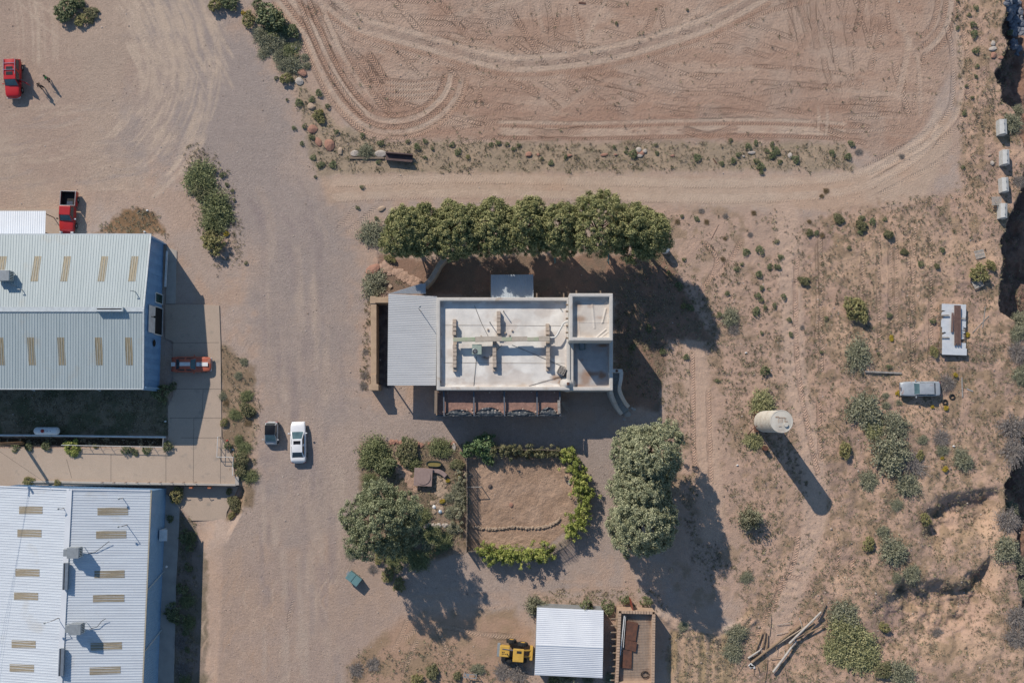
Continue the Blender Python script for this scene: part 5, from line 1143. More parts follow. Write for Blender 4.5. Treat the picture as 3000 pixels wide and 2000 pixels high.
for s, lab in zip(SHR, labs):
    px, py, r, kd = s; rm = r / 24.6 * (1.28 if kd in 'sbqwp' else 1.1); p = G(px, py); me, sm = PROTO[(kd, rsx.randrange(3))]
    if px > rav_edge(py): p = P(px, py, H(px, py)); 
    h = r / 24.6 * 1.05 * AVG[kd] * rsx.uniform(.85, 1.15)
    if kd == 'g' and r < 15: h *= .75
    t = empty('shrub', p, rsx.uniform(0, 6.28), lab, 'shrub', KA[kd] + ' shrubs'); vs_ = rsx.uniform(.8, 1.2) if r < 15 else 1.0; t.scale = (rm * vs_ * rsx.uniform(.82, 1.15), rm * vs_ * rsx.uniform(.82, 1.15), max(h, .25))
    if (px, py) in ((1570, 1771), (1666, 1966), (1717, 1771), (2195, 1519)): t.scale.z = 3.2
    a = bpy.data.objects.new('foliage', me); COL.objects.link(a); a.parent = t
    if r > 9: b = bpy.data.objects.new('stems', sm); COL.objects.link(b); b.parent = t
RA = {'w': 'pale', 'r': 'red', 'c': 'tan', 'd': 'dark'}; RM_ = {'w': M_rw, 'r': M_rr, 'c': M_rc, 'd': M_rd}
labs = label_all([(q[0], q[1], ('big ' if q[2] * q[3] > 120 else 'small ') + RA[q[4]]) for q in RK], 'rock', lambda k: k)
for k, (q, lab) in enumerate(zip(RK, labs)):
    p = G(q[0], q[1]); mb = MB(p); mb.blob((p.x, p.y, p.z + .1), (q[2] / 23, q[3] / 23), k, .42, 2, rz=q[5]); o = mb.build('rock', RM_[q[4]]); o.location = p; tag(o, lab, 'rock', 'loose rocks and boulders')
# sandstone paving and small edging stones
def stonework(name, label, cat, pts, n, w, s, m, seed, flat=.5, par=None, spread=1.0, z=.05):
    rs = random.Random(seed); c = catmull([(a, b) for a, b in pts], 10); mb = MB()
    for k in range(n):
        t = rs.uniform(0, len(c) - 1.01); i = int(t); a = c[i]; b = c[i + 1]; x = a[0] + (b[0] - a[0]) * (t - i) + rs.uniform(-w, w); y = a[1] + (b[1] - a[1]) * (t - i) + rs.uniform(-w, w) * spread
        p = G(x, y); r = s * rs.uniform(.6, 1.4); mb.blob((p.x, p.y, p.z + z), (r, r * rs.uniform(.6, 1)), seed * 99 + k, flat, 1, rz=rs.uniform(0, 3))
    o = mb.build(name, m); tag(o, label, cat); return o
M_sand = mat('pink_sandstone_slab', (.46, .31, .23), .9, c2=(.38, .25, .18), ns=1.2, bump=.01, bs=10)
stonework('sandstone_path', 'band of broken pink sandstone slabs running from the road to the carport', 'stone paving', [(1112, 772), (1135, 785), (1165, 802), (1195, 815), (1228, 828)], 90, 11, .38, M_sand, 1, .25)
stonework('dry_stone_edging', 'low row of red stones along the top edge of the garden', 'stone edging', [(1143, 1293), (1175, 1298), (1230, 1302), (1290, 1300), (1330, 1298)], 60, 4, .22, M_rr, 2, .6)
stonework('dry_stone_edging', 'low dry stone wall crossing the bottom of the corral', 'stone edging', [(1376, 1541), (1440, 1548), (1500, 1543), (1560, 1545), (1610, 1538), (1640, 1516)], 220, 3.2, .12, M_rc, 3, .7, z=.15)
stonework('dry_stone_edging', 'shaded pale stone row left of the stick fence', 'stone edging', [(1245, 1540), (1290, 1538), (1340, 1542)], 50, 5, .18, M_rw, 4, .7)
stonework('garden_paving', 'irregular flagstones around the pink table slab in the garden', 'stone paving', [(1165, 1365), (1200, 1400), (1215, 1425)], 60, 14, .30, M_sand, 5, .18)
stonework('garden_paving', 'shaded grey flagstones right of the pink table slab', 'stone paving', [(1280, 1400), (1300, 1430), (1290, 1460), (1280, 1490)], 60, 16, .28, M_rc, 6, .2)
tag(stonework('wash_boulders', None, None, [(2962, -10), (2975, 60), (2985, 110), (2990, 150)], 160, 20, .42, mat('blue_grey_rock', (.20, .22, .26), .8, c2=(.12, .13, .16), ns=3), 7, .8), 'blue grey boulders filling the dry wash at the top right', 'boulders', kind='stuff')

# ------------------------------------------------------------------ dry grass and weeds (uncountable)
def dens(px, py):
    D = np.zeros(px.shape)
    D = np.maximum(D, region_p(px, py, SCR, 20) * (.35 + .9 * sstep(.45, .62, fbm(px, py, 60, 3, 201))))
    D = np.maximum(D, region_p(px, py, [(1900, 620), (2380, 640), (2330, 1000), (2400, 1400), (2200, 1700), (2040, 1700), (1960, 1200), (1960, 1000)], 30) * .75 * sstep(.45, .7, fbm(px, py, 70, 3, 203)))
    D = np.maximum(D, region_p(px, py, [(830, 120), (900, 250), (1000, 385), (1120, 412), (1500, 418), (2480, 420), (2500, 500), (2200, 500), (1000, 500), (930, 500), (880, 330)], 10) * .62)
    D = np.maximum(D, region_p(px, py, [(-100, 1140), (490, 1140), (492, 1270), (-100, 1270)], 6) * 1.3)
    D = np.maximum(D, region_p(px, py, [(-100, 1280), (478, 1284), (478, 1306), (-100, 1304)], 3) * 1.6)
    D = np.maximum(D, region_p(px, py, [(512, 1500), (560, 1530), (575, 1620), (560, 2050), (500, 2050), (520, 1600)], 8) * 1.2)
    D = np.maximum(D, region_p(px, py, [(640, 1000), (735, 1080), (760, 1200), (745, 1330), (730, 1480), (660, 1520), (700, 1420), (655, 1280)], 10) * .8)
    D = np.maximum(D, region_p(px, py, [(270, 688), (330, 640), (400, 608), (450, 620), (490, 690)], 8) * 1.2)
    D = np.maximum(D, region_p(px, py, [(540, 420), (620, 430), (690, 560), (720, 760), (640, 800), (570, 640)], 12) * .6)
    D = np.maximum(D, region_p(px, py, [(1060, 1290), (1360, 1300), (1365, 1620), (1250, 1640), (1100, 1600)], 8) * .8)
    D = np.maximum(D, region_p(px, py, [(1808, 760), (1980, 740), (2100, 1000), (1950, 1000), (1950, 1200), (1810, 1110)], 10) * 1.0)
    D = np.maximum(D, region_p(px, py, [(1930, 1000), (2010, 1000), (2030, 1300), (1960, 1280)], 12) * .9)
    D = np.maximum(D, region_p(px, py, [(1060, 1000), (1084, 870), (1084, 1140), (1050, 1150)], 5) * 1.2)
    D = np.maximum(D, region_p(px, py, [(1600, 1725), (1920, 1730), (1960, 1790), (1560, 1790)], 8) * 1.0)
    D = np.maximum(D, region_p(px, py, [(1030, 1920), (1300, 1880), (1560, 1990), (1550, 2050), (1000, 2050)], 20) * .55)
    D = np.maximum(D, region_p(px, py, [(1960, 1850), (2150, 1860), (2140, 2020), (1960, 2020)], 8) * 1.0)
    D = np.maximum(D, region_p(px, py, [(1090, 860), (1130, 760), (1240, 830)], 8) * .5)
    D = np.maximum(D, region_p(px, py, FIELD, 5) * .03)
    # bare wheel tracks and lanes
    for pts, w in (([(2300, 620), (2320, 900), (2330, 1100), (2370, 1300), (2390, 1500), (2330, 1700), (2260, 1900)], 30), ([(2030, 1000), (2050, 1200), (2080, 1400), (2090, 1550)], 26)):
        D = D * (1 - .85 * (1 - sstep(w * .7, w * 1.3, -poly_sd(px, py, catmull(pts, 4) + catmull(pts, 4)[::-1]))))
    return D
def region_p(px, py, poly, soft): return sstep(-soft, soft, poly_sd(px, py, poly) + (vnoise(px, py, 25, 5) - .5) * 20)
def grass(name, label, n, seed, lm, hgt_m, tb, sel=None, thr=.28):
    rs = np.random.RandomState(seed); X = rs.uniform(-64, 64, n * 7); Y = rs.uniform(-32, 53, n * 7); px, py = proj_np(X, Y); D = dens(px, py)
    if sel is not None: D = D * sel(px, py)
    D = D * (.25 + 1.5 * sstep(.40, .62, fbm(X, Y, 1.3, 3, seed + 50)))
    k = np.where(rs.rand(len(X)) < D)[0][:n]; X, Y, px, py = X[k], Y[k], px[k], py[k]; m = 12
    Z = hgt(px, py, X, Y) + (fbm(X, Y, .6, 3, 101) - .5) * .1
    s = np.clip(rs.lognormal(-.25, .5, len(X)), .3, 1.7) * hgt_m
    a = rs.uniform(0, 6.28, (len(X), m)); el = rs.uniform(.15, 1.3, (len(X), m)); L_ = s[:, None] * rs.uniform(.5, 1.1, (len(X), m))
    d = np.stack([np.cos(a) * np.cos(el), np.sin(a) * np.cos(el), np.sin(el)], -1)
    base_ = np.stack([X, Y, Z], -1)[:, None] + np.stack([np.cos(a), np.sin(a), 0 * a], -1) * (s[:, None, None] * .15)
    tip = base_ + d * L_[..., None]; w = np.stack([-np.sin(a), np.cos(a), 0 * a], -1) * (s[:, None, None] * .09)
    V = np.stack([base_ - w, base_ + w, tip + w * .35, tip - w * .35], 2).reshape(-1, 3)
    F = np.arange(len(V)).reshape(-1, 4); tone = np.clip(rs.normal(tb, .22, len(X))[:, None] + rs.normal(size=(len(X), m)) * .1, 0, 1)
    o = link(name, np_mesh(name, V, F, np.repeat(tone.ravel(), 4)), lm); tag(o, label, 'grass', kind='stuff')
L_dg = leafmat('dry_grass_blade', (.17, .14, .095), (.27, .225, .15), (.40, .34, .23))
L_wg = leafmat('weed_blade', (.12, .115, .06), (.21, .19, .11), (.30, .27, .17))
L_dk = leafmat('dark_twig', (.09, .075, .06), (.16, .14, .11), (.25, .22, .18))
grass('dry_grass', 'dry straw coloured grass tufts scattered over the scrubland', 26000, 31, L_dg, .18, .5)
grass('low_weeds', 'low olive weeds scattered over the bare ground', 5500, 32, L_wg, .20, .5)
grass('twiggy_litter', 'small dark twiggy plants and litter dotted over the ground', 5200, 33, L_dk, .16, .5)

rsp = np.random.RandomState(77); X = rsp.uniform(-64, 64, 60000); Y = rsp.uniform(-32, 53, 60000); px_, py_ = proj_np(X, Y)
W_ = .10 + .5 * region_p(px_, py_, SCR, 20) + .35 * sstep(.5, .65, fbm(X, Y, 2.5, 3, 9)); W_ = np.where(poly_sd(px_, py_, FIELD) > 0, .12, W_); W_ = W_ * (poly_sd(px_, py_, [(-400, 1424), (700, 1424), (650, 1560), (600, 2400), (-400, 2400)]) < 0) * (poly_sd(px_, py_, [(-400, 1300), (690, 1300), (690, 1430), (-400, 1430)]) < 0)
k_ = rsp.rand(60000) < W_ * .55; X, Y, px_, py_ = X[k_], Y[k_], px_[k_], py_[k_]; n_ = len(X); sz = rsp.lognormal(-3.25, .45, n_); zz = hgt(px_, py_, X, Y) + .02
a_ = rsp.uniform(0, 6.28, n_); V = []
for j, (u, v, w) in enumerate(((1, 0, 0), (0, 1, 0), (-1, 0, 0), (0, -1, 0), (.2, .1, .9), (0, 0, -.4))):
    f_ = rsp.uniform(.7, 1.3, n_); V.append(np.stack([X + sz * f_ * (u * np.cos(a_) - v * np.sin(a_)), Y + sz * f_ * (u * np.sin(a_) + v * np.cos(a_)), zz + sz * w], -1))
V = np.stack(V, 1).reshape(-1, 3); F = np.array([(0, 1, 4), (1, 2, 4), (2, 3, 4), (3, 0, 4)]); F = (np.arange(n_)[:, None, None] * 6 + F[None]).reshape(-1, 3)
o = link('pebbles', np_mesh('pebbles', V, F, np.repeat(rsp.rand(n_), 6)), leafmat('pebble', (.20, .15, .12), (.36, .28, .23), (.52, .45, .39))); tag(o, 'loose pebbles scattered over the dirt and gravel', 'pebbles', kind='stuff')
# ------------------------------------------------------------------ vehicles
M_tyre = mat('tyre_rubber', (.025, .025, .025), .85, ns=6); M_rim = mat('alloy_rim', (.45, .46, .48), .35, .6, ns=5)
M_win = mat('tinted_window', (.03, .045, .055), .08, ns=2, fine=0, spec=.8); M_wsh = mat('windscreen_glass', (.10, .17, .18), .08, ns=1.5, c2=(.05, .09, .10), fine=0, spec=.8)
M_chr = mat('chrome', (.6, .6, .62), .2, .9, ns=4); M_lampg = mat('headlight_glass', (.6, .62, .62), .15, ns=3); M_tail = mat('tail_light', (.35, .02, .02), .25, ns=3)
def paint(n, c, c2=None, **k): return mat(n, c, .28, .0, c2 or tuple(x * .92 for x in c), ns=1.5, fine=.02, spec=.6, **k)
def wheel(t, x, y, r=.33, w=.21):
    e = MB(); s = 1 if y > 0 else -1
    prof = [(r * .62, -w / 2), (r * .93, -w / 2), (r, -w * .3), (r, w * .3), (r * .93, w / 2), (r * .62, w / 2)]
    e.lathe((x, y, r), prof, 24, 'Y'); o = e.build('wheel', M_tyre, t, smooth=False)
    e = MB(); e.lathe((x, y, r), [(.03, s * (w / 2 + .012)), (r * .25, s * (w / 2 + .01)), (r * .60, s * (w / 2 - .01)), (r * .60, 0)], 16, 'Y'); e.build('rim', M_rim, o)
def body_shell(mb, st, nseg=12):
    "st: list of (x, z_low, z_side(shoulder), z_top(crown centre), half width, shoulder inset)"
    n = len(st); rows = []
    for x, zl, zs, zt, w, ins in st:
        r = []
        prof = [(w * .93, zl), (w, zl + (zs - zl) * .35), (w, zl + (zs - zl) * .7), (w - ins * .5, zs), (w - ins * 1.6, zs + (zt - zs) * .55), (w * .5, zt - (zt - zs) * .08), (0, zt)]
        for y, z in prof: r.append((x, y, z))
        for y, z in reversed(prof[:-1]): r.append((x, -y, z))
        rows.append(r)
    m = len(rows[0]); vs = [p for r in rows for p in r]; fs = []
    for i in range(n - 1):
        for k in range(m - 1): fs.append((i * m + k, (i + 1) * m + k, (i + 1) * m + k + 1, i * m + k + 1))
        fs.append((i * m + m - 1, (i + 1) * m + m - 1, (i + 1) * m, i * m))
    fs.append(tuple(range(m))); fs.append(tuple(reversed(range((n - 1) * m, n * m))))
    mb.add(vs, fs)
def car(name, label, cat, px, py, rz, L, W, Hh, col, st, cab, roofcol=None, wr=.33, wb=None, glass=M_wsh, extras=None, group=None):
    p = G(px, py); t = empty(name, (p.x, p.y, p.z), rz, label, cat, group)
    mb = MB(); body_shell(mb, st); o = mb.build('body', col, t, smooth=True); s_ = o.modifiers.new('s', 'SUBSURF'); s_.levels = 1; s_.render_levels = 2
    x0, x1, x2, x3, zb, wb_, wr_ = cab     # rear base, rear roof, front roof, front base, belt z, half width belt, half width roof
    base_ = [(x0, -wb_, zb), (x3, -wb_, zb), (x3, wb_, zb), (x0, wb_, zb)]; top = [(x1, -wr_, Hh - .04), (x2, -wr_, Hh - .04), (x2, wr_, Hh - .04), (x1, wr_, Hh - .04)]
    mb = MB(); mb.add(base_ + top, [(0, 1, 5, 4), (1, 2, 6, 5), (2, 3, 7, 6), (3, 0, 4, 7), (4, 5, 6, 7)]); mb.build('cabin', col, t, bevel=.06, seg=3)
    # roof skin slightly crowned
    mb = MB(); n_ = 6; vs = []
    for i in range(n_ + 1):
        for j in range(n_ + 1):
            u, v = i / n_, j / n_; vs.append((x1 - .02 + (x2 - x1 + .04) * u, -wr_ + 2 * wr_ * v, Hh - .035 + .06 * (1 - (2 * u - 1) ** 2) * (1 - (2 * v - 1) ** 2) + .012))
    mb.add(vs, [(i * (n_ + 1) + j, (i + 1) * (n_ + 1) + j, (i + 1) * (n_ + 1) + j + 1, i * (n_ + 1) + j + 1) for i in range(n_) for j in range(n_)]); mb.build('roof', roofcol or col, t, smooth=True)
    B_ = [Vector(v) for v in base_]; T_ = [Vector(v) for v in top]
    def pane(nm, a, b, c, d, m, k0=.10, k1=.10, side=.08):
        a, b, c, d = map(Vector, (a, b, c, d)); nn = (b - a).cross(d - a).normalized()
        def q(u, v): return a.lerp(b, u).lerp(d.lerp(c, u), v) + nn * .012
        mb = MB(); n_ = 4; vs = [q(side + (1 - 2 * side) * i / n_, k0 + (1 - k0 - k1) * j / n_) for i in range(n_ + 1) for j in range(n_ + 1)]
        mb.add(vs, [(i * (n_ + 1) + j, (i + 1) * (n_ + 1) + j, (i + 1) * (n_ + 1) + j + 1, i * (n_ + 1) + j + 1) for i in range(n_) for j in range(n_)]); return mb.build(nm, m, t)
    pane('windscreen', B_[1], B_[2], T_[2], T_[1], glass, .04, .06, .06); pane('rear_window', B_[3], B_[0], T_[0], T_[3], M_win, .06, .08, .08)
    for s in (0, 1):
        a, b, c, d = ((B_[0], B_[1], T_[1], T_[0]) if s == 0 else (B_[2], B_[3], T_[3], T_[2]))
        if x3 - x0 > 2.2 or name == 'sedan':
            m1, m2 = a.lerp(b, .49), d.lerp(c, .49); n1, n2 = a.lerp(b, .51), d.lerp(c, .51)
            pane('side_window', a, m1, m2, d, M_win, .10, .12, .09); pane('side_window', n1, b, c, n2, M_win, .10, .12, .09)
        else: pane('side_window', a, b, c, d, M_win, .10, .12, .08)
    wbx = wb or L * .58; w_ = W / 2 - .09
    for x in (-wbx / 2 - .02 * L, wbx / 2 + .0 * L):
        for y in (-w_, w_): wheel(t, x, y, wr)
    xf = st[-1][0]; xr = st[0][0]
    for s in (-1, 1):
        mb = MB(); mb.box((xf - .10, s * (W / 2 - .30), st[-1][2] - .06), (.22, .36, .14)); mb.build('headlight', M_lampg, t, bevel=.03)
        mb = MB(); mb.box((xr + .05, s * (W / 2 - .24), st[0][2] - .08), (.14, .30, .16)); mb.build('tail_light', M_tail, t, bevel=.02)
        mb = MB(); mb.box((x3 - .22, s * (W / 2 + .10), zb + .08), (.12, .22, .14)); mb.build('mirror', col if cat != 'pickup' else M_black, t, bevel=.03)
    mb = MB(); mb.box((xf - .02, 0, .42), (.12, W * .84, .16)); mb.build('front_bumper', extras.get('bump', col) if extras else col, t, bevel=.04)
    mb = MB(); mb.box((xr + .02, 0, .42), (.12, W * .84, .16)); mb.build('rear_bumper', extras.get('bump', col) if extras else col, t, bevel=.04)
    return t
def stn(L, W, sill, hood, trunk, xh, xt, nose=.55, tail=.6, cr=.07, belt=.92):
    h = L / 2; w = W / 2
    return [(-h, sill + .12, tail * .86, tail * .9, w * .80, .05), (-h + .12, sill + .03, trunk - .07, trunk - .02, w * .92, .07), (-h + .45, sill, trunk - .04, trunk + cr * .5, w * .985, .08), (xt, sill, trunk, trunk + cr * .6, w, .09),
            (xt + .4, sill, belt, belt + .02, w, .09), (0, sill, belt, belt + .02, w, .08), (xh - .3, sill, belt, belt + .02, w, .08), (xh, sill, hood, hood + cr, w, .09), (h - .55, sill, hood - .06, hood + cr * .5, w * .975, .10),
            (h - .18, sill + .02, hood - .14, hood - .06, w * .90, .09), (h - .03, sill + .08, nose - .02, nose + .05, w * .74, .05), (h, sill + .14, nose * .85, nose * .9, w * .64, .04)]
P_white = paint('white_car_paint', (.74, .75, .77)); P_silver = paint('silver_car_paint', (.42, .43, .44)); P_red = paint('bright_red_paint', (.46, .015, .018)); P_red2 = paint('red_pickup_paint', (.40, .02, .02))
P_or = mat('faded_orange_red_paint', (.46, .12, .065), .5, c2=(.38, .09, .05), ns=2.5, stain=(.40, .26, .20), ss=.9); P_grey = mat('weathered_grey_paint', (.42, .45, .48), .4, .15, c2=(.34, .37, .40), ns=2, stain=(.34, .20, .16), ss=1.6)
P_blk = mat('black_panel', (.01, .01, .012), .3, ns=2, fine=0)
# white sedan, nose up the picture
t = car('sedan', 'white four door sedan with sunroof parked beside a tiny silver car', 'car', 877, 1295, R(91.5), 4.80, 1.86, 1.43, P_white, stn(4.80, 1.86, .24, .86, .94, 1.05, -1.62), (-1.85, -1.12, .35, 1.28, .90, .78, .60), wb=2.8, extras={})
mb = MB(); mb.box((-.02, 0, 1.452), (.42, .82, .02)); mb.build('sunroof', P_blk, t, bevel=.008)
# tiny two seater, nose down
t = car('micro_car', 'tiny silver two seat car with black roof parked left of the white sedan', 'car', 799, 1268, R(-91), 2.66, 1.56, 1.52, P_silver, stn(2.66, 1.56, .25, .88, 1.0, .62, -.95, .7, .9), (-1.20, -.92, .18, .98, .94, .70, .60), roofcol=P_blk, wb=1.85, wr=.30, extras={})
# red off-roader with roof rack and an open door
t = car('off_road_car', 'bright red off-road car with roof rack and an open door', 'car', 48, 237, R(-88), 4.75, 1.86, 1.78, P_red, stn(4.75, 1.86, .34, 1.08, 1.12, .85, -2.0, .8, .95, .05, 1.12), (-2.25, -2.08, .35, .98, 1.10, .85, .70), wb=2.7, wr=.39, extras={'bump': M_chr})
mb = MB()
for x in (-1.55, -.75): mb.box((x, 0, 1.88), (.06, 1.35, .05))
mb.box((-1.15, .68, 1.86), (1.9, .05, .05)); mb.box((-1.15, -.68, 1.86), (1.9, .05, .05)); mb.build('roof_rack', M_chr, t)
for x in (-1.0, -.38): mb = MB(); mb.box((x + .05, 0, 1.812), (.42, .8, .015)); mb.build('sunroof', P_blk, t, bevel=.006)
mb = MB(); Md = Matrix.Rotation(R(60), 3, 'Z'); mb.box((.55, 1.42, .80), (1.1, .08, .85), M=Md); d = mb.build('door', P_red, t, bevel=.03)
mb = MB(); mb.box((.50, 1.36, 1.38), (.85, .03, .42), M=Md); mb.build('door_window', M_win, d)
# red pickup with black empty bed, nose down
p = G(207, 626); t = empty('pickup_truck', p, R(-92), 'red pickup truck with an open black bed parked beside the white canopy', 'pickup')
Lp, Wp = 5.1, 1.88; w = Wp / 2
st_ = [(-.78, .34, 1.04, 1.08, w, .07), (-.4, .34, 1.04, 1.08, w, .07), (.55, .34, 1.04, 1.07, w, .07), (.95, .34, 1.0, 1.07, w, .08), (1.9, .34, .92, 1.0, w * .97, .10), (2.3, .36, .82, .9, w * .90, .1), (2.5, .42, .62, .68, w * .76, .06), (2.55, .48, .56, .6, w * .68, .04)]
mb = MB(); body_shell(mb, st_); o = mb.build('body', P_red2, t, smooth=True); s_ = o.modifiers.new('s', 'SUBSURF'); s_.levels = 1; s_.render_levels = 2
mb = MB(); mb.box((-1.66, w - .06, .70), (1.78, .12, .74)); mb.box((-1.66, -w + .06, .70), (1.78, .12, .74)); mb.box((-2.51, 0, .70), (.08, Wp - .25, .70)); mb.build('bed_side', P_red2, t, bevel=.03)
mb = MB(); mb.box((-1.66, 0, .45), (1.62, Wp - .26, .04)); mb.box((-1.66, w - .13, .72), (1.62, .02, .60)); mb.box((-1.66, -w + .13, .72), (1.62, .02, .60)); mb.box((-2.46, 0, .72), (.02, 1.5, .60)); mb.build('bed_liner', M_black, t)
mb = MB(); mb.ring([(-2.54, -w + .02), (-.78, -w + .02), (-.78, w - .02), (-2.54, w - .02)], .06, 1.075, 1.11); mb.build('bed_rail', M_steel, t)
mb = MB(); [mb.box((-1.05, -.05 + k * .12, 1.0), (.5, .04, .05)) for k in range(6)]; mb.build('bed_rack', M_chr, t)
cabp = (-.75, -.62, .45, 1.10, 1.05, .84, .66); x0, x1, x2, x3, zb, wb_, wr_ = cabp; Hh = 1.72
bs = [(x0, -wb_, zb), (x3, -wb_, zb), (x3, wb_, zb), (x0, wb_, zb)]; tp = [(x1, -wr_, Hh), (x2, -wr_, Hh), (x2, wr_, Hh), (x1, wr_, Hh)]
mb = MB(); mb.add(bs + tp, [(0, 1, 5, 4), (1, 2, 6, 5), (2, 3, 7, 6), (3, 0, 4, 7), (4, 5, 6, 7)]); mb.build('cabin', P_red2, t, bevel=.06, seg=3)
def pane2(t, nm, a, b, c, d, m, k=.08, s=.08):
    a, b, c, d = map(Vector, (a, b, c, d)); nn = (b - a).cross(d - a).normalized(); q = lambda u, v: a.lerp(b, u).lerp(d.lerp(c, u), v) + nn * .015
    mb = MB(); mb.add([q(s, k), q(1 - s, k), q(1 - s, 1 - k), q(s, 1 - k)], [(0, 1, 2, 3)]); return mb.build(nm, m, t)
pane2(t, 'windscreen', bs[1], bs[2], tp[2], tp[1], M_wsh); pane2(t, 'rear_window', bs[3], bs[0], tp[0], tp[3], M_win)
pane2(t, 'side_window', bs[0], bs[1], tp[1], tp[0], M_win, .12); pane2(t, 'side_window', bs[2], bs[3], tp[3], tp[2], M_win, .12)
for x in (-1.62, 1.55):
    for y in (-w + .09, w - .09): wheel(t, x, y, .37, .24)
for s in (-1, 1):
    mb = MB(); mb.box((2.42, s * .66, .74), (.2, .34, .16)); mb.build('headlight', M_lampg, t, bevel=.03)
    mb = MB(); mb.box((.85, s * (w + .12), 1.12), (.14, .24, .18)); mb.build('mirror', M_black if s < 0 else M_white, t, bevel=.03)
mb = MB(); mb.box((2.50, 0, .48), (.14, 1.55, .2)); mb.build('front_bumper', M_chr, t, bevel=.04)
mb = MB(); mb.box((-2.60, 0, .52), (.12, 1.6, .18)); mb.build('rear_bumper', M_chr, t, bevel=.03)
# striped coupe, nose to the right
t = car('coupe', 'old orange red coupe with white racing stripes parked on the shaded concrete apron', 'car', 566, 1068, R(0), 4.70, 1.84, 1.30, P_or, stn(4.70, 1.84, .25, .88, .90, .55, -1.75, .7, .8, .04, .88), (-1.80, -1.20, .02, .62, .86, .76, .58), wb=2.75, extras={'bump': M_chr})
mb = MB(); mb.box((1.35, 0, .962), (1.35, .46, .02)); mb.build('hood_stripe', M_white, t)
mb = MB(); mb.box((-.58, 0, 1.345), (1.25, .44, .012)); mb.build('roof_stripe', M_white, t); mb = MB(); mb.box((-2.08, 0, .945), (.5, .46, .02)); mb.build('trunk_stripe', M_white, t)
mb = MB(); mb.box((1.2, .12, .98), (.35, .05, .02)); mb.box((1.2, -.12, .98), (.35, .05, .02)); mb.build('hood_vent', M_black, t)
# abandoned grey sedan, nose to the left
t = car('vintage_sedan', 'abandoned grey sedan with rust blotches in the scrub', 'car', 2690, 1139, R(180.5), 4.72, 1.78, 1.42, P_grey, stn(4.72, 1.78, .26, .92, .92, .75, -1.55, .75, .8, .05, .92), (-1.72, -1.32, .32, .88, .90, .76, .66), wb=2.75, extras={'bump': M_chr})
mb = MB(); mb.box((2.33, 0, .66), (.06, .42, .40)); mb.build('grille', M_chr, t); mb = MB(); mb.box((-1.2, 0, .02), (.2, .2, .02)); mb.build('brake_drum', M_rust, t)
for k, (px, py, lab) in enumerate(((2788, 1162, 'larger dark tyre lying right of the abandoned grey sedan'), (2767, 1177, 'smaller half hidden tyre lying by the rear of the abandoned grey sedan'))):
    q = G(px, py); t = empty('tyre', q, 0, lab, 'tyre', 'old tyres'); r = .36 - k * .03; mb = MB(); n = 24; vs = []; prof = [(r * .62, .03), (r * .8, 0), (r, .06), (r, .17), (r * .8, .22), (r * .62, .19)]
    mb.lathe((0, 0, .03), prof, 24); me_o = mb.build('tread', M_tyre, t); me_o.data.polygons  # rubber ring
    bm_f = [f for f in mb.f if len(f) == 24]; me_o.data.clear_geometry(); me_o.data.from_pydata(mb.v, [], [f for f in mb.f if len(f) == 4] + [(5 * n + i, 5 * n + (i + 1) % n, (i + 1) % n, i) for i in range(n)]); me_o.data.update()

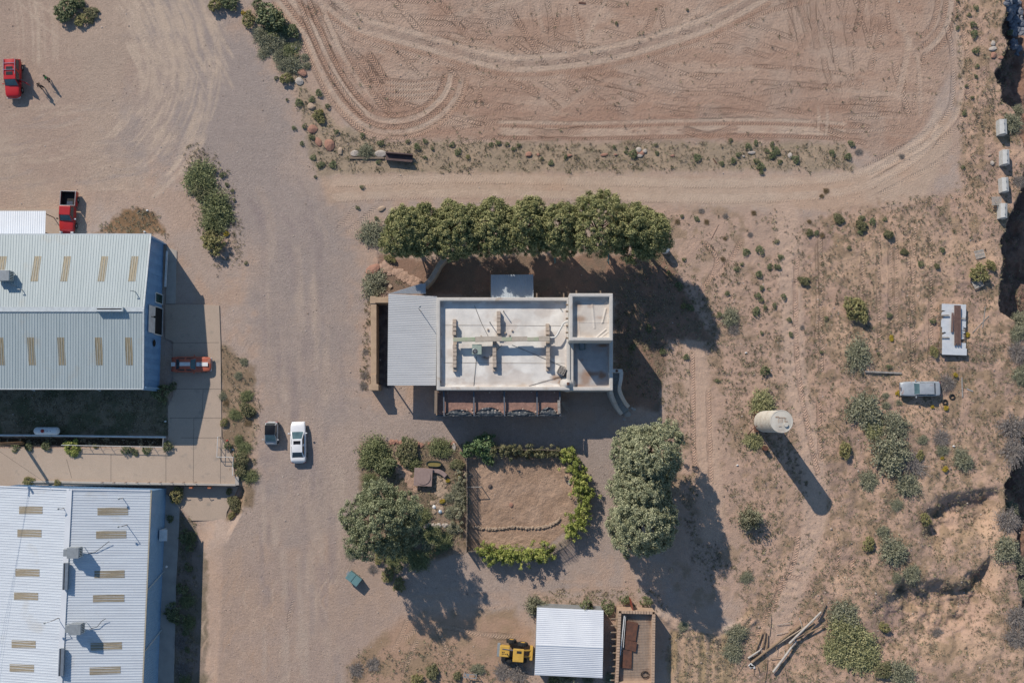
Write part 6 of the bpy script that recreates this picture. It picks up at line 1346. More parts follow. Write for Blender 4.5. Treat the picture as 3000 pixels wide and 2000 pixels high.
# ------------------------------------------------------------------ people by the red car
def skin_obj(name, joints, edges, m, parent, sub=2):
    me = bpy.data.meshes.new(name); me.from_pydata([j[0] for j in joints], edges, []); me.update(); o = link(name, me, m, parent)
    sk = o.modifiers.new('skin', 'SKIN'); sk.use_smooth_shade = True
    for v, j in zip(me.skin_vertices[0].data if me.skin_vertices else [], joints): v.radius = j[1]
    return o, sk
def person(px, py, rz, label, shirt, trou, hair, arm=0.0, s=1.0):
    q = G(px, py); t = empty('person', q, rz, label, 'person')
    J = {'pel': ((0, 0, .95), (.15, .11)), 'waist': ((0, 0, 1.10), (.135, .10)), 'chest': ((.01, 0, 1.30), (.16, .11)), 'shc': ((0, 0, 1.43), (.10, .08)), 'neck': ((.01, 0, 1.52), (.052, .055)), 'jaw': ((.025, 0, 1.60), (.062, .075)), 'brow': ((.015, 0, 1.68), (.078, .095)), 'top': ((0, 0, 1.755), (.05, .06))}
    order = ['pel', 'waist', 'chest', 'shc', 'neck', 'jaw', 'brow', 'top']; v = [J[k] for k in order]; e = [(i, i + 1) for i in range(7)]; torso = v[:4]
    def chain(start, pts):
        prev = start
        for c, r in pts: v.append((c, (r, r) if not hasattr(r, '__len__') else r)); e.append((prev, len(v) - 1)); prev = len(v) - 1
        return prev
    for sd in (-1, 1):
        st__ = .12 * sd
        chain(0, [((0, sd * .10, .86), .095), ((.03 + st__ * .5, sd * .11, .50), .062), ((-.02 + st__ * .8, sd * .12, .12), .042), ((.02 + st__ * .8, sd * .12, .05), (.045, .04)), ((.15 + st__ * .8, sd * .13, .035), (.045, .03))])
    hands = []
    for sd in (-1, 1):
        k = arm if sd > 0 else arm * .5
        sh_ = (0, sd * .19, 1.41); el = (.04 + .14 * k, sd * (.24), 1.14 + .05 * k); wr = (.10 + .32 * k, sd * .23, .90 + .26 * k)
        i = chain(3, [(sh_, .062), (el, .042), (wr, .027)]); dv = (Vector(wr) - Vector(el)).normalized()
        palm = Vector(wr) + dv * .07; j = chain(i, [(tuple(palm), (.036, .018))])
        for f in range(4):
            y = (f - 1.5) * .019; ln = (.062, .074, .07, .055)[f]
            chain(j, [(tuple(palm + Vector((0, 0, 0)) + dv * .03 + Vector((.0, y, 0))), .0095), (tuple(palm + dv * (.03 + ln * .55) + Vector((.012, y * 1.1, 0))), .0085), (tuple(palm + dv * (.025 + ln) + Vector((.03, y * 1.1, 0))), .007)])
        chain(j, [(tuple(palm + Vector((.035, -sd * .02, -.0))), .010), (tuple(palm + dv * .035 + Vector((.055, -sd * .02, 0))), .008)])
    me = bpy.data.meshes.new('body'); me.from_pydata([Vector(a) * s for a, r in v], e, []); me.update(); o = link('body', me, mat('skin', (.42, .26, .18), .6, ns=5), t)
    sk = o.modifiers.new('skin', 'SKIN'); 
    if not me.skin_vertices:
        bpy.context.view_layer.update()
    lay = me.skin_vertices[0] if me.skin_vertices else me.attributes
    for i, (a, r) in enumerate(v): me.skin_vertices[0].data[i].radius = (r[0] * s, r[1] * s)
    me.skin_vertices[0].data[0].use_root = True; ss_ = o.modifiers.new('sub', 'SUBSURF'); ss_.render_levels = 2; ss_.levels = 1
    def wear(nm, pts, ed, m):
        me2 = bpy.data.meshes.new(nm); me2.from_pydata([Vector(a) * s for a, r in pts], ed, []); me2.update(); o2 = link(nm, me2, m, t); o2.modifiers.new('skin', 'SKIN')
        for i, (a, r) in enumerate(pts): me2.skin_vertices[0].data[i].radius = (r[0] * s, r[1] * s)
        me2.skin_vertices[0].data[0].use_root = True; q_ = o2.modifiers.new('sub', 'SUBSURF'); q_.render_levels = 2; q_.levels = 1
    k = arm; up = lambda r, d: (r[0] + d, r[1] + d)
    tp_ = [(a, up(r, .018)) for a, r in torso] + [((0, .19, 1.41), (.078, .078)), ((.04 + .14 * k, .24, 1.16 + .05 * k), (.06, .06)), ((0, -.19, 1.41), (.078, .078)), ((.04 + .07 * k, -.24, 1.16), (.06, .06))]
    wear('shirt', tp_, [(0, 1), (1, 2), (2, 3), (3, 4), (4, 5), (3, 6), (6, 7)], shirt)
    tr_ = [((0, 0, .96), (.165, .125))]; ed = []
    for sd in (-1, 1):
        st__ = .12 * sd; b = len(tr_); tr_ += [((0, sd * .10, .84), (.11, .11)), ((.03 + st__ * .5, sd * .11, .50), (.08, .08)), ((-.02 + st__ * .8, sd * .12, .12), (.065, .065))]; ed += [(0, b), (b, b + 1), (b + 1, b + 2)]
    wear('trousers', tr_, ed, trou)
    mb = MB(); mb.lathe((-.012 * s, 0, 1.66 * s), [(.098 * s, -.06 * s), (.108 * s, .02 * s), (.095 * s, .075 * s), (.06 * s, .112 * s), (.015 * s, .125 * s)], 14); mb.build('hair', hair, t, smooth=True)
    mb = MB()
    for y in (-.032, .032): mb.lathe((.098 * s, y * s, 1.675 * s), [(.004, -.008), (.011, 0), (.004, .008)], 8)
    mb.build('eyes', P_blk, t)
    mb = MB(); mb.box((.115 * s, 0, 1.645 * s), (.03, .022, .04)); mb.build('nose', MATS['skin'], t, bevel=.006)
    for sd in (-1, 1): mb = MB(); mb.box(((.10 + 0) * s + .03, sd * .125 * s, .035), (.27, .10, .07)); mb.build('shoe', M_black, t, bevel=.02)
    return t
person(146, 236, R(200), 'person in a bright green shirt standing right of the red off-road car', mat('green_cloth', (.06, .40, .10), .9), mat('dark_cloth', (.03, .035, .04), .9), mat('dark_hair', (.02, .015, .01), .7), .5)
person(127, 259, R(160), 'person in dark clothes standing nearest the open door of the red car', mat('black_cloth', (.02, .02, .022), .9), MATS['dark_cloth'], mat('brown_hair', (.06, .035, .02), .7), .2)

# ------------------------------------------------------------------ tall water tank
ztop = 8.3; q = P(2290, 1234, ztop); t = empty('water_tank', (q.x, q.y, 0), 0, 'tall pale cylindrical water tank on a steel stand casting a long shadow', 'water tank')
r = 1.22
mb = MB(); prof = [(r, .5)]
for k in range(11): z = .5 + k * .70; prof += [(r, z + .06), (r + .035, z + .10), (r, z + .14)]
prof += [(r, ztop - .12), (r + .05, ztop - .08), (r + .05, ztop - .02), (r - .02, ztop), (r - .05, ztop - .03), (.5, ztop + .02), (.02, ztop + .05)]
mb.lathe((0, 0, 0), prof, 40); mb.build('vessel', mat('weathered_white_tank', (.55, .52, .46), .7, c2=(.46, .42, .36), ns=1.4, stain=(.36, .27, .20), ss=.8), t)
mb = MB()
for (x, y, w_, h_) in ((-.32, .10, .06, .5), (-.10, .10, .06, .5), (.02, .42, .7, .07), (.05, .12, .06, .45), (.35, .05, .05, .5), (.50, .0, .3, .05), (-.2, -.55, .3, .06), (.35, .35, .3, .06), (-.5, .5, .4, .12)):
    mb.box((x, y, ztop + .055), (w_, h_, .012))
mb.build('rust_patch', mat('rust_mark', (.30, .19, .13), .9, c2=(.42, .33, .25), ns=6), t)
mb = MB(); mb.cyl((.45, -.35, ztop), (.45, -.35, ztop + .18), .25, n=18); mb.build('hatch', MATS['weathered_white_tank'], t)
mb = MB()
for y in (-.2, .2): mb.beam((r + .12, y, .4), (r + .12, y, ztop), .05, .05)
for k in range(22): mb.beam((r + .12, -.2, .6 + k * .35), (r + .12, .2, .6 + k * .35), .03, .03)
mb.build('ladder', M_rust, t)
for a in range(4):
    x, y = 1.0 * math.cos(a * 1.571 + .785), 1.0 * math.sin(a * 1.571 + .785); mb = MB(); mb.beam((x, y, -.2), (x, y, .5), .14, .14); mb.build('leg', M_rust, t)
mb = MB(); mb.ring([(-1.2, -1.2), (1.2, -1.2), (1.2, 1.2), (-1.2, 1.2)], .16, .36, .5); mb.build('stand_frame', M_rust, t)
mb = MB(); mb.tube([(-1.2, -.5, 1.8), (-1.7, -1.0, 1.2), (-1.9, -1.6, .1)], .06, 6); mb.build('pipe', M_rust, t)
q = G(2238, 1312); t = empty('oil_drum', q, 0, 'rusty brown drum standing below the tall water tank', 'drum')
mb = MB(); mb.lathe((0, 0, 0), [(.29, 0), (.29, .28), (.31, .30), (.29, .32), (.29, .58), (.31, .60), (.29, .62), (.29, .88), (.27, .88), (.27, .84), (.02, .84)], 22); mb.build('shell', M_rust, t)

# ------------------------------------------------------------------ peaked concrete blocks and pallets on the east side
for k, (px, py, w_, l_, a, lab) in enumerate(((2928, 378, .88, 1.85, 0, 'topmost pale concrete block with peaked top beside the dry wash'), (2936, 466, .80, 1.80, -1, 'second peaked concrete block from the top with a white rock to its left'),
                                       (2934, 546, .78, 1.75, 1, 'third peaked concrete block from the top above the slatted pallet'), (2930, 622, .80, 1.80, -3, 'lowest peaked concrete block touching the slatted pallet'))):
    q = G(px, py); t = empty('concrete_block', q, R(a), lab, 'concrete block', 'peaked concrete blocks'); h = 1.15; hw, hl = w_ / 2, l_ / 2
    mb = MB(); mb.add([(-hw, -hl, -.1), (hw, -hl, -.1), (hw, hl, -.1), (-hw, hl, -.1), (-hw, -hl, h - .15), (hw, -hl, h - .15), (hw, hl, h - .15), (-hw, hl, h - .15), (.05, -hl + .08, h), (.05, hl - .08, h)],
                      [(3, 2, 1, 0), (0, 1, 5, 4), (2, 3, 7, 6), (1, 2, 6, 5), (3, 0, 4, 7), (4, 5, 8), (6, 7, 9), (5, 6, 9, 8), (7, 4, 8, 9)]); mb.build('block', mat('whitish_concrete', (.50, .50, .49), .85, c2=(.42, .42, .41), ns=2, stain=(.36, .35, .33), ss=1.2), t, bevel=.02)
    for y in (-.25 * l_, .2 * l_): mb = MB(); mb.box((.05, y, h + .02), (.07, .16, .07)); mb.build('lifting_lug', M_steel, t)
def pallet(px, py, a, label, m, z=.0, tilt=0.0):
    q = G(px, py); t = empty('pallet', (q.x, q.y, q.z + z), R(a), label, 'pallet'); t.rotation_euler.x = tilt; mb = MB()
    for k in range(8): mb = MB(); mb.box((-.52 + k * .15, 0, .13), (.09, 1.0, .02)); mb.build('top_slat', m, t)
    for y in (-.45, 0, .45): mb = MB(); mb.box((0, y, .06), (1.2, .07, .10)); mb.build('runner', m, t)
M_pal = mat('bleached_pallet_wood', (.46, .43, .39), .9, c2=(.34, .31, .28), ns=5)
pallet(2912, 592, 2, 'upper slatted pallet leaning on the lowest peaked concrete block', M_pal, .55, R(8)); pallet(2869, 745, 14, 'pallet lying flat in the scrub above a yellow green shrub', M_pal); pallet(2862, 832, 20, 'pallet half hidden in shadow below a yellow green shrub', M_pal, .1, R(-12))

# ------------------------------------------------------------------ stack of white sheets with rusty beams
q = G(2787, 965); t = empty('sheet_metal_stack', q, R(-2), 'long stack of torn white sheets carrying rusty brown beams', 'sheet stack'); rs5 = random.Random(8)
mb = MB(); mb.box((0, 0, .28), (2.9, 5.9, .5)); mb.build('crate_base', M_wood, t)
for k in range(9):
    y = 2.6 - k * .66; mb = MB(); w_ = 2.95 - rs5.uniform(0, .25); dx = rs5.uniform(-.05, .05); z = .60 + .02 * k
    nn = 9; vs = []
    for i in range(nn): vs += [(-w_ / 2 + dx + (rs5.uniform(0, .5) if k in (1, 2, 5) and i > 3 else 0), y - .42 + i * .1, z + .02 * i * .3), (w_ / 2 + dx - (rs5.uniform(0, .7) if k in (4, 5, 6) else 0), y - .42 + i * .1, z + .02 * i * .3)]
    mb.add(vs, [(2 * i, 2 * i + 1, 2 * i + 3, 2 * i + 2) for i in range(nn - 1)]); o = mb.build('sheet', mat('torn_white_sheet', (.62, .64, .66), .5, c2=(.54, .57, .60), ns=1.5), t); s_ = o.modifiers.new('t', 'SOLIDIFY'); s_.thickness = .03
for k in range(5): mb = MB(); x = .02 + k * .155; mb.beam((x, 2.8, .95), (x + .02, -2.0 + (k % 2) * .2, .95), .12, .16); mb.beam((x, 2.8, 1.04), (x + .02, -2.0 + (k % 2) * .2, 1.04), .05, .04); mb.build('beam', mat('rust_brown_beam', (.19, .12, .10), .8, c2=(.13, .08, .07), ns=3), t)
mb = MB(); mb.beam((-.22, 1.9, .9), (-.30, -.4, .9), .22, .12); mb.build('beam', MATS['rust_brown_beam'], t)
for x, y, a in ((-1.0, 1.55, .05), (.9, 1.3, -.05), (-1.0, -1.1, .02)): mb = MB(); mb.beam((x - .5, y, .85), (x + .4, y + a, .85), .16, .06); mb.build('plank', M_greyw, t)
for k in range(4): mb = MB(); y = (2.0, 1.6, .9, -2.3)[k]; mb.beam((-2.0, y, .58), (-.9, y - .1, .60), .07, .05); mb.build('lath', M_wood, t)

def plank(px0, py0, px1, py1, w_, h_, label, m, name='plank', cat='plank', z=.05, z2=None):
    a = G(px0, py0, z); b = G(px1, py1, z if z2 is None else z2); c = (a + b) / 2; mb = MB(c); mb.beam(a, b, w_, h_); o = mb.build(name, m, bevel=.01); o.location = c; return tag(o, label, cat)
plank(2533, 1088, 2640, 1093, .22, .14, 'long grey plank lying on the ground above the abandoned sedan', M_greyw, z=.12)
plank(2817, 1105, 2819, 1163, .16, .08, 'upright looking plank lying right of the two tyres', M_greyw, z=.06)
plank(2832, 1139, 2850, 1146, .12, .05, 'short grey board farthest right of the abandoned sedan', M_steel)
plank(2848, 975, 2896, 925, .08, .06, 'thin pale stick lying right of the sheet metal stack', M_greyw)
plank(2878, 960, 2886, 898, .10, .05, 'weathered stick beside the thin pale stick right of the sheet metal stack', M_greyw)
plank(2255, 1155, 2253, 1120, .10, .05, 'dark short stick above the yellow green shrub by the water tank', M_wood)
plank(2083, 702, 2105, 658, .03, .03, 'thin dark rod lying on the dirt right of the tree row', M_rust, name='rod', cat='rod')
plank(2089, 465, 2099, 480, .12, .05, 'rusty bent strip lying in the weedy strip', M_rust, name='rusty_strip', cat='scrap')
plank(1695, 9, 1716, 11, .22, .05, 'rusty bar lying near the top edge of the red field', M_rust, name='rusty_bar', cat='scrap')
# timber pile: logs and poles, each its own
M_log = mat('brown_log', (.30, .21, .14), .9, c2=(.20, .14, .09), ns=3); M_logw = mat('bleached_log', (.48, .44, .40), .9, c2=(.36, .33, .30), ns=3)
def log(px0, py0, px1, py1, r, label, m, z0=.2, z1=None, name='log'):
    r *= .78; a = G(px0, py0, z0); b = G(px1, py1, z0 if z1 is None else z1); c = (a + b) / 2; mb = MB(c); mid_ = a.lerp(b, .5) + Vector((.05, .04, .03)); mb.tube([a, mid_, b], [r, r * .9, r * .75], 10); o = mb.build(name, m); o.location = c; tag(o, label, 'log', 'loose thin branches' if name == 'branch' else 'timber pile')
log(2307, 1880, 2400, 1788, .17, 'long bleached white log on top of the timber pile', M_logw, .75)
log(2262, 1965, 2330, 1872, .19, 'thick grey log pointing to the bottom edge from the timber pile', M_logw, .45, .5)
log(2325, 1872, 2412, 1828, .13, 'reddish brown log reaching right from the timber pile', M_log, .4)
log(2200, 1938, 2342, 1830, .20, 'longest brown log reaching down left from the timber pile', M_log, .3)
log(2268, 1890, 2382, 1818, .12, 'thin tan log below the white log of the timber pile', mat('tan_log', (.40, .32, .24), .9), .3)
log(2393, 1812, 2416, 1764, .12, 'short dark log sticking up at the top right of the timber pile', M_wood, .3)
log(2213, 1902, 2232, 1852, .13, 'leftmost of three parallel short logs left of the timber pile', M_log, .2)
log(2233, 1895, 2241, 1848, .14, 'middle of three parallel short logs left of the timber pile', M_log, .2)
log(2243, 1912, 2248, 1856, .13, 'rightmost of three parallel short logs left of the timber pile', M_log, .2)
log(2190, 1925, 2225, 1902, .15, 'grey log crossing the lower ends of three short logs', M_logw, .3)
log(2240, 1995, 2248, 1930, .06, 'slender pole running to the bottom edge below the timber pile', M_log, .1)
log(2208, 1970, 2205, 1925, .05, 'slender pole bending down beside the white scrap', M_log, .1)
log(2254, 1861, 2259, 1805, .05, 'thin dark pole above the timber pile', M_wood, .1)
log(2150, 1990, 2182, 1940, .03, 'thin curved stick left of the slender poles', M_log, .05)
rq = random.Random(12)
for k in range(16):
    x0_, y0_ = rq.uniform(2205, 2400), rq.uniform(1800, 1960)
    if x0_ > 2300 and y0_ > 1900: continue
    a_ = rq.uniform(-1.4, .2) if k % 2 else rq.uniform(1.2, 1.9); L_ = rq.uniform(14, 46); log(x0_, y0_, x0_ + L_ * math.cos(a_), y0_ + L_ * math.sin(a_), rq.uniform(.035, .07), 'one of the thin loose branches tangled around the timber pile', M_log if k % 3 else M_logw, .08, rq.uniform(.1, .5), 'branch')
q = G(2203, 1952); mb = MB(q); rs5 = random.Random(3)
for k in range(7): mb.box((q.x + rs5.uniform(-.3, .3), q.y + rs5.uniform(-.3, .3), q.z + .12), (.3, .2, .08), rz=rs5.uniform(0, 3))
o = mb.build('white_scrap', M_white); o.location = q; tag(o, 'small heap of white scrap near the bottom edge left of the timber pile', 'scrap')

# ------------------------------------------------------------------ rusty trough with plank beside it, top weedy strip
q = G(1170, 464); t = empty('steel_trough', q, R(-5), 'long rusty steel trough lying in the weeds beside pale boulders', 'trough')
M_ru2 = mat('purple_brown_rust', (.12, .08, .075), .8, c2=(.08, .05, .05), ns=2)
mb = MB(); mb.box((0, 0, .2), (3.25, .72, .05)); mb.build('bottom', M_ru2, t); mb = MB(); mb.box((0, .38, .42), (3.3, .06, .5)); mb.build('side', M_ru2, t); mb = MB(); mb.box((0, -.38, .42), (3.3, .06, .5)); mb.build('side', M_ru2, t)
mb = MB(); mb.box((0, .44, .67), (3.3, .14, .03)); mb.box((0, -.44, .67), (3.3, .14, .03)); mb.build('flange', M_ru2, t)
plank(1024, 464, 1126, 464, .22, .16, 'dark plank running left from the rusty steel trough', M_wood, z=.1)
# teal bin
q = P(1036, 1694, .9); t = empty('metal_bin', (q.x, q.y, 0), R(-38), 'teal metal bin with two lids standing on the gravel lane', 'bin'); M_tb = mat('teal_bin_paint', (.13, .25, .26), .5, c2=(.11, .21, .22), ns=2)
mb = MB(); mb.box((0, 0, .52), (1.6, .95, .92), taper=1.04); mb.build('body', M_tb, t, bevel=.03)
for s in (-1, 1): mb = MB(); mb.box((s * .43, 0, 1.02), (.80, 1.05, .07)); mb.build('lid', M_tb, t, bevel=.02)
mb = MB(); mb.box((-.93, .1, .93), (.18, .5, .06)); mb.build('handle', M_steel, t)
for x in (-.65, .65):
    for y in (-.4, .4): mb = MB(); mb.box((x, y, .04), (.1, .1, .12)); mb.build('foot', M_black, t)
# grey bench frame near the bottom edge
q = G(1378, 1974); t = empty('metal_bench_frame', q, R(-6), 'grey metal bench frame on thin legs near the bottom edge', 'bench')
mb = MB(); mb.ring([(-.75, -.24), (.75, -.24), (.75, .24), (-.75, .24)], .07, .82, .88); mb.box((-.3, .05, .86), (.35, .25, .05)); mb.build('top_frame', M_steel, t)
for x in (-.68, .68):
    for y in (-.2, .2): mb = MB(); mb.beam((x, y, 0), (x, y, .84), .05, .05); mb.build('leg', M_steel, t)

# ------------------------------------------------------------------ yellow tractor loader
q = P(1505, 1908, 1.0); t = empty('tractor_loader', (q.x, q.y, 0), R(-4), 'yellow wheeled tractor loader parked left of the white roofed shed', 'tractor'); M_yel = mat('tractor_yellow', (.62, .38, .07), .45, c2=(.52, .31, .06), ns=2)
mb = MB(); mb.box((-1.05, .05, 1.05), (1.15, 1.25, .75)); mb.build('engine_hood', M_yel, t, bevel=.06)
mb = MB(); mb.box((-1.75, .1, .85), (.35, 1.5, .55)); mb.build('counterweight', M_steel, t, bevel=.04)
mb = MB(); mb.box((.55, -.25, 1.6), (1.25, 1.5, .12)); mb.build('cab_roof', M_yel, t, bevel=.06)
mb = MB(); mb.box((.55, -.25, 1.05), (1.1, 1.3, 1.0)); mb.build('cab', M_black, t, bevel=.03)
mb = MB(); mb.box((.62, .12, 1.67), (.55, .28, .03)); mb.build('roof_vent', M_black, t)
mb = MB(); mb.beam((-1.35, .35, 1.46), (-.1, .25, 1.46), .08, .06); mb.build('hood_rail', M_chr, t); mb = MB(); [mb.box((-1.3 + k * .18, -.05, 1.43), (.10, .16, .02)) for k in range(2)]; [mb.box((-1.3 + k * .18, -.25, 1.43), (.10, .10, .02)) for k in range(3)]; mb.build('hood_slots', M_black, t)
mb = MB(); mb.cyl((-.75, -.2, 1.4), (-.75, -.2, 1.85), .06, n=10); mb.build('exhaust', M_black, t)
for x, y, r_ in ((-.35, 1.10, .55), (-.35, -1.05, .55), (1.0, .85, .55), (1.0, -1.0, .55)):
    mb = MB(); mb.lathe((x, y, r_), [(r_ * .5, -.2), (r_ * .92, -.2), (r_, -.12), (r_, .12), (r_ * .92, .2), (r_ * .5, .2)], 24, 'Y')
    for k in range(18): a = k * 2 * math.pi / 18; mb.box((x + r_ * math.cos(a), y, r_ + r_ * math.sin(a)), (.06, .36, .05), M=Matrix.Rotation(-a, 3, 'Y'))
    w_o = mb.build('wheel', M_tyre, t); mb = MB(); mb.lathe((x, y, r_), [(.02, .21 if y > 0 else -.21), (r_ * .5, .2 if y > 0 else -.2), (r_ * .5, 0)], 16, 'Y'); mb.build('rim', M_yel, w_o)
for s in (-.35, .35): mb = MB(); mb.beam((1.2, s - .1, 1.1), (2.0, s - .1, .7), .12, .2); mb.build('loader_arm', M_yel, t)
mb = MB(); mb.box((2.05, -.1, .45), (.35, 1.6, .7)); mb.build('bucket', M_yel, t, bevel=.04)

# ------------------------------------------------------------------ garden: pink slab, trough, pots, fence and vines
q = G(1241, 1396); t = empty('stone_table', (q.x, q.y, q.z), R(-3), 'pink square stone table slab with a round raised disc in the garden', 'stone table'); M_pink = mat('mauve_stone', (.30, .22, .20), .8, c2=(.25, .18, .165), ns=3)
mb = MB(); mb.box((0, 0, .62), (2.15, 2.1, .14)); mb.build('slab', M_pink, t, bevel=.02); mb = MB(); mb.cyl((0, 0, .69), (0, 0, .76), .88, n=36); mb.build('disc', M_pink, t); mb = MB(); mb.box((0, 0, .27), (1.5, 1.5, .56)); mb.build('pedestal', M_rc, t)
pts = [tuple(P(a, b)) for a, b in ((1258, 1377), (1280, 1378), (1295, 1384), (1307, 1394))]; mb = MB(); mb.strip(catmull(pts, 4), .5, .0, .42); tag(mb.build('curved_stone_bench', M_pink, bevel=.03), 'low curved pink stone bench right of the square table slab', 'bench')
q = G(1272, 1358); t = empty('water_trough', q, R(-2), 'dark oval water trough full of yellowish water in the garden', 'water trough')
def oval(a, b, n=28): return [(math.copysign(abs(math.cos(2 * math.pi * i / n)) ** .6, math.cos(2 * math.pi * i / n)) * a, math.copysign(abs(math.sin(2 * math.pi * i / n)) ** .8, math.sin(2 * math.pi * i / n)) * b) for i in range(n)]
o1, o2 = oval(.90, .36), oval(.82, .29); n = 28; mb = MB()
vs = [(x, y, 0) for x, y in o1] + [(x, y, .6) for x, y in o1] + [(x, y, .6) for x, y in o2] + [(x, y, .1) for x, y in o2]
mb.add(vs, [(k * n + i, k * n + (i + 1) % n, (k + 1) * n + (i + 1) % n, (k + 1) * n + i) for k in range(3) for i in range(n)]); mb.build('basin', mat('dark_green_steel', (.035, .045, .04), .5), t)
mb = MB(); mb.add([(x, y, .47) for x, y in o2], [tuple(range(n))]); mb.build('water', mat('yellow_green_water', (.26, .21, .07), .1, ns=2), t)
for k, (px, py, r_, m_, lab) in enumerate(((1357, 1385, .30, M_rc, 'round tan planter ring left of the stick fence'), (1376, 1387, .20, M_rw, 'small white ring inside the corral by the stick fence'))):
    q = G(px, py); mb = MB(); mb.lathe((0, 0, 0), [(r_ * .8, 0), (r_, .3), (r_ * .82, .3), (r_ * .7, .06), (.02, .05)], 20); o = mb.build('planter_pot', m_); o.location = q; tag(o, lab, 'planter')
M_stick = mat('weathered_stick', (.30, .25, .20), .9, c2=(.18, .14, .11), ns=6)
def stick_fence(label, pts, n, h, lean=(0, 0), seed=0, gap=.0, r=.028):
    rs = random.Random(seed); c = catmull([tuple(a) for a in pts], 8) if len(pts) > 2 else [tuple(a) for a in pts]; p0 = G(*c[0]); t = empty('stick_fence', p0, 0, label, 'fence'); mb = MB(p0)
    W_ = [G(*a) for a in c]; Ls = [0]
    for i in range(len(W_) - 1): Ls.append(Ls[-1] + (W_[i + 1] - W_[i]).xy.length)
    def at_(s):
        i = max(k for k in range(len(W_)) if Ls[k] <= s + 1e-6); i = min(i, len(W_) - 2); return W_[i].lerp(W_[i + 1], (s - Ls[i]) / max(Ls[i + 1] - Ls[i], 1e-6))
    for k in range(n):
        s = Ls[-1] * (k + rs.uniform(-.3, .3) + .5) / n; s = min(max(s, 0), Ls[-1])
        if rs.random() < gap: continue
        q = at_(s); hh2 = h * rs.uniform(.82, 1.08); mb.cyl(q + Vector((0, 0, -.1)), q + Vector((lean[0] + rs.uniform(-.08, .08), lean[1] + rs.uniform(-.08, .08), hh2)), r * rs.uniform(.7, 1.2), r * .6, 5)
    mb.build('sticks', M_stick, t)
    mb = MB(p0)
    for z in (.5, h * .8): mb.tube([w_ + Vector((lean[0] * z / h, lean[1] * z / h, z)) for w_ in W_], .03, 5)
    mb.build('wire_rail', M_stick, t)
    m_ = max(3, int(Ls[-1] / 2.5)); 
    for k in range(m_ + 1):
        q = at_(Ls[-1] * k / m_); mb = MB(p0); mb.cyl(q + Vector((0, 0, -.2)), q + Vector((0, 0, h * 1.02)), .06, n=7); mb.build('post', M_wood, t)
    return t
stick_fence('weathered stick fence along the left side of the corral', [(1368, 1340), (1369, 1400), (1370, 1480), (1368, 1612)], 190, 1.9, seed=1)
stick_fence('short stick fence at the lower left corner of the corral', [(1369, 1612), (1412, 1608)], 30, 1.7, seed=2)
stick_fence('stick fence hidden under vines along the top of the corral', [(1440, 1310), (1520, 1316), (1600, 1316), (1665, 1322)], 90, 1.5, seed=3, gap=.1)
stick_fence('outward leaning stick fence at the lower right curve of the corral', [(1600, 1608), (1640, 1585), (1668, 1556), (1686, 1520)], 130, 1.6, lean=(.55, -.45), seed=4, r=.022)
stick_fence('stick fence inside the vine hedge along the right of the corral', [(1668, 1330), (1694, 1380), (1704, 1440), (1690, 1510)], 110, 1.7, seed=5)
stick_fence('stick fence inside the vine hedge along the bottom of the corral', [(1418, 1612), (1500, 1618), (1600, 1612)], 110, 1.7, seed=6)
t = empty('gate_pole', G(1390, 1424), 0, 'single horizontal pale pole inside the corral off the stick fence', 'pole'); mb = MB(); mb.cyl((-.85, 0, 1.3), (.85, 0, 1.3), .05, n=8); mb.build('bar', M_greyw, t); mb = MB(); mb.cyl((.8, 0, 0), (.8, 0, 1.3), .05, n=8); mb.build('post', M_greyw, t)
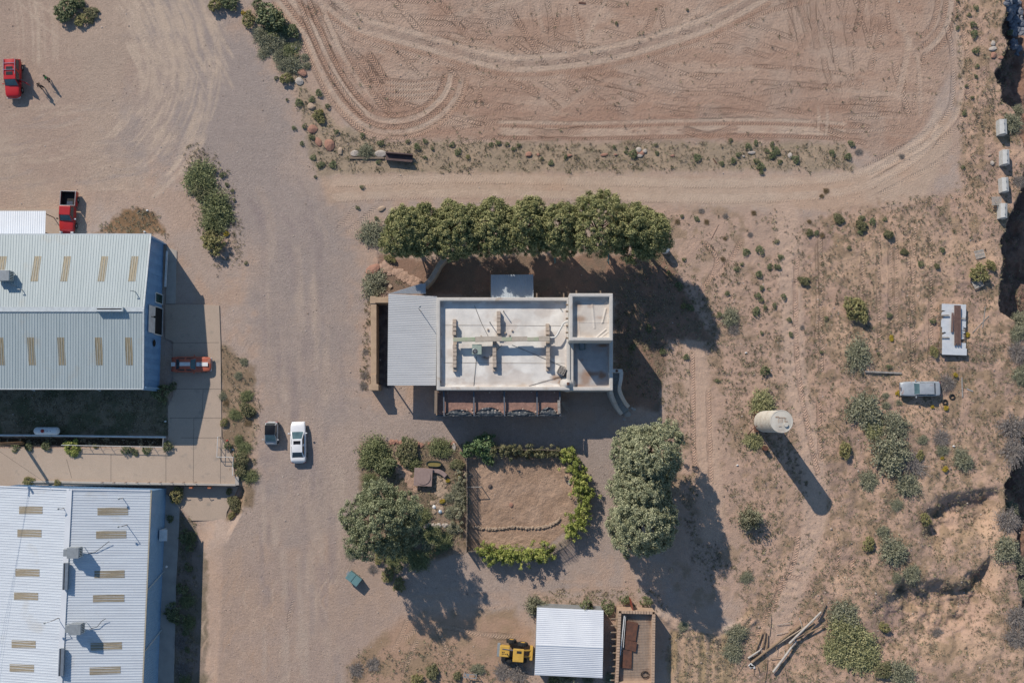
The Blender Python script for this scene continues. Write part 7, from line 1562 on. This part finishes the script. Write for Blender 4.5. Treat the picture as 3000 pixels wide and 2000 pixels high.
def hedge(label, pts, n, w_, h, lm, seed, ls=.06, nl=46):
    rs = np.random.RandomState(seed); c = catmull(pts, 8); W_ = np.array([tuple(G(*a)) for a in c]); idx = rs.uniform(0, len(c) - 1.01, n); i = idx.astype(int); f = (idx - i)[:, None]; C0 = W_[i] * (1 - f) + W_[i + 1] * f; o0 = C0[0].copy()
    lump = .6 + .8 * fbm(C0[:, 0], C0[:, 1], 1.2, 2, seed)
    C0 = C0 + rs.normal(size=(n, 3)) * np.array([w_, w_, 0]) * .5 * lump[:, None]; C0[:, 2] += h * rs.uniform(.25, 1.05, n) * lump; d = rs.normal(size=(n, nl, 3)); d /= np.linalg.norm(d, axis=2, keepdims=True)
    C = C0[:, None] + d * .26 * rs.uniform(.4, 1.15, (n, nl, 1)); V, F = quads((C - o0).reshape(-1, 3), (d + rs.normal(size=d.shape) * .5 + [0, 0, .3]).reshape(-1, 3), ls * rs.uniform(.6, 1.3, n * nl), rs)
    tone = np.clip(rs.uniform(.1, 1, n)[:, None] + rs.normal(size=(n, nl)) * .12, 0, 1); t = empty('vine_hedge', o0, 0, label, 'vine'); link('foliage', np_mesh('foliage', V, F, np.repeat(tone.ravel(), 4)), lm, t)
    mb = MB(o0); rq = random.Random(seed)
    for k in range(14): q = Vector(W_[rq.randrange(len(W_))]); mb.tube([q, q + Vector((rq.uniform(-.3, .3), rq.uniform(-.3, .3), h * .5)), q + Vector((rq.uniform(-.4, .4), rq.uniform(-.4, .4), h * .9))], [.03, .02, .01], 5)
    mb.build('stems', M_bark, t)
hedge('bright green vines covering the fence along the right side of the corral', [(1662, 1325), (1680, 1365), (1702, 1400), (1694, 1425), (1712, 1445), (1704, 1500), (1682, 1540), (1668, 1556)], 430, 1.0, 2.1, L_bright, 1)
hedge('bright yellow green vines covering the fence along the bottom of the corral', [(1422, 1614), (1470, 1622), (1540, 1620), (1610, 1612)], 360, 1.0, 2.0, L_bright, 2)
hedge('patchy green vines trailing along the top fence of the corral', [(1440, 1312), (1500, 1322), (1580, 1326), (1640, 1325)], 150, .7, 1.3, L_olive, 3)
hedge('mixed green creeper along the left outer side of the stick fence', [(1346, 1380), (1352, 1440), (1346, 1500), (1340, 1550)], 110, .8, .6, L_sage, 4, .05)
for k, (px, py) in enumerate(((1272, 1484), (1290, 1498))):
    q = G(px, py); mb = MB(); mb.lathe((0, 0, 0), [(.16, 0), (.24, .05), (.2, .14), (.08, .2), (.02, .2)], 14); o = mb.build('garden_ornament', M_white if k == 0 else mat('pale_blue_glaze', (.35, .45, .55), .3)); o.location = q; tag(o, ('white curled' if k == 0 else 'pale blue') + ' garden ornament on the shaded flagstones', 'ornament')
# little litter across the yard
for k, (px, py, c, lab) in enumerate(((432, 617, M_white, 'white scrap on top of the brown weed patch'), (424, 679, M_white, 'white scrap below the brown weed patch beside the warehouse eave'), (666, 1290, mat('red_litter', (.45, .04, .04)), 'red canister in the weeds right of the handrail'), (683, 1316, M_white, 'white pot in the weeds below the red canister'), (2793, 1306, M_white, 'white paper scrap in the scrub below the tyres'), (2160, 1362, M_white, 'white twig like scrap left of the water tank shadow'), (2185, 1033, M_white, 'white crumpled can on the dirt above the water tank'), (485, 1234, M_white, 'pale pipe scrap in the shaded grass court'))):
    q = G(px, py); mb = MB(); mb.blob((0, 0, .1), (.16, .10), k + 70, .8, 1); o = mb.build('scrap_piece', c); o.location = q; tag(o, lab, 'scrap')
